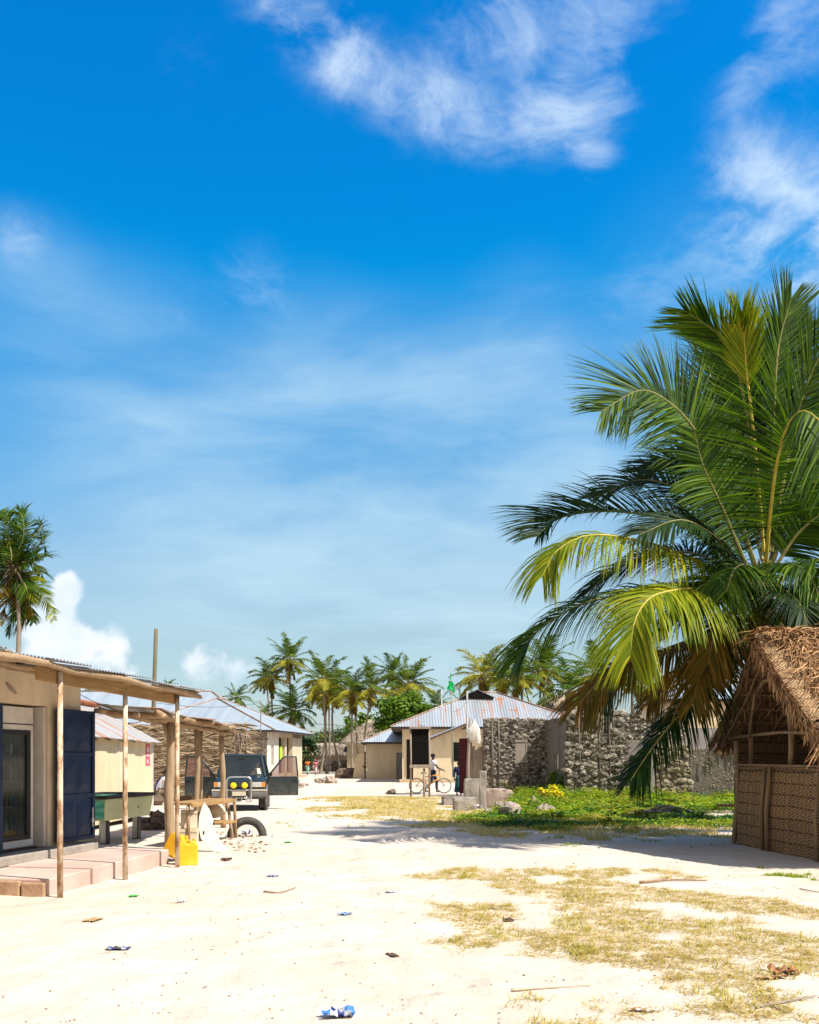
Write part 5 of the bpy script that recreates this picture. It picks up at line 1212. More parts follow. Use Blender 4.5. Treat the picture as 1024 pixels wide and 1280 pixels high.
for x, w_ in ((xa + .33, .05), (xa + .60, .04)):  # dark upright strips added in place of the wall's darker grooves
    mb = MB(); mb.tube([(x, 41.955, 0), (x + .02, 41.96, 1.6), (x, 41.955, 3.12)], w_, 7); mb.build('groove', M_GROOVE, ru, world=True, smooth=True)
# return wall, rendered
mb = MB(); ra, rb_ = V(5.62, 41.98, 0), V(5.80, 38.05, 0); N = 10
for i in range(N):
    p, q = ra.lerp(rb_, i / N), ra.lerp(rb_, (i + 1) / N); h0, h1 = [3.16 + .12 * mnoise.noise(V(k * .8, 9, 2)) + (.06 if k > 7 else 0) for k in (i, i + 1)]
    mb.hexa([p + V(0, 0, -.1), q + V(0, 0, -.1), q + V(.42, 0, -.1), p + V(.42, 0, -.1)], [p + V(0, 0, h0), q + V(0, 0, h1), q + V(.42, 0, h1), p + V(.42, 0, h0)])
m_ret = m_plaster('ruin_render', (.17, .148, .12), (.08, .07, .057), (.14, .122, .10), .8, .95)
rw = mb.build('return_wall', m_ret, ru, world=True)
mb = MB(); r = random.Random(2)
for i in range(60): 
    t_ = r.random(); p = ra.lerp(rb_, t_); mb.ball((p.x - .005, p.y, r.uniform(.1, 3.1)), (.03, r.uniform(.05, .1), r.uniform(.04, .09)), 1, 0, .5, i)
mb.build('exposed_stone', M_RAG, rw, world=True)
mb = MB(); mb.ball((5.72, 39.4, 1.35), (.03, .10, .42), 2, 0, .3, 4); mb.build('pale_patch', m_simple('pale_render', (.60, .52, .40), (.45, .38, .28), 3), rw, world=True)
xc, xd = 5.80, 7.98
mb = MB(); rag_wall(mb, (xc, 38.0), (xd, 38.0), -.1, 3.28, .45, 900, 22, .06, .13, proud=.04, topvar=.10); mb.build('front_wall', [M_MORTAR, M_RAG], ru, world=True)
for x in (6.28, 7.02, 7.05 + .35):
    mb = MB(); mb.tube([(x, 37.93, 0), (x + .03, 37.94, 1.6), (x - .01, 37.93, 3.2)], .035, 7); mb.build('groove', M_GROOVE, ru, world=True, smooth=True)
mb = MB(); rag_wall(mb, (7.96, 38.03), (8.14, 38.03), -.1, 2.28, .4, 26, 24, .05, .1); rag_wall(mb, (7.99, 38.04), (10.25, 38.04), 2.30, 3.24, .40, 330, 25, .05, .10, topvar=.12)
mb.build('lintel_wall', [M_MORTAR, M_RAG], ru, world=True)
mb = MB(); mb.bb(7.99, 10.2, 38.01, 38.42, 2.19, 2.295); mb.build('lintel', M_GREYWOOD, ru, world=True)
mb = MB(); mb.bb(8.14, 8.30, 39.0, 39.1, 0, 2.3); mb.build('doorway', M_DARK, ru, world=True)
mb = MB(); mb.bb(8.31, 8.88, 39.0, 39.2, -.1, 2.75); mb.bb(9.22, 12, 39.0, 39.2, -.1, 2.75); mb.bb(8.88, 9.22, 39.0, 39.2, -.1, 1.82); mb.bb(8.88, 9.22, 39.0, 39.2, 2.5, 2.75); mb.build('rendered_wall', m_plaster('mauve_render', (.36, .32, .29), (.22, .19, .17), (.3, .26, .22), .5), ru, world=True)
mb = MB(); mb.bb(8.88, 9.22, 39.06, 39.10, 1.82, 2.5); wn = mb.build('window', m_simple('blue_window', (.03, .17, .33), (.02, .10, .2), 4, .4), ru, world=True)
mb = MB()
for x in (8.90, 8.99, 9.08, 9.17): mb.bb(x, x + .025, 39.035, 39.055, 1.84, 2.5)
mb.build('bars', M_DARK, wn, world=True)
mb = MB(); mb.bb(8.85, 9.25, 38.96, 38.996, 1.76, 1.815); mb.build('sill', M_LOG, wn, world=True)
lw = thing('low_rubble_wall', 'low rendered rubble wall running from the ruin to behind the thatched hut', 'wall', gp(10.5, 37))
mb = MB(); rag_wall(mb, (8.95, 37.2), (10.15, 37.0), -.1, 2.0, .45, 260, 26, .06, .13, topvar=.15); rag_wall(mb, (10.12, 37.0), (13.2, 36.6), -.1, 1.92, .45, 900, 27, .018, .05, proud=-.008, topvar=.14); mb.build('stonework', [M_MORTAR, m_rag('render_rubble', (.42, .36, .25), (.31, .26, .18), (.19, .155, .11))], lw, world=True)
st = thing('stick_bundle', 'row of dry sticks standing on top of the low rubble wall', 'sticks', (11.2, 37, 1.9)); mb = MB(); r = random.Random(12)
for i in range(70):
    x = r.uniform(11.0, 12.6); y = 36.6 + r.uniform(0, .35); mb.tube([(x, y, 1.75), (x + r.uniform(-.12, .12), y, 1.95 + r.uniform(.1, .42))], r.uniform(.008, .016), 4)
mb.build('sticks', M_STRAW, st, world=True)
ch = thing('cream_house', 'cream house wall with dark pillar showing behind the ruin', 'house', (13.2, 48, .1))
mb = MB(); mb.bb(-1.0, 1.62, 0, .25, -.2, 4.2); mb.bb(1.9, 6, 0, .25, -.2, 4.2); mb.bb(-1.0, -.75, .25, 6, -.2, 4.2); mb.build('wall', m_plaster('sunny_cream', (.66, .52, .33), (.45, .34, .2), (.5, .37, .22), .5), ch)
mb = MB(); mb.bb(1.62, 1.9, .05, .2, -.2, 4.2); mb.build('pillar', m_simple('dark_pillar', (.16, .11, .09), None), ch)
hip_roof(ch, -1.3, 6.6, -.3, 6.6, 4.25, 1.2, 3, 3, [M_ROOF_PALE, M_ROOF_PALE_X])

# ---------------------------------------------------------------- concrete blocks and boulders in front of the ruin
def block(label, x0, x1, y, dp, h, rz=0, mat=None, top=None, name='concrete_block', group=None, seed=0):
    mb = MB(); w_ = x1 - x0; vs, fs = [], []
    nx_, ny_, nz_ = 6, 4, 4; r = random.Random(seed)
    bm = bmesh.new(); bmesh.ops.create_cube(bm, size=1); bmesh.ops.subdivide_edges(bm, edges=bm.edges[:], cuts=4, use_grid_fill=True)
    for v in bm.verts:
        q = v.co.copy(); e_ = sum(1 for c in q if abs(abs(c) - .5) < 1e-3)
        k = mnoise.noise(q * 2.3 + V(seed * 3, seed, 0)); sh = .05 if e_ >= 2 else .02
        v.co = V(q.x * w_, q.y * dp, q.z * h) * (1 - (sh * .8 if e_ >= 2 else 0)) + q.normalized() * k * sh * 1.6
    me = bpy.data.meshes.new(name); bm.to_mesh(me); bm.free(); me.materials.append(mat or M_CONC)
    o = bpy.data.objects.new(name, me); COL.objects.link(o); o.location = ((x0 + x1) / 2, y + dp / 2, gz((x0 + x1) / 2, y) + h / 2 - .04 if top is None else top - h / 2); o.rotation_euler.z = rz
    tag(o, label, 'concrete block', group); return o
M_PINKCONC = m_simple('pinkish_concrete', (.38, .29, .235), (.23, .175, .14), 2.5, .95, .6, .02, c3=(.46, .36, .30))
block('grey concrete block lying lowest at the foot of the maroon gate', (567 - 512) * 31.6 / FPX, (596 - 512) * 31.6 / FPX, 31.6, .5, .44, .05, seed=1)
block('tall grey concrete base below the paling fence', (581 - 512) * 35.5 / FPX, (602 - 512) * 35.5 / FPX, 35.5, .7, .92, 0, seed=2)
block('upright concrete stump between the two stepped blocks', (600 - 512) * 32.6 / FPX, (608 - 512) * 32.6 / FPX, 32.6, .22, 1.25, .1, seed=3)
block('broad pinkish concrete step right of the upright stump', (607 - 512) * 33 / FPX, (634 - 512) * 33 / FPX, 33, 1.2, .66, -.05, M_PINKCONC, seed=4)
block('flat pinkish slab at the back of the concrete steps', (606 - 512) * 36 / FPX, (642 - 512) * 36 / FPX, 36, .9, .50, 0, M_PINKCONC, seed=5)
block('low grey kerb block left of the lowest concrete block', (553 - 512) * 35 / FPX, (580 - 512) * 35 / FPX, 35, .5, .34, .15, seed=6)
block('square concrete block on the ground beside the white house', (363 - 512) * 50 / FPX, (373 - 512) * 50 / FPX, 50, .4, .50, .2, seed=7)
def boulder(label, px, py, w_, h_, seed, mat=None, jit=.45):
    q = G(px, py); d = q.y; mb = MB(); mb.ball((0, 0, 0), (w_, w_ * .8, h_), 3, 0, jit, seed, None, 1.5)
    o = mb.build('boulder', mat or M_BOULDER); o.location = q + V(0, w_ * .4, h_ * .55); o.rotation_euler.z = seed; tag(o, label, 'boulder'); return o
M_BOULDER = m_simple('coral_boulder', (.36, .29, .23), (.17, .135, .105), 3, .95, .9, .05, c3=(.46, .38, .31))
boulder('rounded pale boulder rightmost of the rocks in the green weeds', 681, 1020, .24, .22, 3)
boulder('largest rough boulder with weeds on top left of the shrub', 637, 1022, .36, .28, 5)
boulder('small boulder leaning behind the rounded one', 667, 1010, .16, .24, 8)
boulder('small dark boulder at the left edge of the big rough one', 624, 1018, .18, .22, 9)
boulder('dark mound stone in the grass verge left of the wooden frame', 489, 993, .28, .14, 11, M_DKROCK)
boulder('dark mossy mound beside the stone wall fragment', 436, 972.5, .9, .42, 12, M_DKROCK)
for k, (px, py, s) in enumerate(((361, 985, .20), (369, 986, .17), (375, 985, .22), (404, 979, .30), (411, 979, .34), (416, 979, .26), (397, 978, .22), (384, 982, .10))):
    o = boulder(['pale stone leftmost by the white house corner', 'small pale stone in the middle of the trio by the white house', 'pale stone at the right end of the trio by the white house', 'pale stone in the left of the street rubble row', 'largest stone in the middle of the street rubble row', 'pale stone at the right end of the street rubble row', 'flat pale stone at the left end of the street rubble row', 'tiny stone lying alone between the stones and the street rubble'][k], px, py, s, s * .7, 20 + k)
    o['group'] = 'stones beside the street'

# ---------------------------------------------------------------- thatched hut, right
M_HUTPOST = m_wood('dark_post', (.30, .20, .105), (.12, .075, .04), 'z')  # wood tone darker than the other posts
hut = thing('thatched_stall', 'open-fronted palm thatch stall with woven mat walls under the big palm', 'hut', gp(6.5, 17.5))
YF, YN = 19.4, 15.3                     # far and near corners of the gable front
XF, XN = 6.27, 6.58
APX = V(5.98, 17.6, 3.62); EZ = 1.90; HY = 2.75; BX = 10.6
M_MAT = m_weave('plaited_mat', (.58, .34, .15), (.36, .20, .085), 'y', .20, .155, (.085, .05, .026))
M_MATX = m_weave('plaited_mat_back', (.34, .21, .11), (.22, .13, .065), 'x', .215, .055)
M_MATROOF = m_weave('plaited_roof_strip', (.62, .41, .22), (.48, .29, .14), 'x', .16, .05, (.20, .11, .05))
def fx_(y): return XF + (XN - XF) * (YF - y) / (YF - YN)
# half-height mat walls, two panels, slightly bellied
def mat_panel(ya, yb, z1a, z1b, name='mat_wall', thick=.03, bell=.05):
    mb = MB(); n_, mz = 14, 8; o_ = 0
    for side in (0, 1):
        for j in range(mz + 1):
            for i in range(n_ + 1):
                u, v_ = i / n_, j / mz; y = ya + (yb - ya) * u; z0 = gz(fx_(y), y) - .05; z = z0 + ((z1a + (z1b - z1a) * u) - z0 + (.02 * math.sin(u * 17) if j == mz else 0)) * v_
                x = fx_(y) - bell * math.sin(PI * v_) * (.6 + .4 * math.sin(u * 9)) - .06 * (1 - v_) + side * thick
                mb.v.append((x, y, z))
    w1 = n_ + 1; S_ = w1 * (mz + 1)
    for j in range(mz):
        for i in range(n_):
            f_ = [j * w1 + i, j * w1 + i + 1, (j + 1) * w1 + i + 1, (j + 1) * w1 + i]; mb.f += [f_, [x + S_ for x in f_[::-1]]]; mb.m += [0, 0]
    for i in range(n_):
        mb.f.append([mz * w1 + i, mz * w1 + i + 1, S_ + mz * w1 + i + 1, S_ + mz * w1 + i]); mb.m.append(0)
    return mb.build(name, M_MAT, hut, world=True, smooth=True)
mat_panel(YF, 18.02, 1.43, 1.46); mat_panel(17.98, 16.1, 1.47, 1.42, bell=.035); mat_panel(16.06, YN, 1.42, 1.40)
for y, zt, rr_ in ((18.12, 1.46, .035), (17.90, 1.50, .04), (16.08, 1.42, .03)):
    x = fx_(y) - .10; mb = MB(); mb.tube([(x - .03, y, gz(x, y) - .1), (x - .04, y + .02, .7), (x + .02, y, zt)], [rr_, rr_ * 1.1, rr_ * .9], 8); mb.build('batten', M_HUTPOST, hut, world=True, smooth=True)
for y in (18.75, 17.2, 16.6):
    mb = MB(); mb.tube([(fx_(y) - .075, y, .05), (fx_(y) - .085, y + .01, .75), (fx_(y) - .015, y, 1.38)], .006, 5); mb.build('stitching_cane', M_STRAW, hut, world=True)
mb = MB(); mb.tube([(XF - .02, YF + .1, 1.44), (fx_(17.5) - .0, 17.5, 1.475), (XN, YN - .1, 1.42)], .025, 7); mb.beam((XF - .05, YF + .15, 1.50), (fx_(16.0) + .02, 16.0, 1.50), .16, .035); mb.build('counter_rail', M_HUTPOST, hut, world=True)
# posts of the front
for (y, zt, lean, r_) in ((19.30, 2.5, .04, .042), (17.62, 3.10, -.12, .052), (15.45, 2.2, .03, .05)):
    x = fx_(y) + .15; g = gz(x, y); mb = MB()
    pts = [(x + lean * k / 5 * .5, y + (.05 * math.sin(k * 1.4)) + lean * k / 5 * 1.5, g - .2 + (zt - g + .2) * k / 5) for k in range(6)]
    mb.tube(pts, [r_ * (1 + .08 * math.sin(k * 2.1)) for k in range(6)], 9)
    if lean < 0: mb.tube([pts[3], (x, y + .18, zt - .35)], [.035, .02], 6)
    mb.build('post', M_HUTPOST, hut, world=True, smooth=True)
for (x, y, zt) in ((8.4, 20.1, 2.05), (BX - .2, 20.1, 2.05), (8.4, 15.2, 2.05), (BX - .2, 15.2, 2.05), (BX - .2, 17.6, 3.4)):
    mb = MB(); mb.tube([(x, y, -.1), (x, y, zt)], .05, 7); mb.build('post', M_HUTPOST, hut, world=True, smooth=True)
# dark rim pole at far corner and projecting stub
mb = MB(); mb.tube([(XF - .10, YF + .12, -.1), (XF - .02, YF + .1, 1.0), (XF - .06, YF + .08, 1.95)], .045, 8); mb.build('corner_pole', M_LOG, hut, world=True, smooth=True)
mb = MB(); mb.beam((XF - .4, YF + .2, .72), (XF + .6, YF + .1, .72), .05, .05); mb.build('bench_pole', M_LOG, hut, world=True)
# back and far mat walls
for y, zt in ((20.05, 2.05), (15.2, 1.95)):
    mb = MB(); mb.bb(XF + .1 if y > 18 else XN + .1, BX, y, y + .04, 0, zt); mb.build('side_mat', M_MATX, hut, world=True)
mb = MB(); mb.bb(BX - .05, BX, 15.25, 20.04, 0, 2.2); mb.build('back_mat', M_MAT, hut, world=True)
# tie beams, rafters, purlins
mb = MB()
mb.tube([(6.30, 20.15, 2.03), (6.36, 17.6, 2.07), (6.6, 15.1, 2.0)], .028, 8); mb.tube([(8.4, 20.1, 2.05), (8.4, 15.2, 2.05)], .04, 7)
mb.tube([(6.25, 20.1, 2.04), (BX, 20.1, 2.04)], .045, 7); mb.tube([(6.4, 15.2, 1.98), (BX, 15.2, 1.98)], .045, 7)
mb.build('tie_beam', M_HUTPOST, hut, world=True, smooth=True)
def slope(x, t_, side, off=0):
    """point on the roof: t_ 0 at the ridge, 1 at the eave; side +1 far, -1 near"""
    sag = -.05 * math.sin(PI * min(1, t_)) + .03 * math.sin(x * 2.1 + side)
    return V(x, APX.y + side * HY * t_, APX.z - (APX.z - EZ) * t_ + sag + off)
for x in (6.18, 7.0, 7.9, 8.9, 10.0):
    for s_ in (1, -1): mb = MB(); mb.tube([slope(x, 0, s_, -.09), slope(x + .03, .5, s_, -.10), slope(x, 1.0, s_, -.09)], .024, 7); mb.build('rafter', M_HUTPOST, hut, world=True, smooth=True)
for t_ in (.15, .3, .44, .58, .72, .86, .97):
    for s_ in (1, -1): mb = MB(); mb.tube([slope(6.10 if s_ > 0 else 5.98, t_, s_, -.05), slope(8, t_, s_, -.06), slope(BX, t_, s_, -.05)], .015, 6); mb.build('purlin', M_HUTPOST, hut, world=True, smooth=True)
mb = MB(); mb.tube([(6.25, 18.5, 2.78), (6.2, 17.9, 2.98), (6.28, 17.1, 2.98)], [.025, .03, .035], 7); mb.tube([(6.3, 19.0, 2.0), (6.22, 18.45, 2.80)], .022, 7); mb.tube([(7.1, 18.2, 2.75), (7.0, 18.9, 2.05)], .02, 6); mb.build('brace', M_HUTPOST, hut, world=True, smooth=True)
# roof thatch: thick layered base with strands
def roof_slab(side, x0, x1, th, name, mat, top_off=0):
    mb = MB(); nu, nv = 14, 8
    for lay in (0, 1):
        for j in range(nv + 1):
            for i in range(nu + 1):
                x = x0 + (x1 - x0) * i / nu; t_ = 1.02 * j / nv; p = slope(x, t_, side, (0 if lay == 0 else th) + top_off)
                k = mnoise.noise(V(x * 2.2, t_ * 6 * side, lay * 3.0)); mb.v.append((p.x - (.07 * k if i == 0 else 0), p.y, p.z + .035 * k))
    w1 = nu + 1; S_ = w1 * (nv + 1)
    for j in range(nv):
        for i in range(nu):
            f_ = [j * w1 + i, j * w1 + i + 1, (j + 1) * w1 + i + 1, (j + 1) * w1 + i]
            mb.f += [f_ if side > 0 else f_[::-1], [q + S_ for q in (f_[::-1] if side > 0 else f_)]]; mb.m += [0, 0]
    for j in range(nv):
        for i in (0, nu): mb.f.append([j * w1 + i, (j + 1) * w1 + i, S_ + (j + 1) * w1 + i, S_ + j * w1 + i]); mb.m.append(0)
    for i in range(nu):
        for j in (0, nv): mb.f.append([j * w1 + i, j * w1 + i + 1, S_ + j * w1 + i + 1, S_ + j * w1 + i]); mb.m.append(0)
    return mb.build(name, mat, hut, world=True, smooth=False, recalc=True)
tr_far = roof_slab(1, 6.10, BX + .3, .16, 'thatch_roof', M_THATCHBASE)
tr_near = roof_slab(-1, 5.97, BX + .3, .16, 'thatch_roof', M_THATCHBASE)
mb = MB()
nr_ = V(0, -(APX.z - EZ), HY).normalized()
def fnear(a, b_): 
    p = slope(6.30 + (BX - 6.0) * a ** 1.35, 1.02 * b_, -1, .165); return p, V(0, -HY, -(APX.z - EZ)).normalized(), V(0, -(APX.z - EZ), HY).normalized()
thatch_blades(mb, fnear, 9000, 81, .2, .6, .006, .10, .6)
def fcurl(a, b_):
    p, d_, n_ = fnear(a, b_); return p, (d_ + V(.8 * math.sin(a * 91), 0, .1)).normalized(), n_
thatch_blades(mb, fcurl, 1800, 83, .3, .8, .010, .22, 1.0)
def fedge(a, b_):
    p = slope(5.96, .02 + 1.0 * a, -1, .02 + .14 * b_); return p, V(-.25, -.6, -.8).normalized(), V(-1, 0, .2).normalized()
thatch_blades(mb, fedge, 1300, 84, .08, .34, .008, .05, .7)
def feave(a, b_):
    p = slope(5.95 + 1.6 * a, 1.0, -1, .14 * b_); return p, V(-.05, -.25, -1).normalized(), V(0, -1, 0)
thatch_blades(mb, feave, 1100, 85, .15, .6, .009, .10, .5)
def fridge_(a, b_):
    p = V(5.9 + 4.8 * a, APX.y + (b_ - .5) * .4, APX.z + .20 - abs(b_ - .5) * .2); return p, V(.5 * math.sin(a * 70), -1 if b_ < .5 else 1, -.3).normalized(), V(0, 0, 1)
thatch_blades(mb, fridge_, 900, 86, .25, .6, .012, .06, .6)
mb.build('thatch_strands', M_STRAW, tr_near, world=True)
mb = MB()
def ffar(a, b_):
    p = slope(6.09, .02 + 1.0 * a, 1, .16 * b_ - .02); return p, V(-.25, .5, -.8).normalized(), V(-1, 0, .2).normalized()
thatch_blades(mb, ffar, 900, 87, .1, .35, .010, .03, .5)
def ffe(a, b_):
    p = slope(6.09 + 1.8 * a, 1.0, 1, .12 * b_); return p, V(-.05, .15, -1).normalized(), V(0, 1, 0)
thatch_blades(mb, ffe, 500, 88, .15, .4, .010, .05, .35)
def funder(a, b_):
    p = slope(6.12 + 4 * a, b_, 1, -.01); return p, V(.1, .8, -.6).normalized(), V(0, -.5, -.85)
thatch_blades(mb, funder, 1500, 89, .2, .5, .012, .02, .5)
mb.build('thatch_strands', m_thatch('shaded_thatch', (.30, .18, .085), (.18, .10, .045), (.07, .04, .02)), tr_far, world=True)  # darker thatch copy, the far slope's shade put into the strand colours
# plaited mats laid over the near verge
mb = MB()
for (ta, tb, x0, x1, off) in ((.0, .36, 5.93, 6.33, .20), (.33, .60, 5.91, 6.37, .225), (.57, .84, 5.92, 6.33, .205), (.80, .93, 5.90, 6.30, .23)):
    nu, nv = 5, 6; o_ = len(mb.v)
    for lay in (0, 1):
        for j in range(nv + 1):
            for i in range(nu + 1):
                t_ = ta + (tb - ta) * j / nv; x = x0 + (x1 - x0) * i / nu; p = slope(x, t_, -1, off - .022 * lay + .02 * mnoise.noise(V(x * 4, t_ * 9, off * 50))); mb.v.append((p.x, p.y, p.z - (.05 if i == 0 else 0)))
    w1 = nu + 1; S_ = w1 * (nv + 1)
    for j in range(nv):
        for i in range(nu):
            f_ = [o_ + j * w1 + i, o_ + (j + 1) * w1 + i, o_ + (j + 1) * w1 + i + 1, o_ + j * w1 + i + 1]; mb.f += [f_, [q + S_ for q in f_[::-1]]]; mb.m += [0, 0]
        for i in (0, nu): mb.f.append([o_ + j * w1 + i, o_ + (j + 1) * w1 + i, o_ + S_ + (j + 1) * w1 + i, o_ + S_ + j * w1 + i]); mb.m.append(0)
    for i in range(nu):
        for j in (0, nv): mb.f.append([o_ + j * w1 + i, o_ + j * w1 + i + 1, o_ + S_ + j * w1 + i + 1, o_ + S_ + j * w1 + i]); mb.m.append(0)
mb.build('verge_mat', M_MATROOF, tr_near, world=True, recalc=True)
mb = MB(); mb.tube([slope(6.37, .03, -1, .24), slope(6.42, .3, -1, .26), slope(6.37, .6, -1, .25), slope(6.40, .88, -1, .25)], .014, 6); mb.build('verge_pole', M_GREYWOOD, tr_near, world=True, smooth=True)
# ---------------------------------------------------------------- palms
M_FROND = m_leaf('palm_leaf_green', (.007, .024, .002), (.042, .105, .004), .36, (.16, .25, .010))
M_FRONDF = m_leaf('far_palm_leaf', (.02, .055, .005), (.085, .145, .010), .38, (.18, .22, .02))
M_FRONDY = m_leaf('palm_leaf_yellow', (.075, .135, .004), (.235, .295, .010), .42, (.46, .42, .02))
M_FRONDO = m_leaf('palm_leaf_olive', (.05, .05, .005), (.14, .10, .010), .38, (.26, .11, .015))
M_FRONDD = m_leaf('palm_leaf_dark', (.004, .014, .0015), (.020, .055, .003), .28)
M_RACH = m_simple('frond_stalk', (.30, .26, .09), (.17, .17, .05), 5, .6)
M_RACHY = m_simple('frond_stalk_yellow', (.50, .40, .06), (.36, .30, .05), 5, .6)
M_RACHB = m_simple('frond_stalk_brown', (.24, .15, .07), (.15, .09, .045), 5, .7)
def frond(mb, pts, nrm, n=70, Lmax=.95, w=.022, droop=.45, fold=.15, r0=.035, seed=0, start=.14, segs=4, sweep=(25, 58), shape=None, gap=1.0, bend_side=0.0):
    r = random.Random(seed); S_ = 40; c = spline(pts, S_); nrm = Vector(nrm)
    mb.tube(c[::2] if S_ >= 20 else c, [r0 * (1 - .88 * (i / (S_ / 2))) for i in range(S_ // 2 + 1)], 6, 1)
    for k in range(n):
        t_ = start + (1 - start) * (k + .5) / n; f_ = t_ * S_; i = min(S_ - 1, int(f_)); p = c[i].lerp(c[i + 1], f_ - i)
        T = (c[min(S_, i + 2)] - c[max(0, i - 1)]).normalized(); N_ = (nrm - T * nrm.dot(T)).normalized(); S0 = T.cross(N_).normalized()
        q = (t_ - start) / (1 - start)
        L = Lmax * (shape(q) if shape else (.45 + .55 * math.sin(PI * min(1, q * 1.15 + .12)) if q < .72 else max(.28, 1.0 - (q - .72) * 2.3)))
        for s in (-1, 1):
            if r.random() > gap: continue
            a = R(sweep[0] + (sweep[1] - sweep[0]) * q + r.gauss(0, 4)); D0 = (S0 * s * math.cos(a) + T * math.sin(a) + N_ * (fold + r.gauss(0, .05))).normalized()
            l = L * r.uniform(.86, 1.08); pp = p.copy(); out = [pp.copy()]; d = D0; dr_ = droop * r.uniform(.75, 1.3)
            for g_ in range(segs):
                kk = (g_ + 1) / segs; d = (D0 + V(0, 0, -1) * dr_ * kk ** 1.4 + S0 * bend_side * kk).normalized(); pp = pp + d * (l / segs); out.append(pp.copy())
            wv = (T - D0 * T.dot(D0)).normalized(); wv = (wv + N_ * r.uniform(-.5, .5) * s).normalized()
            ws = [w * .55] + [w * (1.0 - .9 * ((g_ + 1) / segs) ** 1.8) for g_ in range(segs)]; ws[-1] = w * .06
            mb.ribbon(out, ws, wv, 0)
def F3(*pts): return [P(*p) for p in pts]

big = thing('coconut_palm', 'big young coconut palm spreading over the thatched stall on the right', 'palm tree', gp(7.1, 20.6))
tb = Vector(big.location)
mb = MB(); hp = P(951, 742, 20.5); tp = [tb + V(0, 0, -.2), tb + V(-.02, 0, 1.2), tb + V(-.05, -.02, 2.6), V(hp.x, hp.y, hp.z - .5), hp + V(.02, 0, .5)]
tc = spline(tp, 26); mb.tube(tc, [(.26 - .05 * i / 26) * (1 + .05 * (i % 2)) if i < 22 else .21 - .03 * (i - 21) for i in range(27)], 12); tk_ = mb.build('trunk', m_wood('palm_trunk', (.36, .29, .21), (.19, .15, .11), 'z', .9, .8), big, world=True, smooth=True)
mb = MB()
for k in range(9):
    a = k * 2.4; mb.prism([hp + V(math.cos(a) * .2 + x * math.sin(a), math.sin(a) * .2 - x * math.cos(a), z - .35 + k * .04) for x, z in ((-.13, 0), (.13, 0), (.06, .5), (0, .75), (-.06, .5))], (math.cos(a) * .03, math.sin(a) * .03, 0))
mb.build('leaf_sheath', m_simple('brown_sheath', (.30, .17, .08), (.16, .09, .045), 6, .9, .5, .01, (8, 8, 1)), tk_, world=True)
B = 20.5
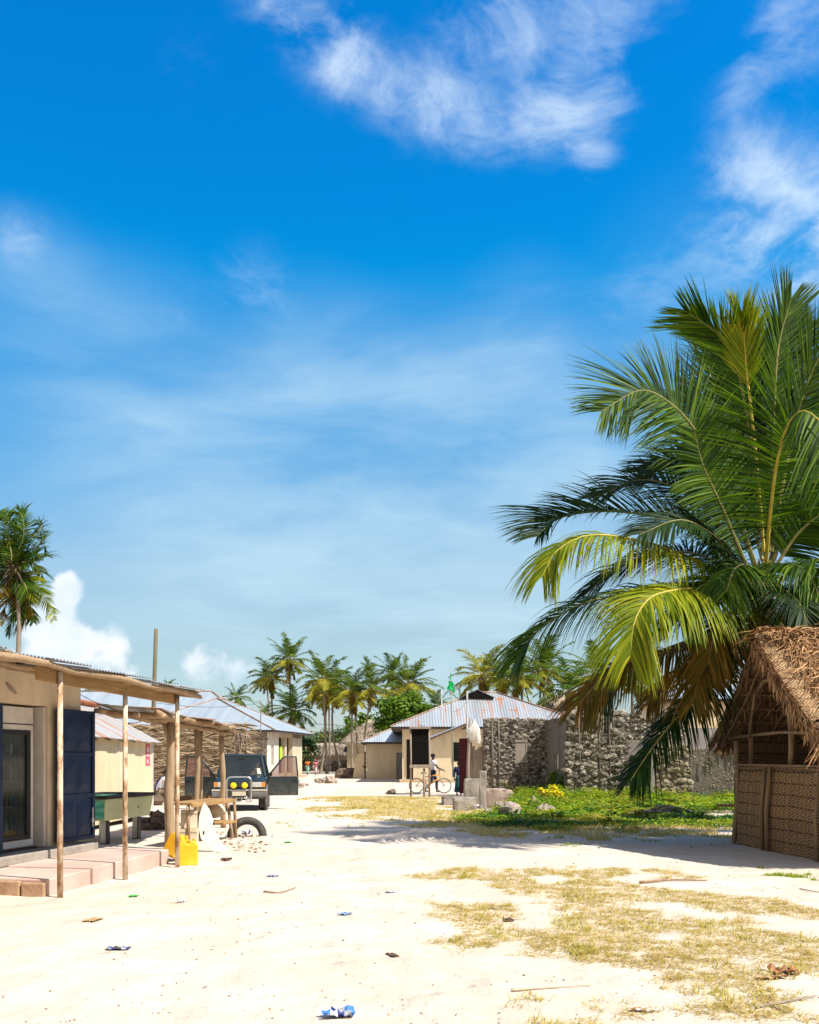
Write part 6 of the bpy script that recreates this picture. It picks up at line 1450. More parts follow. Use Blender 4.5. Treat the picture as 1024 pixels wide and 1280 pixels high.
FR = [ # points (px, py, depth), plane normal, options
 ('F1', F3((950, 722, B), (909, 608, 20.2), (867, 536, 19.9), (836, 503, 19.7), (800, 488, 19.5), (752, 514, 19.2)), (.15, -1, .45), M_FROND, M_RACH, dict(n=92, Lmax=1.60, droop=.28, fold=.05, sweep=(12, 55))),
 ('F2', F3((945, 730, B), (905, 695, 20.4), (850, 655, 20.3), (790, 641, 20.2), (738, 640, 20.0), (697, 649, 19.8), (672, 670, 19.5)), (-.1, -.55, 1), M_FRONDD, M_RACH, dict(n=84, Lmax=1.50, droop=.42, fold=.35)),
 ('F3', F3((940, 735, B), (900, 715, 20.0), (850, 692, 19.4), (800, 676, 19.0), (738, 669, 18.6), (697, 688, 18.4), (678, 720, 18.2)), (-.1, -.45, 1), M_FRONDY, M_RACHY, dict(n=84, Lmax=1.5, droop=1.7, fold=.15)),
 ('F4', F3((940, 738, B), (880, 735, 20.8), (800, 739, 21.1), (723, 757, 21.3), (671, 790, 21.4), (646, 824, 21.4)), (-.15, -.4, 1), M_FROND, M_RACH, dict(n=80, Lmax=1.75, droop=1.5, fold=.25)),
 ('F5', F3((945, 752, B), (915, 742, 19.6), (880, 736, 18.8), (843, 738, 18.2), (812, 748, 17.8), (793, 778, 17.5), (788, 822, 17.4)), (.0, -.6, 1), M_FRONDY, M_RACHY, dict(n=96, Lmax=1.62, droop=1.25, fold=.1, w=.021)),
 ('F6', F3((940, 768, B), (900, 790, 19.9), (855, 812, 19.5), (800, 822, 19.2), (752, 850, 19.0), (724, 880, 18.9)), (-.1, -.5, 1), M_FRONDO, M_RACHB, dict(n=78, Lmax=1.45, droop=1.1, fold=.0)),
 ('F7', F3((930, 790, B), (905, 825, 19.8), (880, 862, 19.4), (845, 898, 19.1), (812, 940, 18.9), (788, 976, 18.8)), (-.75, -.6, .35), M_FRONDD, M_RACH, dict(n=66, Lmax=1.20, droop=1.0, fold=.0)),
 ('F8', F3((955, 690, B), (940, 560, 20.6), (920, 455, 20.6), (898, 418, 20.4), (856, 388, 20.2)), (-.75, -.5, -.15), M_FROND, M_RACH, dict(n=70, Lmax=1.25, droop=.0, fold=.15, sweep=(40, 66), start=.3)),
 ('F9', F3((955, 690, B), (944, 560, 20.3), (934, 470, 20.2), (931, 430, 20.1), (928, 392, 20.1)), (-.4, -1, 0), M_FRONDY, M_RACHY, dict(n=50, Lmax=0.95, droop=.0, fold=.2, sweep=(55, 76), start=.45)),
 ('F10', F3((962, 690, B), (966, 560, 20.9), (970, 465, 21.0), (976, 420, 21.1), (989, 374, 21.2)), (.3, -1, 0), M_FROND, M_RACH, dict(n=74, Lmax=1.30, droop=.0, fold=.15, sweep=(40, 68), start=.3)),
 ('F11', F3((965, 690, B), (985, 570, 20.6), (1005, 490, 20.5), (1030, 440, 20.4), (1075, 415, 20.2)), (.6, -.8, -.1), M_FROND, M_RACH, dict(n=74, Lmax=1.60, droop=.05, fold=.15, sweep=(25, 60), start=.2)),
 ('F12', F3((957, 715, B), (962, 650, 19.7), (971, 580, 18.9), (986, 530, 18.3), (1008, 514, 17.8), (1036, 545, 17.4), (1054, 620, 17.2)), (-.2, -1, .5), M_FROND, M_RACHY, dict(n=92, Lmax=1.65, droop=.40, fold=.0, sweep=(15, 50))),
 ('F13', F3((962, 738, B), (1000, 706, 19.6), (1040, 700, 18.9), (1090, 720, 18.4), (1140, 780, 18.0)), (.1, -.5, 1), M_FROND, M_RACH, dict(n=76, Lmax=1.45, droop=.8, fold=.1)),
 ('F14', F3((953, 700, B), (925, 590, 21.2), (898, 505, 21.7), (888, 470, 22.0), (886, 440, 22.2)), (.3, -1, .2), M_FRONDD, M_RACH, dict(n=70, Lmax=1.35, droop=.08, fold=.2, sweep=(25, 60))),
 ('F15', F3((958, 700, B), (955, 590, 21.4), (950, 500, 22), (945, 465, 22.4), (948, 425, 22.6)), (-.2, -1, .3), M_FRONDD, M_RACH, dict(n=76, Lmax=1.50, droop=.1, fold=.1, sweep=(20, 58))),
 ('F16', F3((962, 720, B), (990, 630, 21.2), (1020, 575, 21.6), (1060, 550, 21.9), (1110, 570, 22.1)), (.2, -.9, .6), M_FRONDD, M_RACH, dict(n=80, Lmax=1.60, droop=.3, fold=.1, sweep=(15, 55))),
 ('F17', F3((965, 745, B), (1005, 740, 21.0), (1050, 752, 21.3), (1100, 800, 21.5)), (.1, -.5, 1), M_FRONDD, M_RACH, dict(n=66, Lmax=1.35, droop=.9, fold=.1)),
 ('F18', F3((950, 730, B), (925, 660, 21.5), (890, 600, 22.3), (850, 575, 22.9), (800, 590, 23.3)), (-.1, -.8, .6), M_FRONDD, M_RACH, dict(n=78, Lmax=1.50, droop=.35, fold=.1)),
 ('F19', F3((948, 765, B), (930, 790, 20.0), (905, 800, 19.3), (880, 830, 18.8), (866, 878, 18.6)), (-.1, -.6, 1), M_FRONDO, M_RACHB, dict(n=60, Lmax=1.25, droop=1.2, fold=.0)),
 ('F20', F3((945, 745, B), (890, 752, 21.4), (830, 782, 22.2), (780, 830, 22.8), (750, 890, 23.0)), (-.1, -.4, 1), M_FRONDD, M_RACH, dict(n=70, Lmax=1.50, droop=1.0, fold=.1)),
 ('F21', F3((960, 725, B), (978, 660, 20.6), (1000, 610, 20.7), (1035, 600, 20.6), (1080, 640, 20.5)), (.1, -.8, .8), M_FROND, M_RACH, dict(n=76, Lmax=1.50, droop=.6, fold=.05)),
 ('F22', F3((958, 765, B), (990, 775, 20.4), (1030, 790, 20.3), (1065, 830, 20.2)), (.1, -.5, 1), M_FRONDO, M_RACHB, dict(n=56, Lmax=1.20, droop=1.1, fold=.0)),
 ('F24', F3((950, 745, B), (935, 762, 19.6), (915, 770, 19.0), (895, 790, 18.6), (885, 830, 18.5)), (-.1, -.6, 1), M_FRONDO, M_RACHB, dict(n=52, Lmax=1.10, droop=1.1, fold=.0)),
 ('F25', F3((955, 748, B), (972, 752, 19.6), (992, 758, 19.0), (1015, 778, 18.6), (1035, 815, 18.4)), (.1, -.6, 1), M_FROND, M_RACH, dict(n=58, Lmax=1.10, droop=.9, fold=.1)),
 ('F26', F3((950, 740, B), (960, 735, 19.4), (980, 738, 18.6), (1000, 755, 18.0), (1010, 785, 17.8)), (.1, -.5, 1), M_FRONDD, M_RACH, dict(n=58, Lmax=1.00, droop=.9, fold=.1)),
 ('F27', F3((945, 742, B), (920, 700, 19.8), (890, 668, 19.2), (850, 650, 18.8), (800, 668, 18.4)), (.0, -.7, .8), M_FRONDD, M_RACH, dict(n=66, Lmax=1.20, droop=.6, fold=.1)),
 ('F28', F3((958, 700, B), (975, 600, 21.0), (985, 520, 21.4), (995, 460, 21.6), (1015, 405, 21.6)), (.2, -1, .2), M_FRONDD, M_RACH, dict(n=66, Lmax=1.40, droop=.1, fold=.1, sweep=(25, 60))),
 ('F29', F3((945, 775, B), (918, 808, 20.6), (880, 826, 20.8), (838, 846, 21.0), (810, 880, 21.1)), (-.1, -.6, 1), M_FRONDO, M_RACHB, dict(n=60, Lmax=1.20, droop=1.1, fold=.0)),
 ('G7', F3((950, 735, B), (925, 728, 19.6), (895, 726, 18.9), (868, 740, 18.4), (850, 775, 18.1)), (.0, -.6, 1), M_FROND, M_RACH, dict(n=66, Lmax=1.25, droop=1.3, fold=.1)),
 ('G8', F3((955, 738, B), (965, 715, 19.7), (985, 705, 19.0), (1008, 715, 18.5), (1025, 745, 18.2)), (.1, -.6, 1), M_FROND, M_RACH, dict(n=66, Lmax=1.2, droop=1.2, fold=.1)),
 ('G9', F3((950, 738, B), (942, 716, 19.6), (932, 706, 19.0), (918, 712, 18.5), (908, 740, 18.2)), (.0, -.7, .9), M_FROND, M_RACH, dict(n=60, Lmax=1.1, droop=1.2, fold=.1)),
 ('G1', F3((955, 705, B), (930, 620, 21.6), (905, 560, 22.2), (880, 515, 22.6), (850, 490, 22.8)), (.1, -1, .3), M_FRONDD, M_RACH, dict(n=74, Lmax=1.4, droop=.25, fold=.1, sweep=(12, 52))),
 ('G2', F3((958, 705, B), (948, 610, 20.9), (930, 540, 21.2), (915, 490, 21.4), (905, 440, 21.5)), (.3, -1, .2), M_FROND, M_RACH, dict(n=74, Lmax=1.4, droop=.15, fold=.1, sweep=(14, 54))),
 ('G3', F3((962, 705, B), (985, 620, 21.8), (1008, 550, 22.4), (1035, 500, 22.8), (1070, 480, 23)), (.1, -1, .4), M_FRONDD, M_RACH, dict(n=74, Lmax=1.5, droop=.2, fold=.1, sweep=(14, 54))),
 ('G4', F3((962, 720, B), (1000, 665, 20.3), (1040, 640, 20.0), (1090, 650, 19.8)), (.1, -.8, .7), M_FROND, M_RACH, dict(n=66, Lmax=1.4, droop=.5, fold=.1)),
 ('G5', F3((940, 740, B), (890, 700, 21.6), (840, 690, 22.3), (780, 705, 22.8), (730, 745, 23.2)), (-.1, -.6, 1), M_FRONDD, M_RACH, dict(n=74, Lmax=1.5, droop=.8, fold=.15)),
 ('G6', F3((945, 728, B), (900, 655, 21.4), (855, 615, 22.0), (800, 600, 22.4), (745, 622, 22.7)), (-.05, -.7, .8), M_FRONDD, M_RACH, dict(n=74, Lmax=1.4, droop=.5, fold=.2)),
 ('F23', F3((945, 735, B), (905, 640, 20.1), (880, 585, 19.8), (868, 540, 19.6)), (.2, -1, .3), M_FROND, M_RACH, dict(n=60, Lmax=1.35, droop=.35, fold=.1, sweep=(5, 45))),
]
for k, (nm, pts, nrm, ml, mr, kw) in enumerate(FR):
    mb = MB(); kw = dict(kw); kw['w'] = .0195; kw['n'] = int(kw['n'] * 1.9); kw['Lmax'] *= 1.05; frond(mb, pts, nrm, seed=100 + k, segs=5, r0=.042, **kw)
    f_ = mb.build('frond', [ml, mr], big, world=True)
    if ml in (M_FRONDY,): f_['label'] = 'yellow green sunlit frond'
    if ml is M_FRONDO: f_['label'] = 'drying olive brown frond'

# far palms: a few crown shapes, each palm its own trunk
def crown_mesh(seed, n=20, L=2.5, wind=(0, 0), green=M_FROND, n_leaf=30, upright=.5, dead=2, w=.041, Lm=.68):
    r = random.Random(seed); mb = MB(); meshes = []
    for k in range(n + dead):
        isd = k >= n; q = (k + .5) / n if not isd else 1.0
        az = k * 2.39996 + r.uniform(-.2, .2); el = (1.35 - 1.75 * q ** .9) * 1.0 if not isd else -1.05 + r.uniform(-.25, .1)
        l = L * r.uniform(.85, 1.1) * (1 if not isd else .75); c0 = V(0, 0, 0); d = V(math.cos(az) * math.cos(el), math.sin(az) * math.cos(el), math.sin(el)); pts = [c0]; p = c0.copy()
        for g_ in range(5):
            kk = (g_ + 1) / 5; dd_ = (d + V(wind[0] * kk, wind[1] * kk, -.95 * kk ** 1.7 * (.62 if el > .75 else .95 if el > 0 else .6))).normalized(); p = p + dd_ * l / 5; pts.append(p.copy())
        sub = MB(); nv = V(-math.cos(az) * math.sin(el), -math.sin(az) * math.sin(el), math.cos(el) + .3)
        frond(sub, pts, nv, n=n_leaf, Lmax=Lm * l / 2.5 * 1.1, w=w, droop=.75 if el < .6 else .35, fold=.1, r0=.035, seed=seed * 50 + k, segs=2, start=.18)
        mi = 0 if q < .62 else (2 if not isd else 4)
        for f_, m_ in zip(sub.f, sub.m): mb.f.append([i + len(mb.v) for i in f_]); mb.m.append(mi + (1 if m_ else 0))
        mb.v.extend(sub.v)
    return mb
M_FRONDYF = m_leaf('far_palm_leaf_yellow', (.11, .13, .010), (.27, .26, .02), .40, (.38, .32, .035))
MATS = [M_FRONDF, M_RACH, M_FRONDYF, M_RACHY, M_FRONDO, M_RACHB]
M_TRUNKF = m_wood('far_palm_trunk', (.30, .25, .20), (.17, .14, .11), 'z', .9, .5)
protos = []
for k, (wd, up) in enumerate((((.25, 0), .5), ((.1, .1), .5), ((-.15, .05), .5), ((.35, -.1), .5))):
    protos.append(crown_mesh(200 + k, 18 + 2 * k, 2.6, wd).mesh('crown', MATS))
DARKM = [M_FROND, M_RACH, M_FRONDF, M_RACH, M_FRONDO, M_RACHB]; BRIGHTM = [M_FRONDYF, M_RACHY, M_FRONDYF, M_RACHY, M_FRONDO, M_RACHB]
cnuts = MB(); r = random.Random(1)
for k in range(7): a = k * .9; cnuts.ball((math.cos(a) * .22, math.sin(a) * .22, -.18 - .08 * (k % 3)), (.10, .10, .13), 1)
CN = cnuts.mesh('coconuts', [m_simple('coconut_husk', (.30, .22, .05), (.16, .12, .04), 3, .6)], True)
def far_palm(label, px, py, d, bpx, bpy_, scale=1.0, proto=0, rz=0.0, mats=None, bend=0.0, r0=.115):
    top = P(px, py, d); bx_ = (bpx - 512) * d / FPX; base = V(bx_, d, gz(bx_, d)) if bpy_ is None else V(bx_, d, min(gz(bx_, d), P(bpx, bpy_, d).z))
    root = thing('coconut_palm', label, 'palm tree', base, 0, 'coconut palms behind the village')
    mb = MB(); mid = base.lerp(top, .45) + V(bend, 0, 0); c = spline([base - V(0, 0, .3), mid, top], 14); mb.tube(c, [r0 * (1.5 if i == 0 else 1.15 if i == 1 else 1 - .4 * i / 14) for i in range(15)], 8); mb.build('trunk', M_TRUNKF, root, world=True, smooth=True)
    me = protos[proto % 4]
    if mats is not None:
        key = 'crown_%d_%d' % (proto % 4, id(mats)); me2 = bpy.data.meshes.get(key)
        if me2 is None:
            me2 = me.copy(); me2.name = key
            for i, m_ in enumerate(mats): me2.materials[i] = m_
        me = me2
    cr = bpy.data.objects.new('crown', me); COL.objects.link(cr); cr.parent = root; cr.location = top - base; cr.rotation_euler.z = rz; cr.scale = (scale,) * 3
    if r0 > .1:
        co_ = bpy.data.objects.new('coconuts', CN); COL.objects.link(co_); co_.parent = root; co_.location = top - base; co_.scale = (scale,) * 3
    return root
far_palm('small windswept palm crown left of the twin palms, above the tin roof', 296, 872, 100, 297, None, .72, 0, .5, DARKM)
far_palm('palm with bright crown leftmost of the pair above the white house roof', 339, 848, 92, 352, 962, .98, 1, 1.0, None, -.3)
far_palm('slim second trunk palm behind the bright leftmost pair palm', 333, 852, 97, 342, 962, .62, 2, 2.0, None, .1)
far_palm('tallest palm of the pair rising above the white house roof', 362, 826, 90, 368, 960, .98, 2, 2.2, None, -.1)
far_palm('low dark palm crown just over the white house roof edge', 366, 890, 88, 368, 962, .98, 3, 3.0, DARKM)
far_palm('tiny palm crown behind the ridge of the white house', 332, 893, 105, 332, None, .6, 1, .3)
far_palm('full bright palm at the left of the street-end group', 404, 850, 86, 409, 960, 1.16, 0, 1.3, None, .0)
far_palm('palm with slanting trunk leftmost at the street end', 407, 868, 90, 400, 961, .95, 3, 4.1, None, .25)
far_palm('palm with drooping crown right behind the full bright palm', 416, 860, 92, 428, 961, .95, 2, 5.0, None, -.45)
far_palm('thin palm with small crown among the street-end group', 411, 872, 98, 413, 960, .8, 1, 2.6)
far_palm('palm with straight trunk in the middle of the street-end group', 440, 865, 84, 440, 961, .98, 1, .9, None, .0)
far_palm('palm with curved trunk leaning right over the pyramid hut', 465, 862, 84, 456, 950, 1.02, 2, 3.7, None, -.25)
far_palm('slender palm between the straight and the curved trunk', 443, 875, 90, 449, 950, .8, 3, 1.9, None, .0)
far_palm('dark topped palm above the round green tree', 490, 843, 92, 494, None, .95, 0, 4.4, DARKM)
far_palm('wide palm right of the dark topped one, above the grey house', 511, 856, 90, 508, None, 1.15, 3, .2)
far_palm('small palm behind the left slope of the blue tin roof', 546, 885, 84, 546, None, .75, 1, 1.2, DARKM)
far_palm('bright yellow green palm left of the big palm fronds', 603, 846, 72, 604, None, 1.02, 1, .6, BRIGHTM)
far_palm('palm partly hidden, right of the bright yellow green palm', 628, 850, 78, 630, None, 1.1, 0, 3.1)
far_palm('small palm on the ridge line behind the gablet vent', 580, 886, 88, 580, None, .7, 2, 2.4, DARKM)
far_palm('palm behind the hanging frond tips, left of the thatched roof', 652, 848, 70, 655, None, 1.05, 2, 1.5)
far_palm('palm with trunk in front of the brown thatched roof', 680, 838, 72, 679, None, 1.1, 3, 5.3, None)
far_palm('dark palm right of the brown thatched roof', 712, 866, 66, 712, None, 1.05, 1, 4.0, DARKM)
far_palm('palm crown behind the yellow fronds of the big palm', 745, 842, 74, 745, None, 1.1, 0, 2.0)
far_palm('palm deep behind the drying fronds of the big palm', 790, 850, 70, 790, None, 1.1, 2, .8, DARKM)
far_palm('tiny palm top over the tin roof right of the shop', 119, 863, 90, 119, None, .62, 3, 1.0, DARKM)
far_palm('palm tip barely showing above the porch roof end', 211, 858, 110, 211, None, .45, 0, 1.0, DARKM)
# windswept palm at the left edge with separate fronds
d0 = 44.0
lp = thing('coconut_palm', 'windswept tall palm above the shop roof at the left edge', 'palm tree', gp((24 - 512) * d0 / FPX, d0))
mb = MB(); hd_ = P(19, 712, d0); c = spline([Vector(lp.location) - V(0, 0, .2), P(23, 830, d0), P(24, 770, d0), hd_], 20); mb.tube(c, [.115 - .03 * i / 20 for i in range(21)], 10); mb.build('trunk', M_TRUNKF, lp, world=True, smooth=True)
LF = [((17, 712), (27, 680), (45, 668), (52, 655), (42, 650), M_FROND), ((19, 710), (32, 700), (45, 692), (56, 696), (58, 690), M_FROND), ((20, 715), (36, 722), (50, 738), (62, 758), (68, 776), M_FRONDY), ((18, 712), (25, 690), (30, 665), (28, 645), (24, 640), M_FROND),
      ((17, 712), (14, 690), (8, 660), (0, 642), (-10, 640), M_FROND), ((16, 712), (5, 690), (-8, 670), (-20, 668), (-32, 680), M_FROND), ((16, 714), (2, 708), (-14, 712), (-28, 725), (-38, 748), M_FRONDD), ((18, 716), (8, 728), (-2, 745), (-8, 765), (-12, 785), M_FRONDO),
      ((19, 718), (22, 738), (20, 758), (16, 775), (11, 792), M_FRONDD), ((20, 718), (30, 735), (33, 752), (32, 768), (28, 785), M_FRONDO), ((17, 718), (12, 735), (10, 750), (5, 765), (0, 782), M_FRONDO), ((18, 710), (22, 695), (20, 672), (12, 650), (6, 638), M_FROND),
      ((18, 712), (10, 698), (5, 680), (10, 660), (20, 652), M_FROND), ((18, 712), (26, 704), (40, 702), (50, 712), (56, 726), M_FRONDF), ((17, 714), (4, 716), (-8, 728), (-16, 745), (-20, 765), M_FROND), ((19, 714), (26, 722), (34, 738), (36, 756), (33, 772), M_FROND), ((18, 712), (14, 696), (16, 676), (22, 660), (32, 655), M_FRONDF), ((18, 712), (6, 704), (-6, 700), (-20, 706), (-30, 720), M_FRONDD),
      ((20, 712), (33, 690), (47, 684), (54, 672), (50, 662), M_FROND), ((18, 718), (20, 735), (26, 752), (24, 770), (20, 790), M_FROND), ((17, 712), (10, 700), (0, 688), (-12, 690), (-24, 704), M_FRONDY), ((19, 716), (28, 728), (34, 745), (40, 762), (42, 778), M_FROND)]
r = random.Random(31)
for k, row in enumerate(LF):
    pts = [P(x, y, d0 + r.uniform(-1, 1) * j * .28) for j, (x, y) in enumerate(row[:-1])]; mb = MB()
    frond(mb, pts, V(r.uniform(-.4, .1), -.8, .7), n=66, Lmax=.85, w=.026, droop=.6, fold=.1, r0=.035, seed=300 + k, segs=3, start=.07, bend_side=0)
    mb.build('frond', [row[-1], M_RACH if row[-1] is not M_FRONDO else M_RACHB], lp, world=True)

mb = MB(); mb.ball(hd_, (.34, .34, .42), 2, 0, .5, 3)
r = random.Random(8)
for k in range(140): a = r.uniform(0, 6.28); d_ = V(math.cos(a), math.sin(a), r.uniform(-1.4, .8)).normalized(); mb.ribbon([hd_, hd_ + d_ * .5, hd_ + d_ * r.uniform(.6, 1.1) - V(0, 0, .2)], [.05, .04, .01], d_.cross(V(0, 0, 1)).normalized())
mb.build('crown_fibre', m_simple('dark_fibre', (.10, .075, .035), (.045, .04, .018), 6, .95), lp, world=True)
# ---------------------------------------------------------------- broadleaf trees and bushes
M_LEAFB = m_leaf('broad_leaf', (.035, .085, .006), (.11, .20, .012), .32, (.18, .27, .02))
M_LEAFD = m_leaf('broad_leaf_dark', (.015, .04, .010), (.05, .10, .018), .28)
M_LEAFY = m_leaf('broad_leaf_yellow', (.10, .12, .02), (.22, .22, .03), .3)
M_LEAFH = m_leaf('broad_leaf_far', (.05, .09, .045), (.12, .17, .07), .25)
M_BARK = m_simple('grey_bark', (.22, .17, .13), (.12, .09, .07), 4, .9, .6, .02, (4, 4, 1))
def leaf_cloud(mb, c, rad, n, leaf, seed, clumps=26, squash=1.0, mi=0):
    r = random.Random(seed); c = Vector(c); cl = []
    for k in range(clumps):
        while True:
            p = V(r.uniform(-1, 1), r.uniform(-1, 1), r.uniform(-1, 1))
            if .25 < p.length < 1: break
        p = p.normalized() * (p.length ** .45); s = r.uniform(.22, .40)
        cl.append((V(p.x * rad[0], p.y * rad[1], p.z * rad[2]) * .82, s))
    for k in range(n):
        q, s = cl[k % clumps]; dv = V(r.gauss(0, 1), r.gauss(0, 1), r.gauss(0, 1)).normalized() * (r.random() ** .4)
        p = c + q + V(dv.x * rad[0], dv.y * rad[1], dv.z * rad[2]) * s
        a = V(r.gauss(0, 1), r.gauss(0, 1), r.gauss(0, .5)).normalized(); b_ = (dv + V(0, 0, .7) + V(r.gauss(0, .4), r.gauss(0, .4), 0)).normalized(); a = (a - b_ * a.dot(b_)).normalized(); s2 = b_.cross(a) * leaf * .45
        l = leaf * r.uniform(.7, 1.25)
        mb.add([p, p + a * l * .5 + s2, p + a * l, p + a * l * .5 - s2], [(0, 1, 2, 3)], mi)
def tree(label, px, py, d, rad, n, leaf, mat, seed, name='broadleaf_tree', clumps=26, group=None):
    c = P(px, py, d); base = gp(c.x, d); root = thing(name, label, 'tree', base, 0, group)
    mb = MB(); r = random.Random(seed); f_ = c - V(0, 0, rad[2] * .35); mb.tube(spline([base - V(0, 0, .2), base.lerp(f_, .5) + V(.1, 0, 0), f_], 8), [.2 - .012 * i for i in range(9)], 8)
    for k in range(6):
        a = k * 1.05 + r.random(); mb.tube([f_ - V(0, 0, .2), f_ + V(math.cos(a) * rad[0] * .4, math.sin(a) * rad[1] * .4, rad[2] * .25), f_ + V(math.cos(a) * rad[0] * .7, math.sin(a) * rad[1] * .7, rad[2] * .6)], [.09, .06, .03], 6)
    mb.build('trunk', M_BARK, root, world=True, smooth=True)
    mb = MB(); leaf_cloud(mb, c, rad, n, leaf, seed, clumps); mb.build('crown', mat, root, world=True); return root
tree('round bright green tree between the palms and the grey house', 508, 896, 74, (2.35, 2.2, 1.95), 6000, .26, M_LEAFB, 61, clumps=44)
tree('dark leafy tree behind the thatched stall roof at the right edge', 1012, 775, 25, (1.3, 1.6, 1.0), 5200, .13, M_LEAFD, 62, clumps=30)
fw = [('hazy green tree left of the slanting palm trunk', 385, 935, 150, 2.6, M_LEAFH), ('tall hazy tree behind the full bright palm', 402, 930, 160, 3.2, M_LEAFH), ('yellowish hazy tree behind the palm trunks', 415, 932, 150, 2.4, M_LEAFY), ('hazy dark tree right of the palm trunks', 427, 930, 140, 3.0, M_LEAFH), ('hazy tree left of the water tank', 446, 922, 135, 2.6, M_LEAFH), ('leafy tree behind the pyramid hut', 452, 912, 118, 2.2, M_LEAFB), ('dark leafy tree between pyramid hut and outbuilding', 480, 930, 90, 1.4, M_LEAFD), ('green tree behind the right end of the white house', 376, 940, 100, 1.9, M_LEAFD)]
for k, (lab, px, py, d, rr_, mt) in enumerate(fw): tree(lab, px, py, d, (rr_, rr_, rr_ * .85), 1300, .42 if d > 100 else .3, mt, 70 + k, group='trees at the far end of the street')
wd_ = MB()
for k in range(60):
    x = -75 + 150 * k / 59; leaf_cloud(wd_, (x + rnd.uniform(-1, 1), 185 + rnd.uniform(-8, 8), 2.4 + rnd.uniform(-.8, 1.6)), (3.4, 3, 2.9), 330, .8, 500 + k, 9)
tag(wd_.build('far_woodland', M_LEAFH), 'hazy line of far woodland behind the village', 'woodland', kind='stuff')
def bush(label, px, py, rad, n, leaf, mat, seed, mats2=None, name='bush'):
    q = G(px, py); root = thing(name, label, 'bush', q); mb = MB()
    for k in range(9): a = k * .7; mb.tube([(0, 0, -.05), (math.cos(a) * rad[0] * .4, math.sin(a) * rad[1] * .4, rad[2] * .8), (math.cos(a) * rad[0] * .8, math.sin(a) * rad[1] * .8, rad[2] * 1.5)], [.014, .01, .005], 5)
    mb.build('stems', M_BARK, root); mb = MB(); leaf_cloud(mb, (0, 0, rad[2] * 1.0), rad, n, leaf, seed, 16); mb.build('foliage', mat, root); return root
M_GOLD = m_leaf('golden_leaf', (.45, .42, .01), (.80, .66, .02), .3)
bush('yellow leaved shrub growing against the coral ruin', 686, 1008, (.46, .4, .36), 900, .10, M_GOLD, 91, name='shrub')
bush('taller green shrub behind the yellow one at the ruin corner', 697, 1001, (.34, .3, .58), 900, .10, M_LEAFB, 92, name='shrub')
bush('clipped green bush left of the palm trunks at the street end', 394, 962, (.9, .8, .55), 500, .2, M_LEAFB, 93)
bush('low green bush right of the leftmost palm trunks', 411, 962, (1.3, .8, .35), 500, .2, M_LEAFB, 94)
bush('small mossy bush beside the stone wall fragment', 444, 972, (.5, .4, .28), 500, .12, M_LEAFY, 95)
bush('leafy green plants on the stone wall below the curved palm', 447, 964, (1.8, .8, .75), 800, .22, M_LEAFB, 96)

# ---------------------------------------------------------------- ground plants
M_DRYG = m_leaf('dry_grass_blade', (.31, .22, .055), (.55, .41, .13), .3, (.34, .31, .05))
M_MIXG = m_leaf('half_dry_grass_blade', (.20, .20, .018), (.48, .39, .075), .3, (.60, .47, .13))
M_GRNL = m_leaf('weed_leaf', (.09, .16, .006), (.25, .38, .012), .32, (.44, .42, .03))
def tuft(mb, p, r, n, h, spread, w, mi=0, ln=(.3, 1.5)):
    for _ in range(n):
        a = r.uniform(0, 2 * PI); o_ = r.uniform(0, spread); q = p + V(math.cos(a) * o_, math.sin(a) * o_, -.004); b_ = r.uniform(0, 2 * PI); lean = r.uniform(*ln); hh = h * r.uniform(.5, 1.3)
        d_ = V(math.cos(b_) * lean, math.sin(b_) * lean, 1).normalized(); sd = V(-math.sin(b_), math.cos(b_), 0)
        mb.ribbon([q, q + d_ * hh * .6, q + (d_ + V(0, 0, -.5) * r.random()).normalized() * hh], [w, w * .8, w * .1], sd, mi)
r = random.Random(77); mb = MB(); cnt = 0
xs = [p[0] for p in NEAR_DRY]; ys = [p[1] for p in NEAR_DRY]
for _ in range(60000):
    y = 5.5 + 10.5 * r.random() ** 1.3; x = r.uniform(-.5, 8.5)
    if abs(x) / y > .48: continue
    dd_ = dens(x, y, NEAR_DRY, .9, 3.1, .17, 1.2)
    if r.random() < dd_ * dd_ * .34:
        gk = patchy(x, y, 1.7, 20.0) > .28
        tuft(mb, gp(x, y), r, 9, .10 if not gk else .085, .07, .0030, 1 if gk or r.random() < .12 else 0, (1.2, 5.0) if not gk else (.5, 2.2)); cnt += 1
    if cnt > 12000: break
tag(mb.build('dry_grass', [M_DRYG, M_MIXG]), 'sparse dry grass spread in patches over the pale sand', 'grass', kind='stuff')
mb = MB(); cnt = 0
for _ in range(40000):
    y = 18 + 24 * r.random() ** 1.2; x = r.uniform(-4.5, 9)
    dd_ = max(dens(x, y, BAND_DRY, .9, 8.2, .06, 1.5), dens(x, y, FAR_VERGE, .9, 8.2, .0, 1.5) if y > 30 else 0)
    if r.random() < dd_ * .8: tuft(mb, gp(x, y), r, 6, .085, .10, .006, 1 if patchy(x, y, .9, 41) > .12 and r.random() < .7 else 0); cnt += 1
    if cnt > 9000: break
M_STRAWG = m_leaf('straw_grass_blade', (.38, .29, .10), (.66, .53, .25), .3, (.46, .42, .12))
tag(mb.build('verge_grass', [M_STRAWG, M_MIXG]), 'yellowing grass verge between the street and the weeds', 'grass', kind='stuff')
mb = MB(); cnt = 0
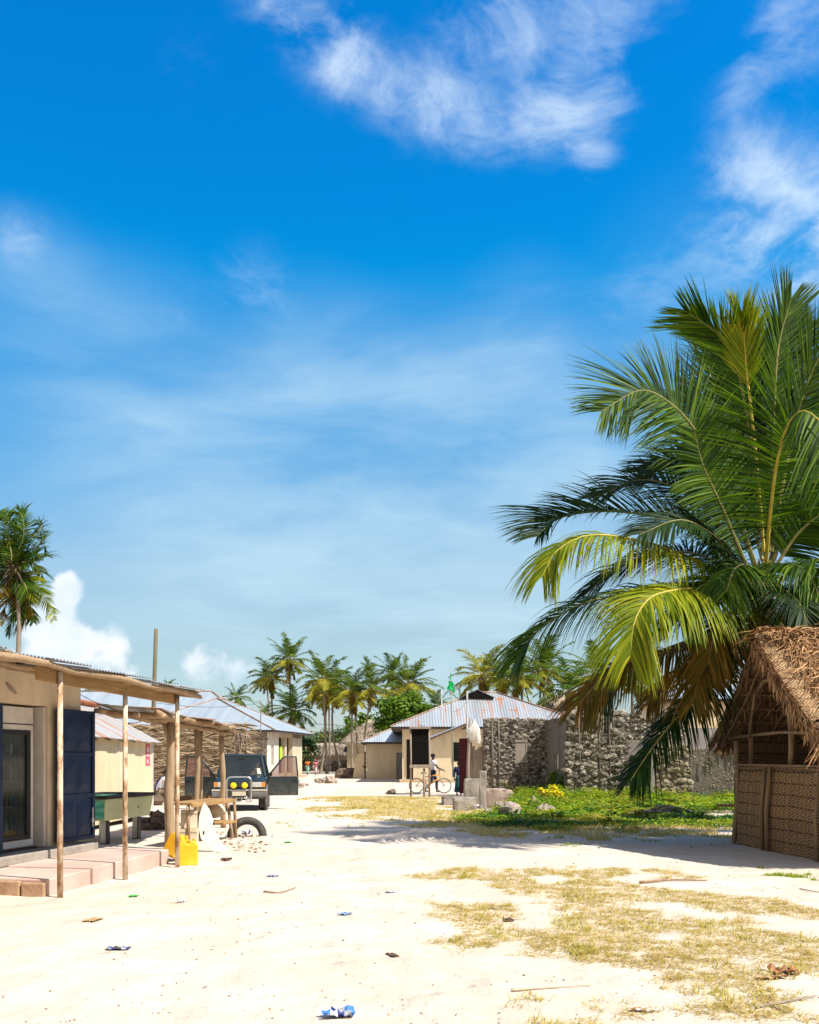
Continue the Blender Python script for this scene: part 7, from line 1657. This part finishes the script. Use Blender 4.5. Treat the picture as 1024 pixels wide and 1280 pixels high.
for _ in range(90000):
    y = 22.5 + 19 * r.random(); x = r.uniform(1.0, 14)
    if y > 36.9 and x > 8.9 or y > 37.9 and x > 5.7 or y > 41.9: continue
    dd_ = dens(x, y, GREEN, .7, 5.5, -.02, 1.6)
    if y > 30 and 4.2 < x < 13.5: dd_ = max(dd_, .9)
    if x < 4 and y > 31 and not (x > 3.3): dd_ *= .3
    if r.random() < dd_ * .75:
        hh = (.07 + .15 * smooth(24, 33, y) + .16 * smooth(34, 37, y)) * max(.4, 1 + 1.1 * patchy(x, y, .8, 2)); p = gp(x, y); n_ = 6; pv = patchy(x, y, .9, 51) + r.gauss(0, .12); wm = 1 if pv < -.22 else 2 if pv > .26 else 0
        for k in range(n_):
            a = r.uniform(0, 2 * PI); q = p + V(r.gauss(0, .09), r.gauss(0, .09), max(.01, hh * r.uniform(.2, 1.2))); d_ = V(math.cos(a), math.sin(a), r.uniform(-.1, .6)).normalized(); sd = V(-math.sin(a), math.cos(a), r.uniform(-.3, .3)) * .030; l = r.uniform(.06, .11)
            mb.add([q, q + d_ * l * .5 + sd, q + d_ * l, q + d_ * l * .5 - sd], [(0, 1, 2, 3)], wm)
        cnt += 1
    if cnt > 14000: break
for _ in range(230):      # taller leafy plants among the weeds
    y = 24 + 13.5 * r.random() ** .6; x = r.uniform(2.6, 13)
    if y > 36.7 and x > 8.8 or y > 37.8 and x > 5.6 or x < 4 and y > 31: continue
    p = gp(x, y); hh = r.uniform(.15, .32) + .25 * smooth(31, 37, y) * r.random(); mi = r.choice((0, 0, 1, 2))
    for s_ in range(r.randint(3, 6)):
        a = r.uniform(0, 6.28); d_ = V(math.cos(a) * .5, math.sin(a) * .5, 1).normalized(); mb.tube([p, p + d_ * hh], [.006, .003], 3, 1, False)
        for k in range(9):
            q = p + d_ * hh * r.uniform(.3, 1.05); b_ = r.uniform(0, 6.28); e_ = V(math.cos(b_), math.sin(b_), r.uniform(-.4, .5)).normalized(); sd = V(-math.sin(b_), math.cos(b_), r.uniform(-.4, .4)) * .04; l = r.uniform(.09, .17)
            mb.add([q, q + e_ * l * .5 + sd, q + e_ * l, q + e_ * l * .5 - sd], [(0, 1, 2, 3)], mi)
for _ in range(1500):     # drier grass mixed into the front of the weeds
    y = 22.5 + 7.5 * r.random() ** 1.5; x = r.uniform(1.5, 10)
    if dens(x, y, GREEN, .7, 5.5, -.3, .6) > .1 and patchy(x, y, 1.1, 61) > -.05: tuft(mb, gp(x, y), r, 8, .16, .12, .007, 2 if r.random() < .6 else 1)
M_WEEDY = m_leaf('yellowing_weed_leaf', (.14, .15, .01), (.34, .30, .03), .32, (.42, .34, .08)); M_WEEDD = m_leaf('dark_weed_leaf', (.02, .075, .008), (.06, .17, .012), .3)
tag(mb.build('green_weeds', [M_GRNL, M_WEEDD, M_WEEDY]), 'bright green leafy weeds covering the ground before the ruin', 'weeds', kind='stuff')
mb = MB(); cnt = 0
for _ in range(5000):      # stray blades by the hut and along the street
    k = r.random()
    if k < .4: x, y = r.uniform(4.6, 6.4), r.uniform(13.6, 15.2)
    elif k < .7: x, y = r.uniform(2, 6), r.uniform(18.5, 23)
    else: x, y = r.uniform(-3.5, 1), r.uniform(24, 34)
    if patchy(x, y, 1.2, 33) > .36: tuft(mb, gp(x, y), r, 6, .06, .05, .004, 1); cnt += 1
tag(mb.build('stray_grass', [M_DRYG, M_GRNL]), 'stray green tufts in the sand near the stall', 'grass', kind='stuff')

# ---------------------------------------------------------------- litter and debris
def scrap(label, px, py, w_, l_, mats, seed, h=.02, name='litter_scrap', cat='litter', rz=None, res=9, crumple=1.0):
    q = G(px, py); mb = MB(); r = random.Random(seed)
    for lay in (0, 1):
        for j in range(res + 1):
            for i in range(res + 1):
                u, v_ = i / res - .5, j / res - .5; k = mnoise.noise(V(u * 4.2, v_ * 4.2, seed)); k2 = mnoise.noise(V(u * 9, v_ * 9, seed + 5))
                ed = 1 + .35 * mnoise.noise(V(math.atan2(v_, u) * 1.2, seed, 1)); mb.v.append((u * w_ * ed, v_ * l_ * ed, h * (.5 + crumple * (k * .9 + k2 * .5)) - .003 * lay))
    w1 = res + 1; S_ = w1 * w1
    for j in range(res):
        for i in range(res):
            f_ = [j * w1 + i, j * w1 + i + 1, (j + 1) * w1 + i + 1, (j + 1) * w1 + i]; mb.f += [f_, [x + S_ for x in f_[::-1]]]; mi = (i // 2 + j // 5) % len(mats); mb.m += [mi, mi]
    o = mb.build(name, mats); o.location = q + V(0, 0, .006); o.rotation_euler.z = r.uniform(0, 6) if rz is None else rz; tag(o, label, cat); return o
def flatm(n, c, rough=.6): return m_simple(n, c, tuple(x * .75 for x in c), 12, rough)
K_BLUE = flatm('blue_plastic', (.06, .22, .62)); K_DKBLUE = flatm('dark_blue_plastic', (.03, .05, .22)); K_WHITE = flatm('white_plastic', (.75, .73, .70)); K_GREY = flatm('grey_paper', (.35, .35, .38)); K_BROWN = flatm('dry_leaf', (.26, .13, .05)); K_TAN = flatm('tan_leaf', (.45, .29, .14)); K_GREEN = flatm('green_plastic', (.05, .45, .08)); K_DARK = flatm('dark_scrap', (.06, .05, .05)); K_RED = flatm('red_scrap', (.5, .08, .06)); K_ORG = flatm('rust_leaf', (.45, .20, .07))
scrap('crumpled blue and white plastic wrapper nearest the viewer', 424, 1271, .20, .12, [K_BLUE, K_WHITE, K_DKBLUE, K_GREY, K_BLUE], 1, .05, rz=.1, crumple=1.3)
scrap('small flat blue scrap in the middle of the sand street', 431, 1143.5, .12, .12, [K_BLUE, K_GREY], 2, .02)
scrap('dark grey scrap of paper on the sand at left', 148, 1187, .20, .10, [K_GREY, K_DKBLUE, K_DARK], 3, .02, rz=0)
scrap('grey wrapper strip on the sand right of the road centre', 489, 1115.5, .14, .12, [K_WHITE, K_GREY], 4, .015)
scrap('white crumpled paper below the yellow jerrycan', 226, 1128, .10, .10, [K_WHITE], 5, .05)
scrap('small green wrapper left of the white crumpled paper', 167, 1121, .10, .10, [K_GREEN], 6, .02)
scrap('curled brown leaf on the sand right of the blue scrap', 491, 1195, .16, .07, [K_BROWN, K_DARK], 7, .012, 'dry_leaf', 'leaf')
scrap('tan crushed card on the sand below the platform', 116, 1151, .22, .13, [K_TAN], 8, .02)
scrap('dark blue scrap beside the tyre', 307, 1043, .16, .2, [K_DKBLUE, K_WHITE], 9, .08)
scrap('green scrap on the sand right of the tyre', 360, 1053.5, .12, .16, [K_GREEN], 10, .02)
scrap('dark crushed can on the sand in front of the counter', 283, 1076, .14, .14, [K_DARK, K_BROWN], 11, .05)
scrap('violet scrap left of the road centre near the tyre', 341, 1096, .14, .14, [K_DKBLUE, K_GREY], 12, .02)
scrap('white plastic sheet lying in the weeds by the boulder', 707, 1025, .42, .5, [K_WHITE], 13, .08)
scrap('second white plastic sheet in the weeds, right of the first', 738, 1022, .34, .6, [K_WHITE, K_GREY], 14, .10)
scrap('white plastic bag caught left of the large boulder', 611, 1018, .3, .4, [K_WHITE, K_GREY], 15, .16)
scrap('pale scrap on the grass below the white bag', 648, 1030, .5, .4, [K_WHITE], 16, .03)
scrap('large curled orange brown leaf at the right foreground', 980, 1217, .20, .16, [K_ORG, K_BROWN], 17, .05, 'dry_leaf', 'leaf')
scrap('brown leaf strip beside the curled orange leaf', 965, 1224, .26, .06, [K_BROWN, K_TAN], 18, .03, 'dry_leaf', 'leaf', .3)
scrap('pale wood chip on the foreground grass', 803, 1264, .16, .05, [K_TAN, K_WHITE], 19, .02, 'wood_chip', 'wood chip', -.3)
scrap('dark twisted leaf on the patchy grass left', 636, 1152, .10, .08, [K_BROWN, K_DARK], 20, .04, 'dry_leaf', 'leaf')
scrap('red scrap in the rubble before the counter', 277, 1056, .10, .12, [K_RED], 21, .03)
scrap('blue scrap by the yellow shrub', 672, 1003, .3, .3, [K_BLUE, K_GREY], 22, .1)
def stick(label, pts, r_=.012, mat=None, name='dry_stick'):
    mb = MB(); g_ = [G(*p) + V(0, 0, r_ + .004) for p in pts]; o0 = g_[0]; mb.tube(spline(g_, 12), [r_ * (1 - .5 * i / 12) for i in range(13)], 6); o = mb.build(name, mat or M_GREYWOOD, None, smooth=True, loc=o0); tag(o, label, 'stick')
stick('long dark stick lying across the upper grass patch', [(800, 1105), (840, 1102), (884, 1103)], .02, M_LOG)
stick('pale straight palm rib on the foreground grass', [(640, 1240), (690, 1236), (740, 1233)], .012, M_PALE)
stick('forked twig in the right foreground', [(945, 1262), (975, 1256), (1020, 1247)], .01)
stick('short twig branching beside the forked twig', [(960, 1255), (970, 1262), (985, 1268)], .008)
stick('thin twig lying on the sand by the stall', [(1000, 1112), (1015, 1115), (1030, 1117)], .008)
stick('brown palm rib on the sand before the counter', [(330, 1116), (350, 1117), (370, 1111)], .012, M_LOG)
# heap of dead palm leaves in the weeds
dh = thing('dead_leaf_heap', 'heap of grey dead palm leaves lying in the green weeds', 'leaf heap', G(845, 1024)); mb = MB(); r = random.Random(44)
for k in range(700):
    a, q = r.uniform(0, 2 * PI), math.sqrt(r.random()); x, y = math.cos(a) * q * 1.0, math.sin(a) * q * 1.0; z = .32 * (1 - q) + .02; b_ = r.gauss(0, .5); d_ = V(math.cos(b_), math.sin(b_), r.uniform(-.3, .3)); l = r.uniform(.2, .6); p = V(x, y + .8, z)
    mb.ribbon([p - d_ * l / 2, p + V(0, 0, .02), p + d_ * l / 2 - V(0, 0, .03)], [.006, .016, .003], V(-math.sin(b_), math.cos(b_), r.uniform(-.6, .6)).normalized())
mb.build('leaves', M_GREYTHATCH, dh); mb = MB(); mb.ball((0, .8, .05), (.8, .75, .2), 3, 0, .4, 7); mb.build('mound', m_simple('dark_mulch', (.10, .065, .045), (.05, .035, .028), 6, .95, .8, .03), dh)
# small crumbs of dry leaf and coral scattered over the sand
mb = MB(); r = random.Random(55)
for k in range(1500):
    y = 6 + 30 * r.random() ** 1.7; x = r.uniform(-.42, .46) * y
    if x < -4.1 and y < 17.5 or mnoise.noise(V(x * .35, y * .35, 7)) < -.15: continue
    p = gp(x, y, .004); s = r.uniform(.006, .020) * (.6 + .04 * y); a = r.uniform(0, 6.28); mi = r.choice((0, 0, 1, 1, 2, 3))
    if mi == 3: mb.ball(p, (s * .8, s * .7, s * .5), 1, 3, .3, k)
    else: d_ = V(math.cos(a), math.sin(a), .15) * s * 1.6; sd = V(-math.sin(a), math.cos(a), r.uniform(-.4, .4)) * s * .55; mb.add([p - d_ * .5, p + sd, p + d_ * .7 + V(0, 0, s * .3), p - sd], [(0, 1, 2, 3)], mi)
tag(mb.build('leaf_crumbs', [K_BROWN, K_TAN, K_ORG, M_BOULDER]), 'fine scatter of dry leaf crumbs and pebbles on the sand', 'leaf litter', kind='stuff')
mb = MB(); r = random.Random(56)
for k in range(260):
    q = G(r.gauss(300, 16), r.uniform(1040, 1066)) if k < 130 else G(r.uniform(650, 900), r.uniform(1012, 1036)); s = r.uniform(.012, .04); mb.ball(q + V(0, 0, s * .3), (s, s * .8, s * .5), 1, k % 3, .4, k)
tag(mb.build('rubble_crumbs', [M_BOULDER, M_PALE, K_BROWN]), 'small rubble and rubbish crumbs around the tyre and in the weeds', 'rubble', kind='stuff')
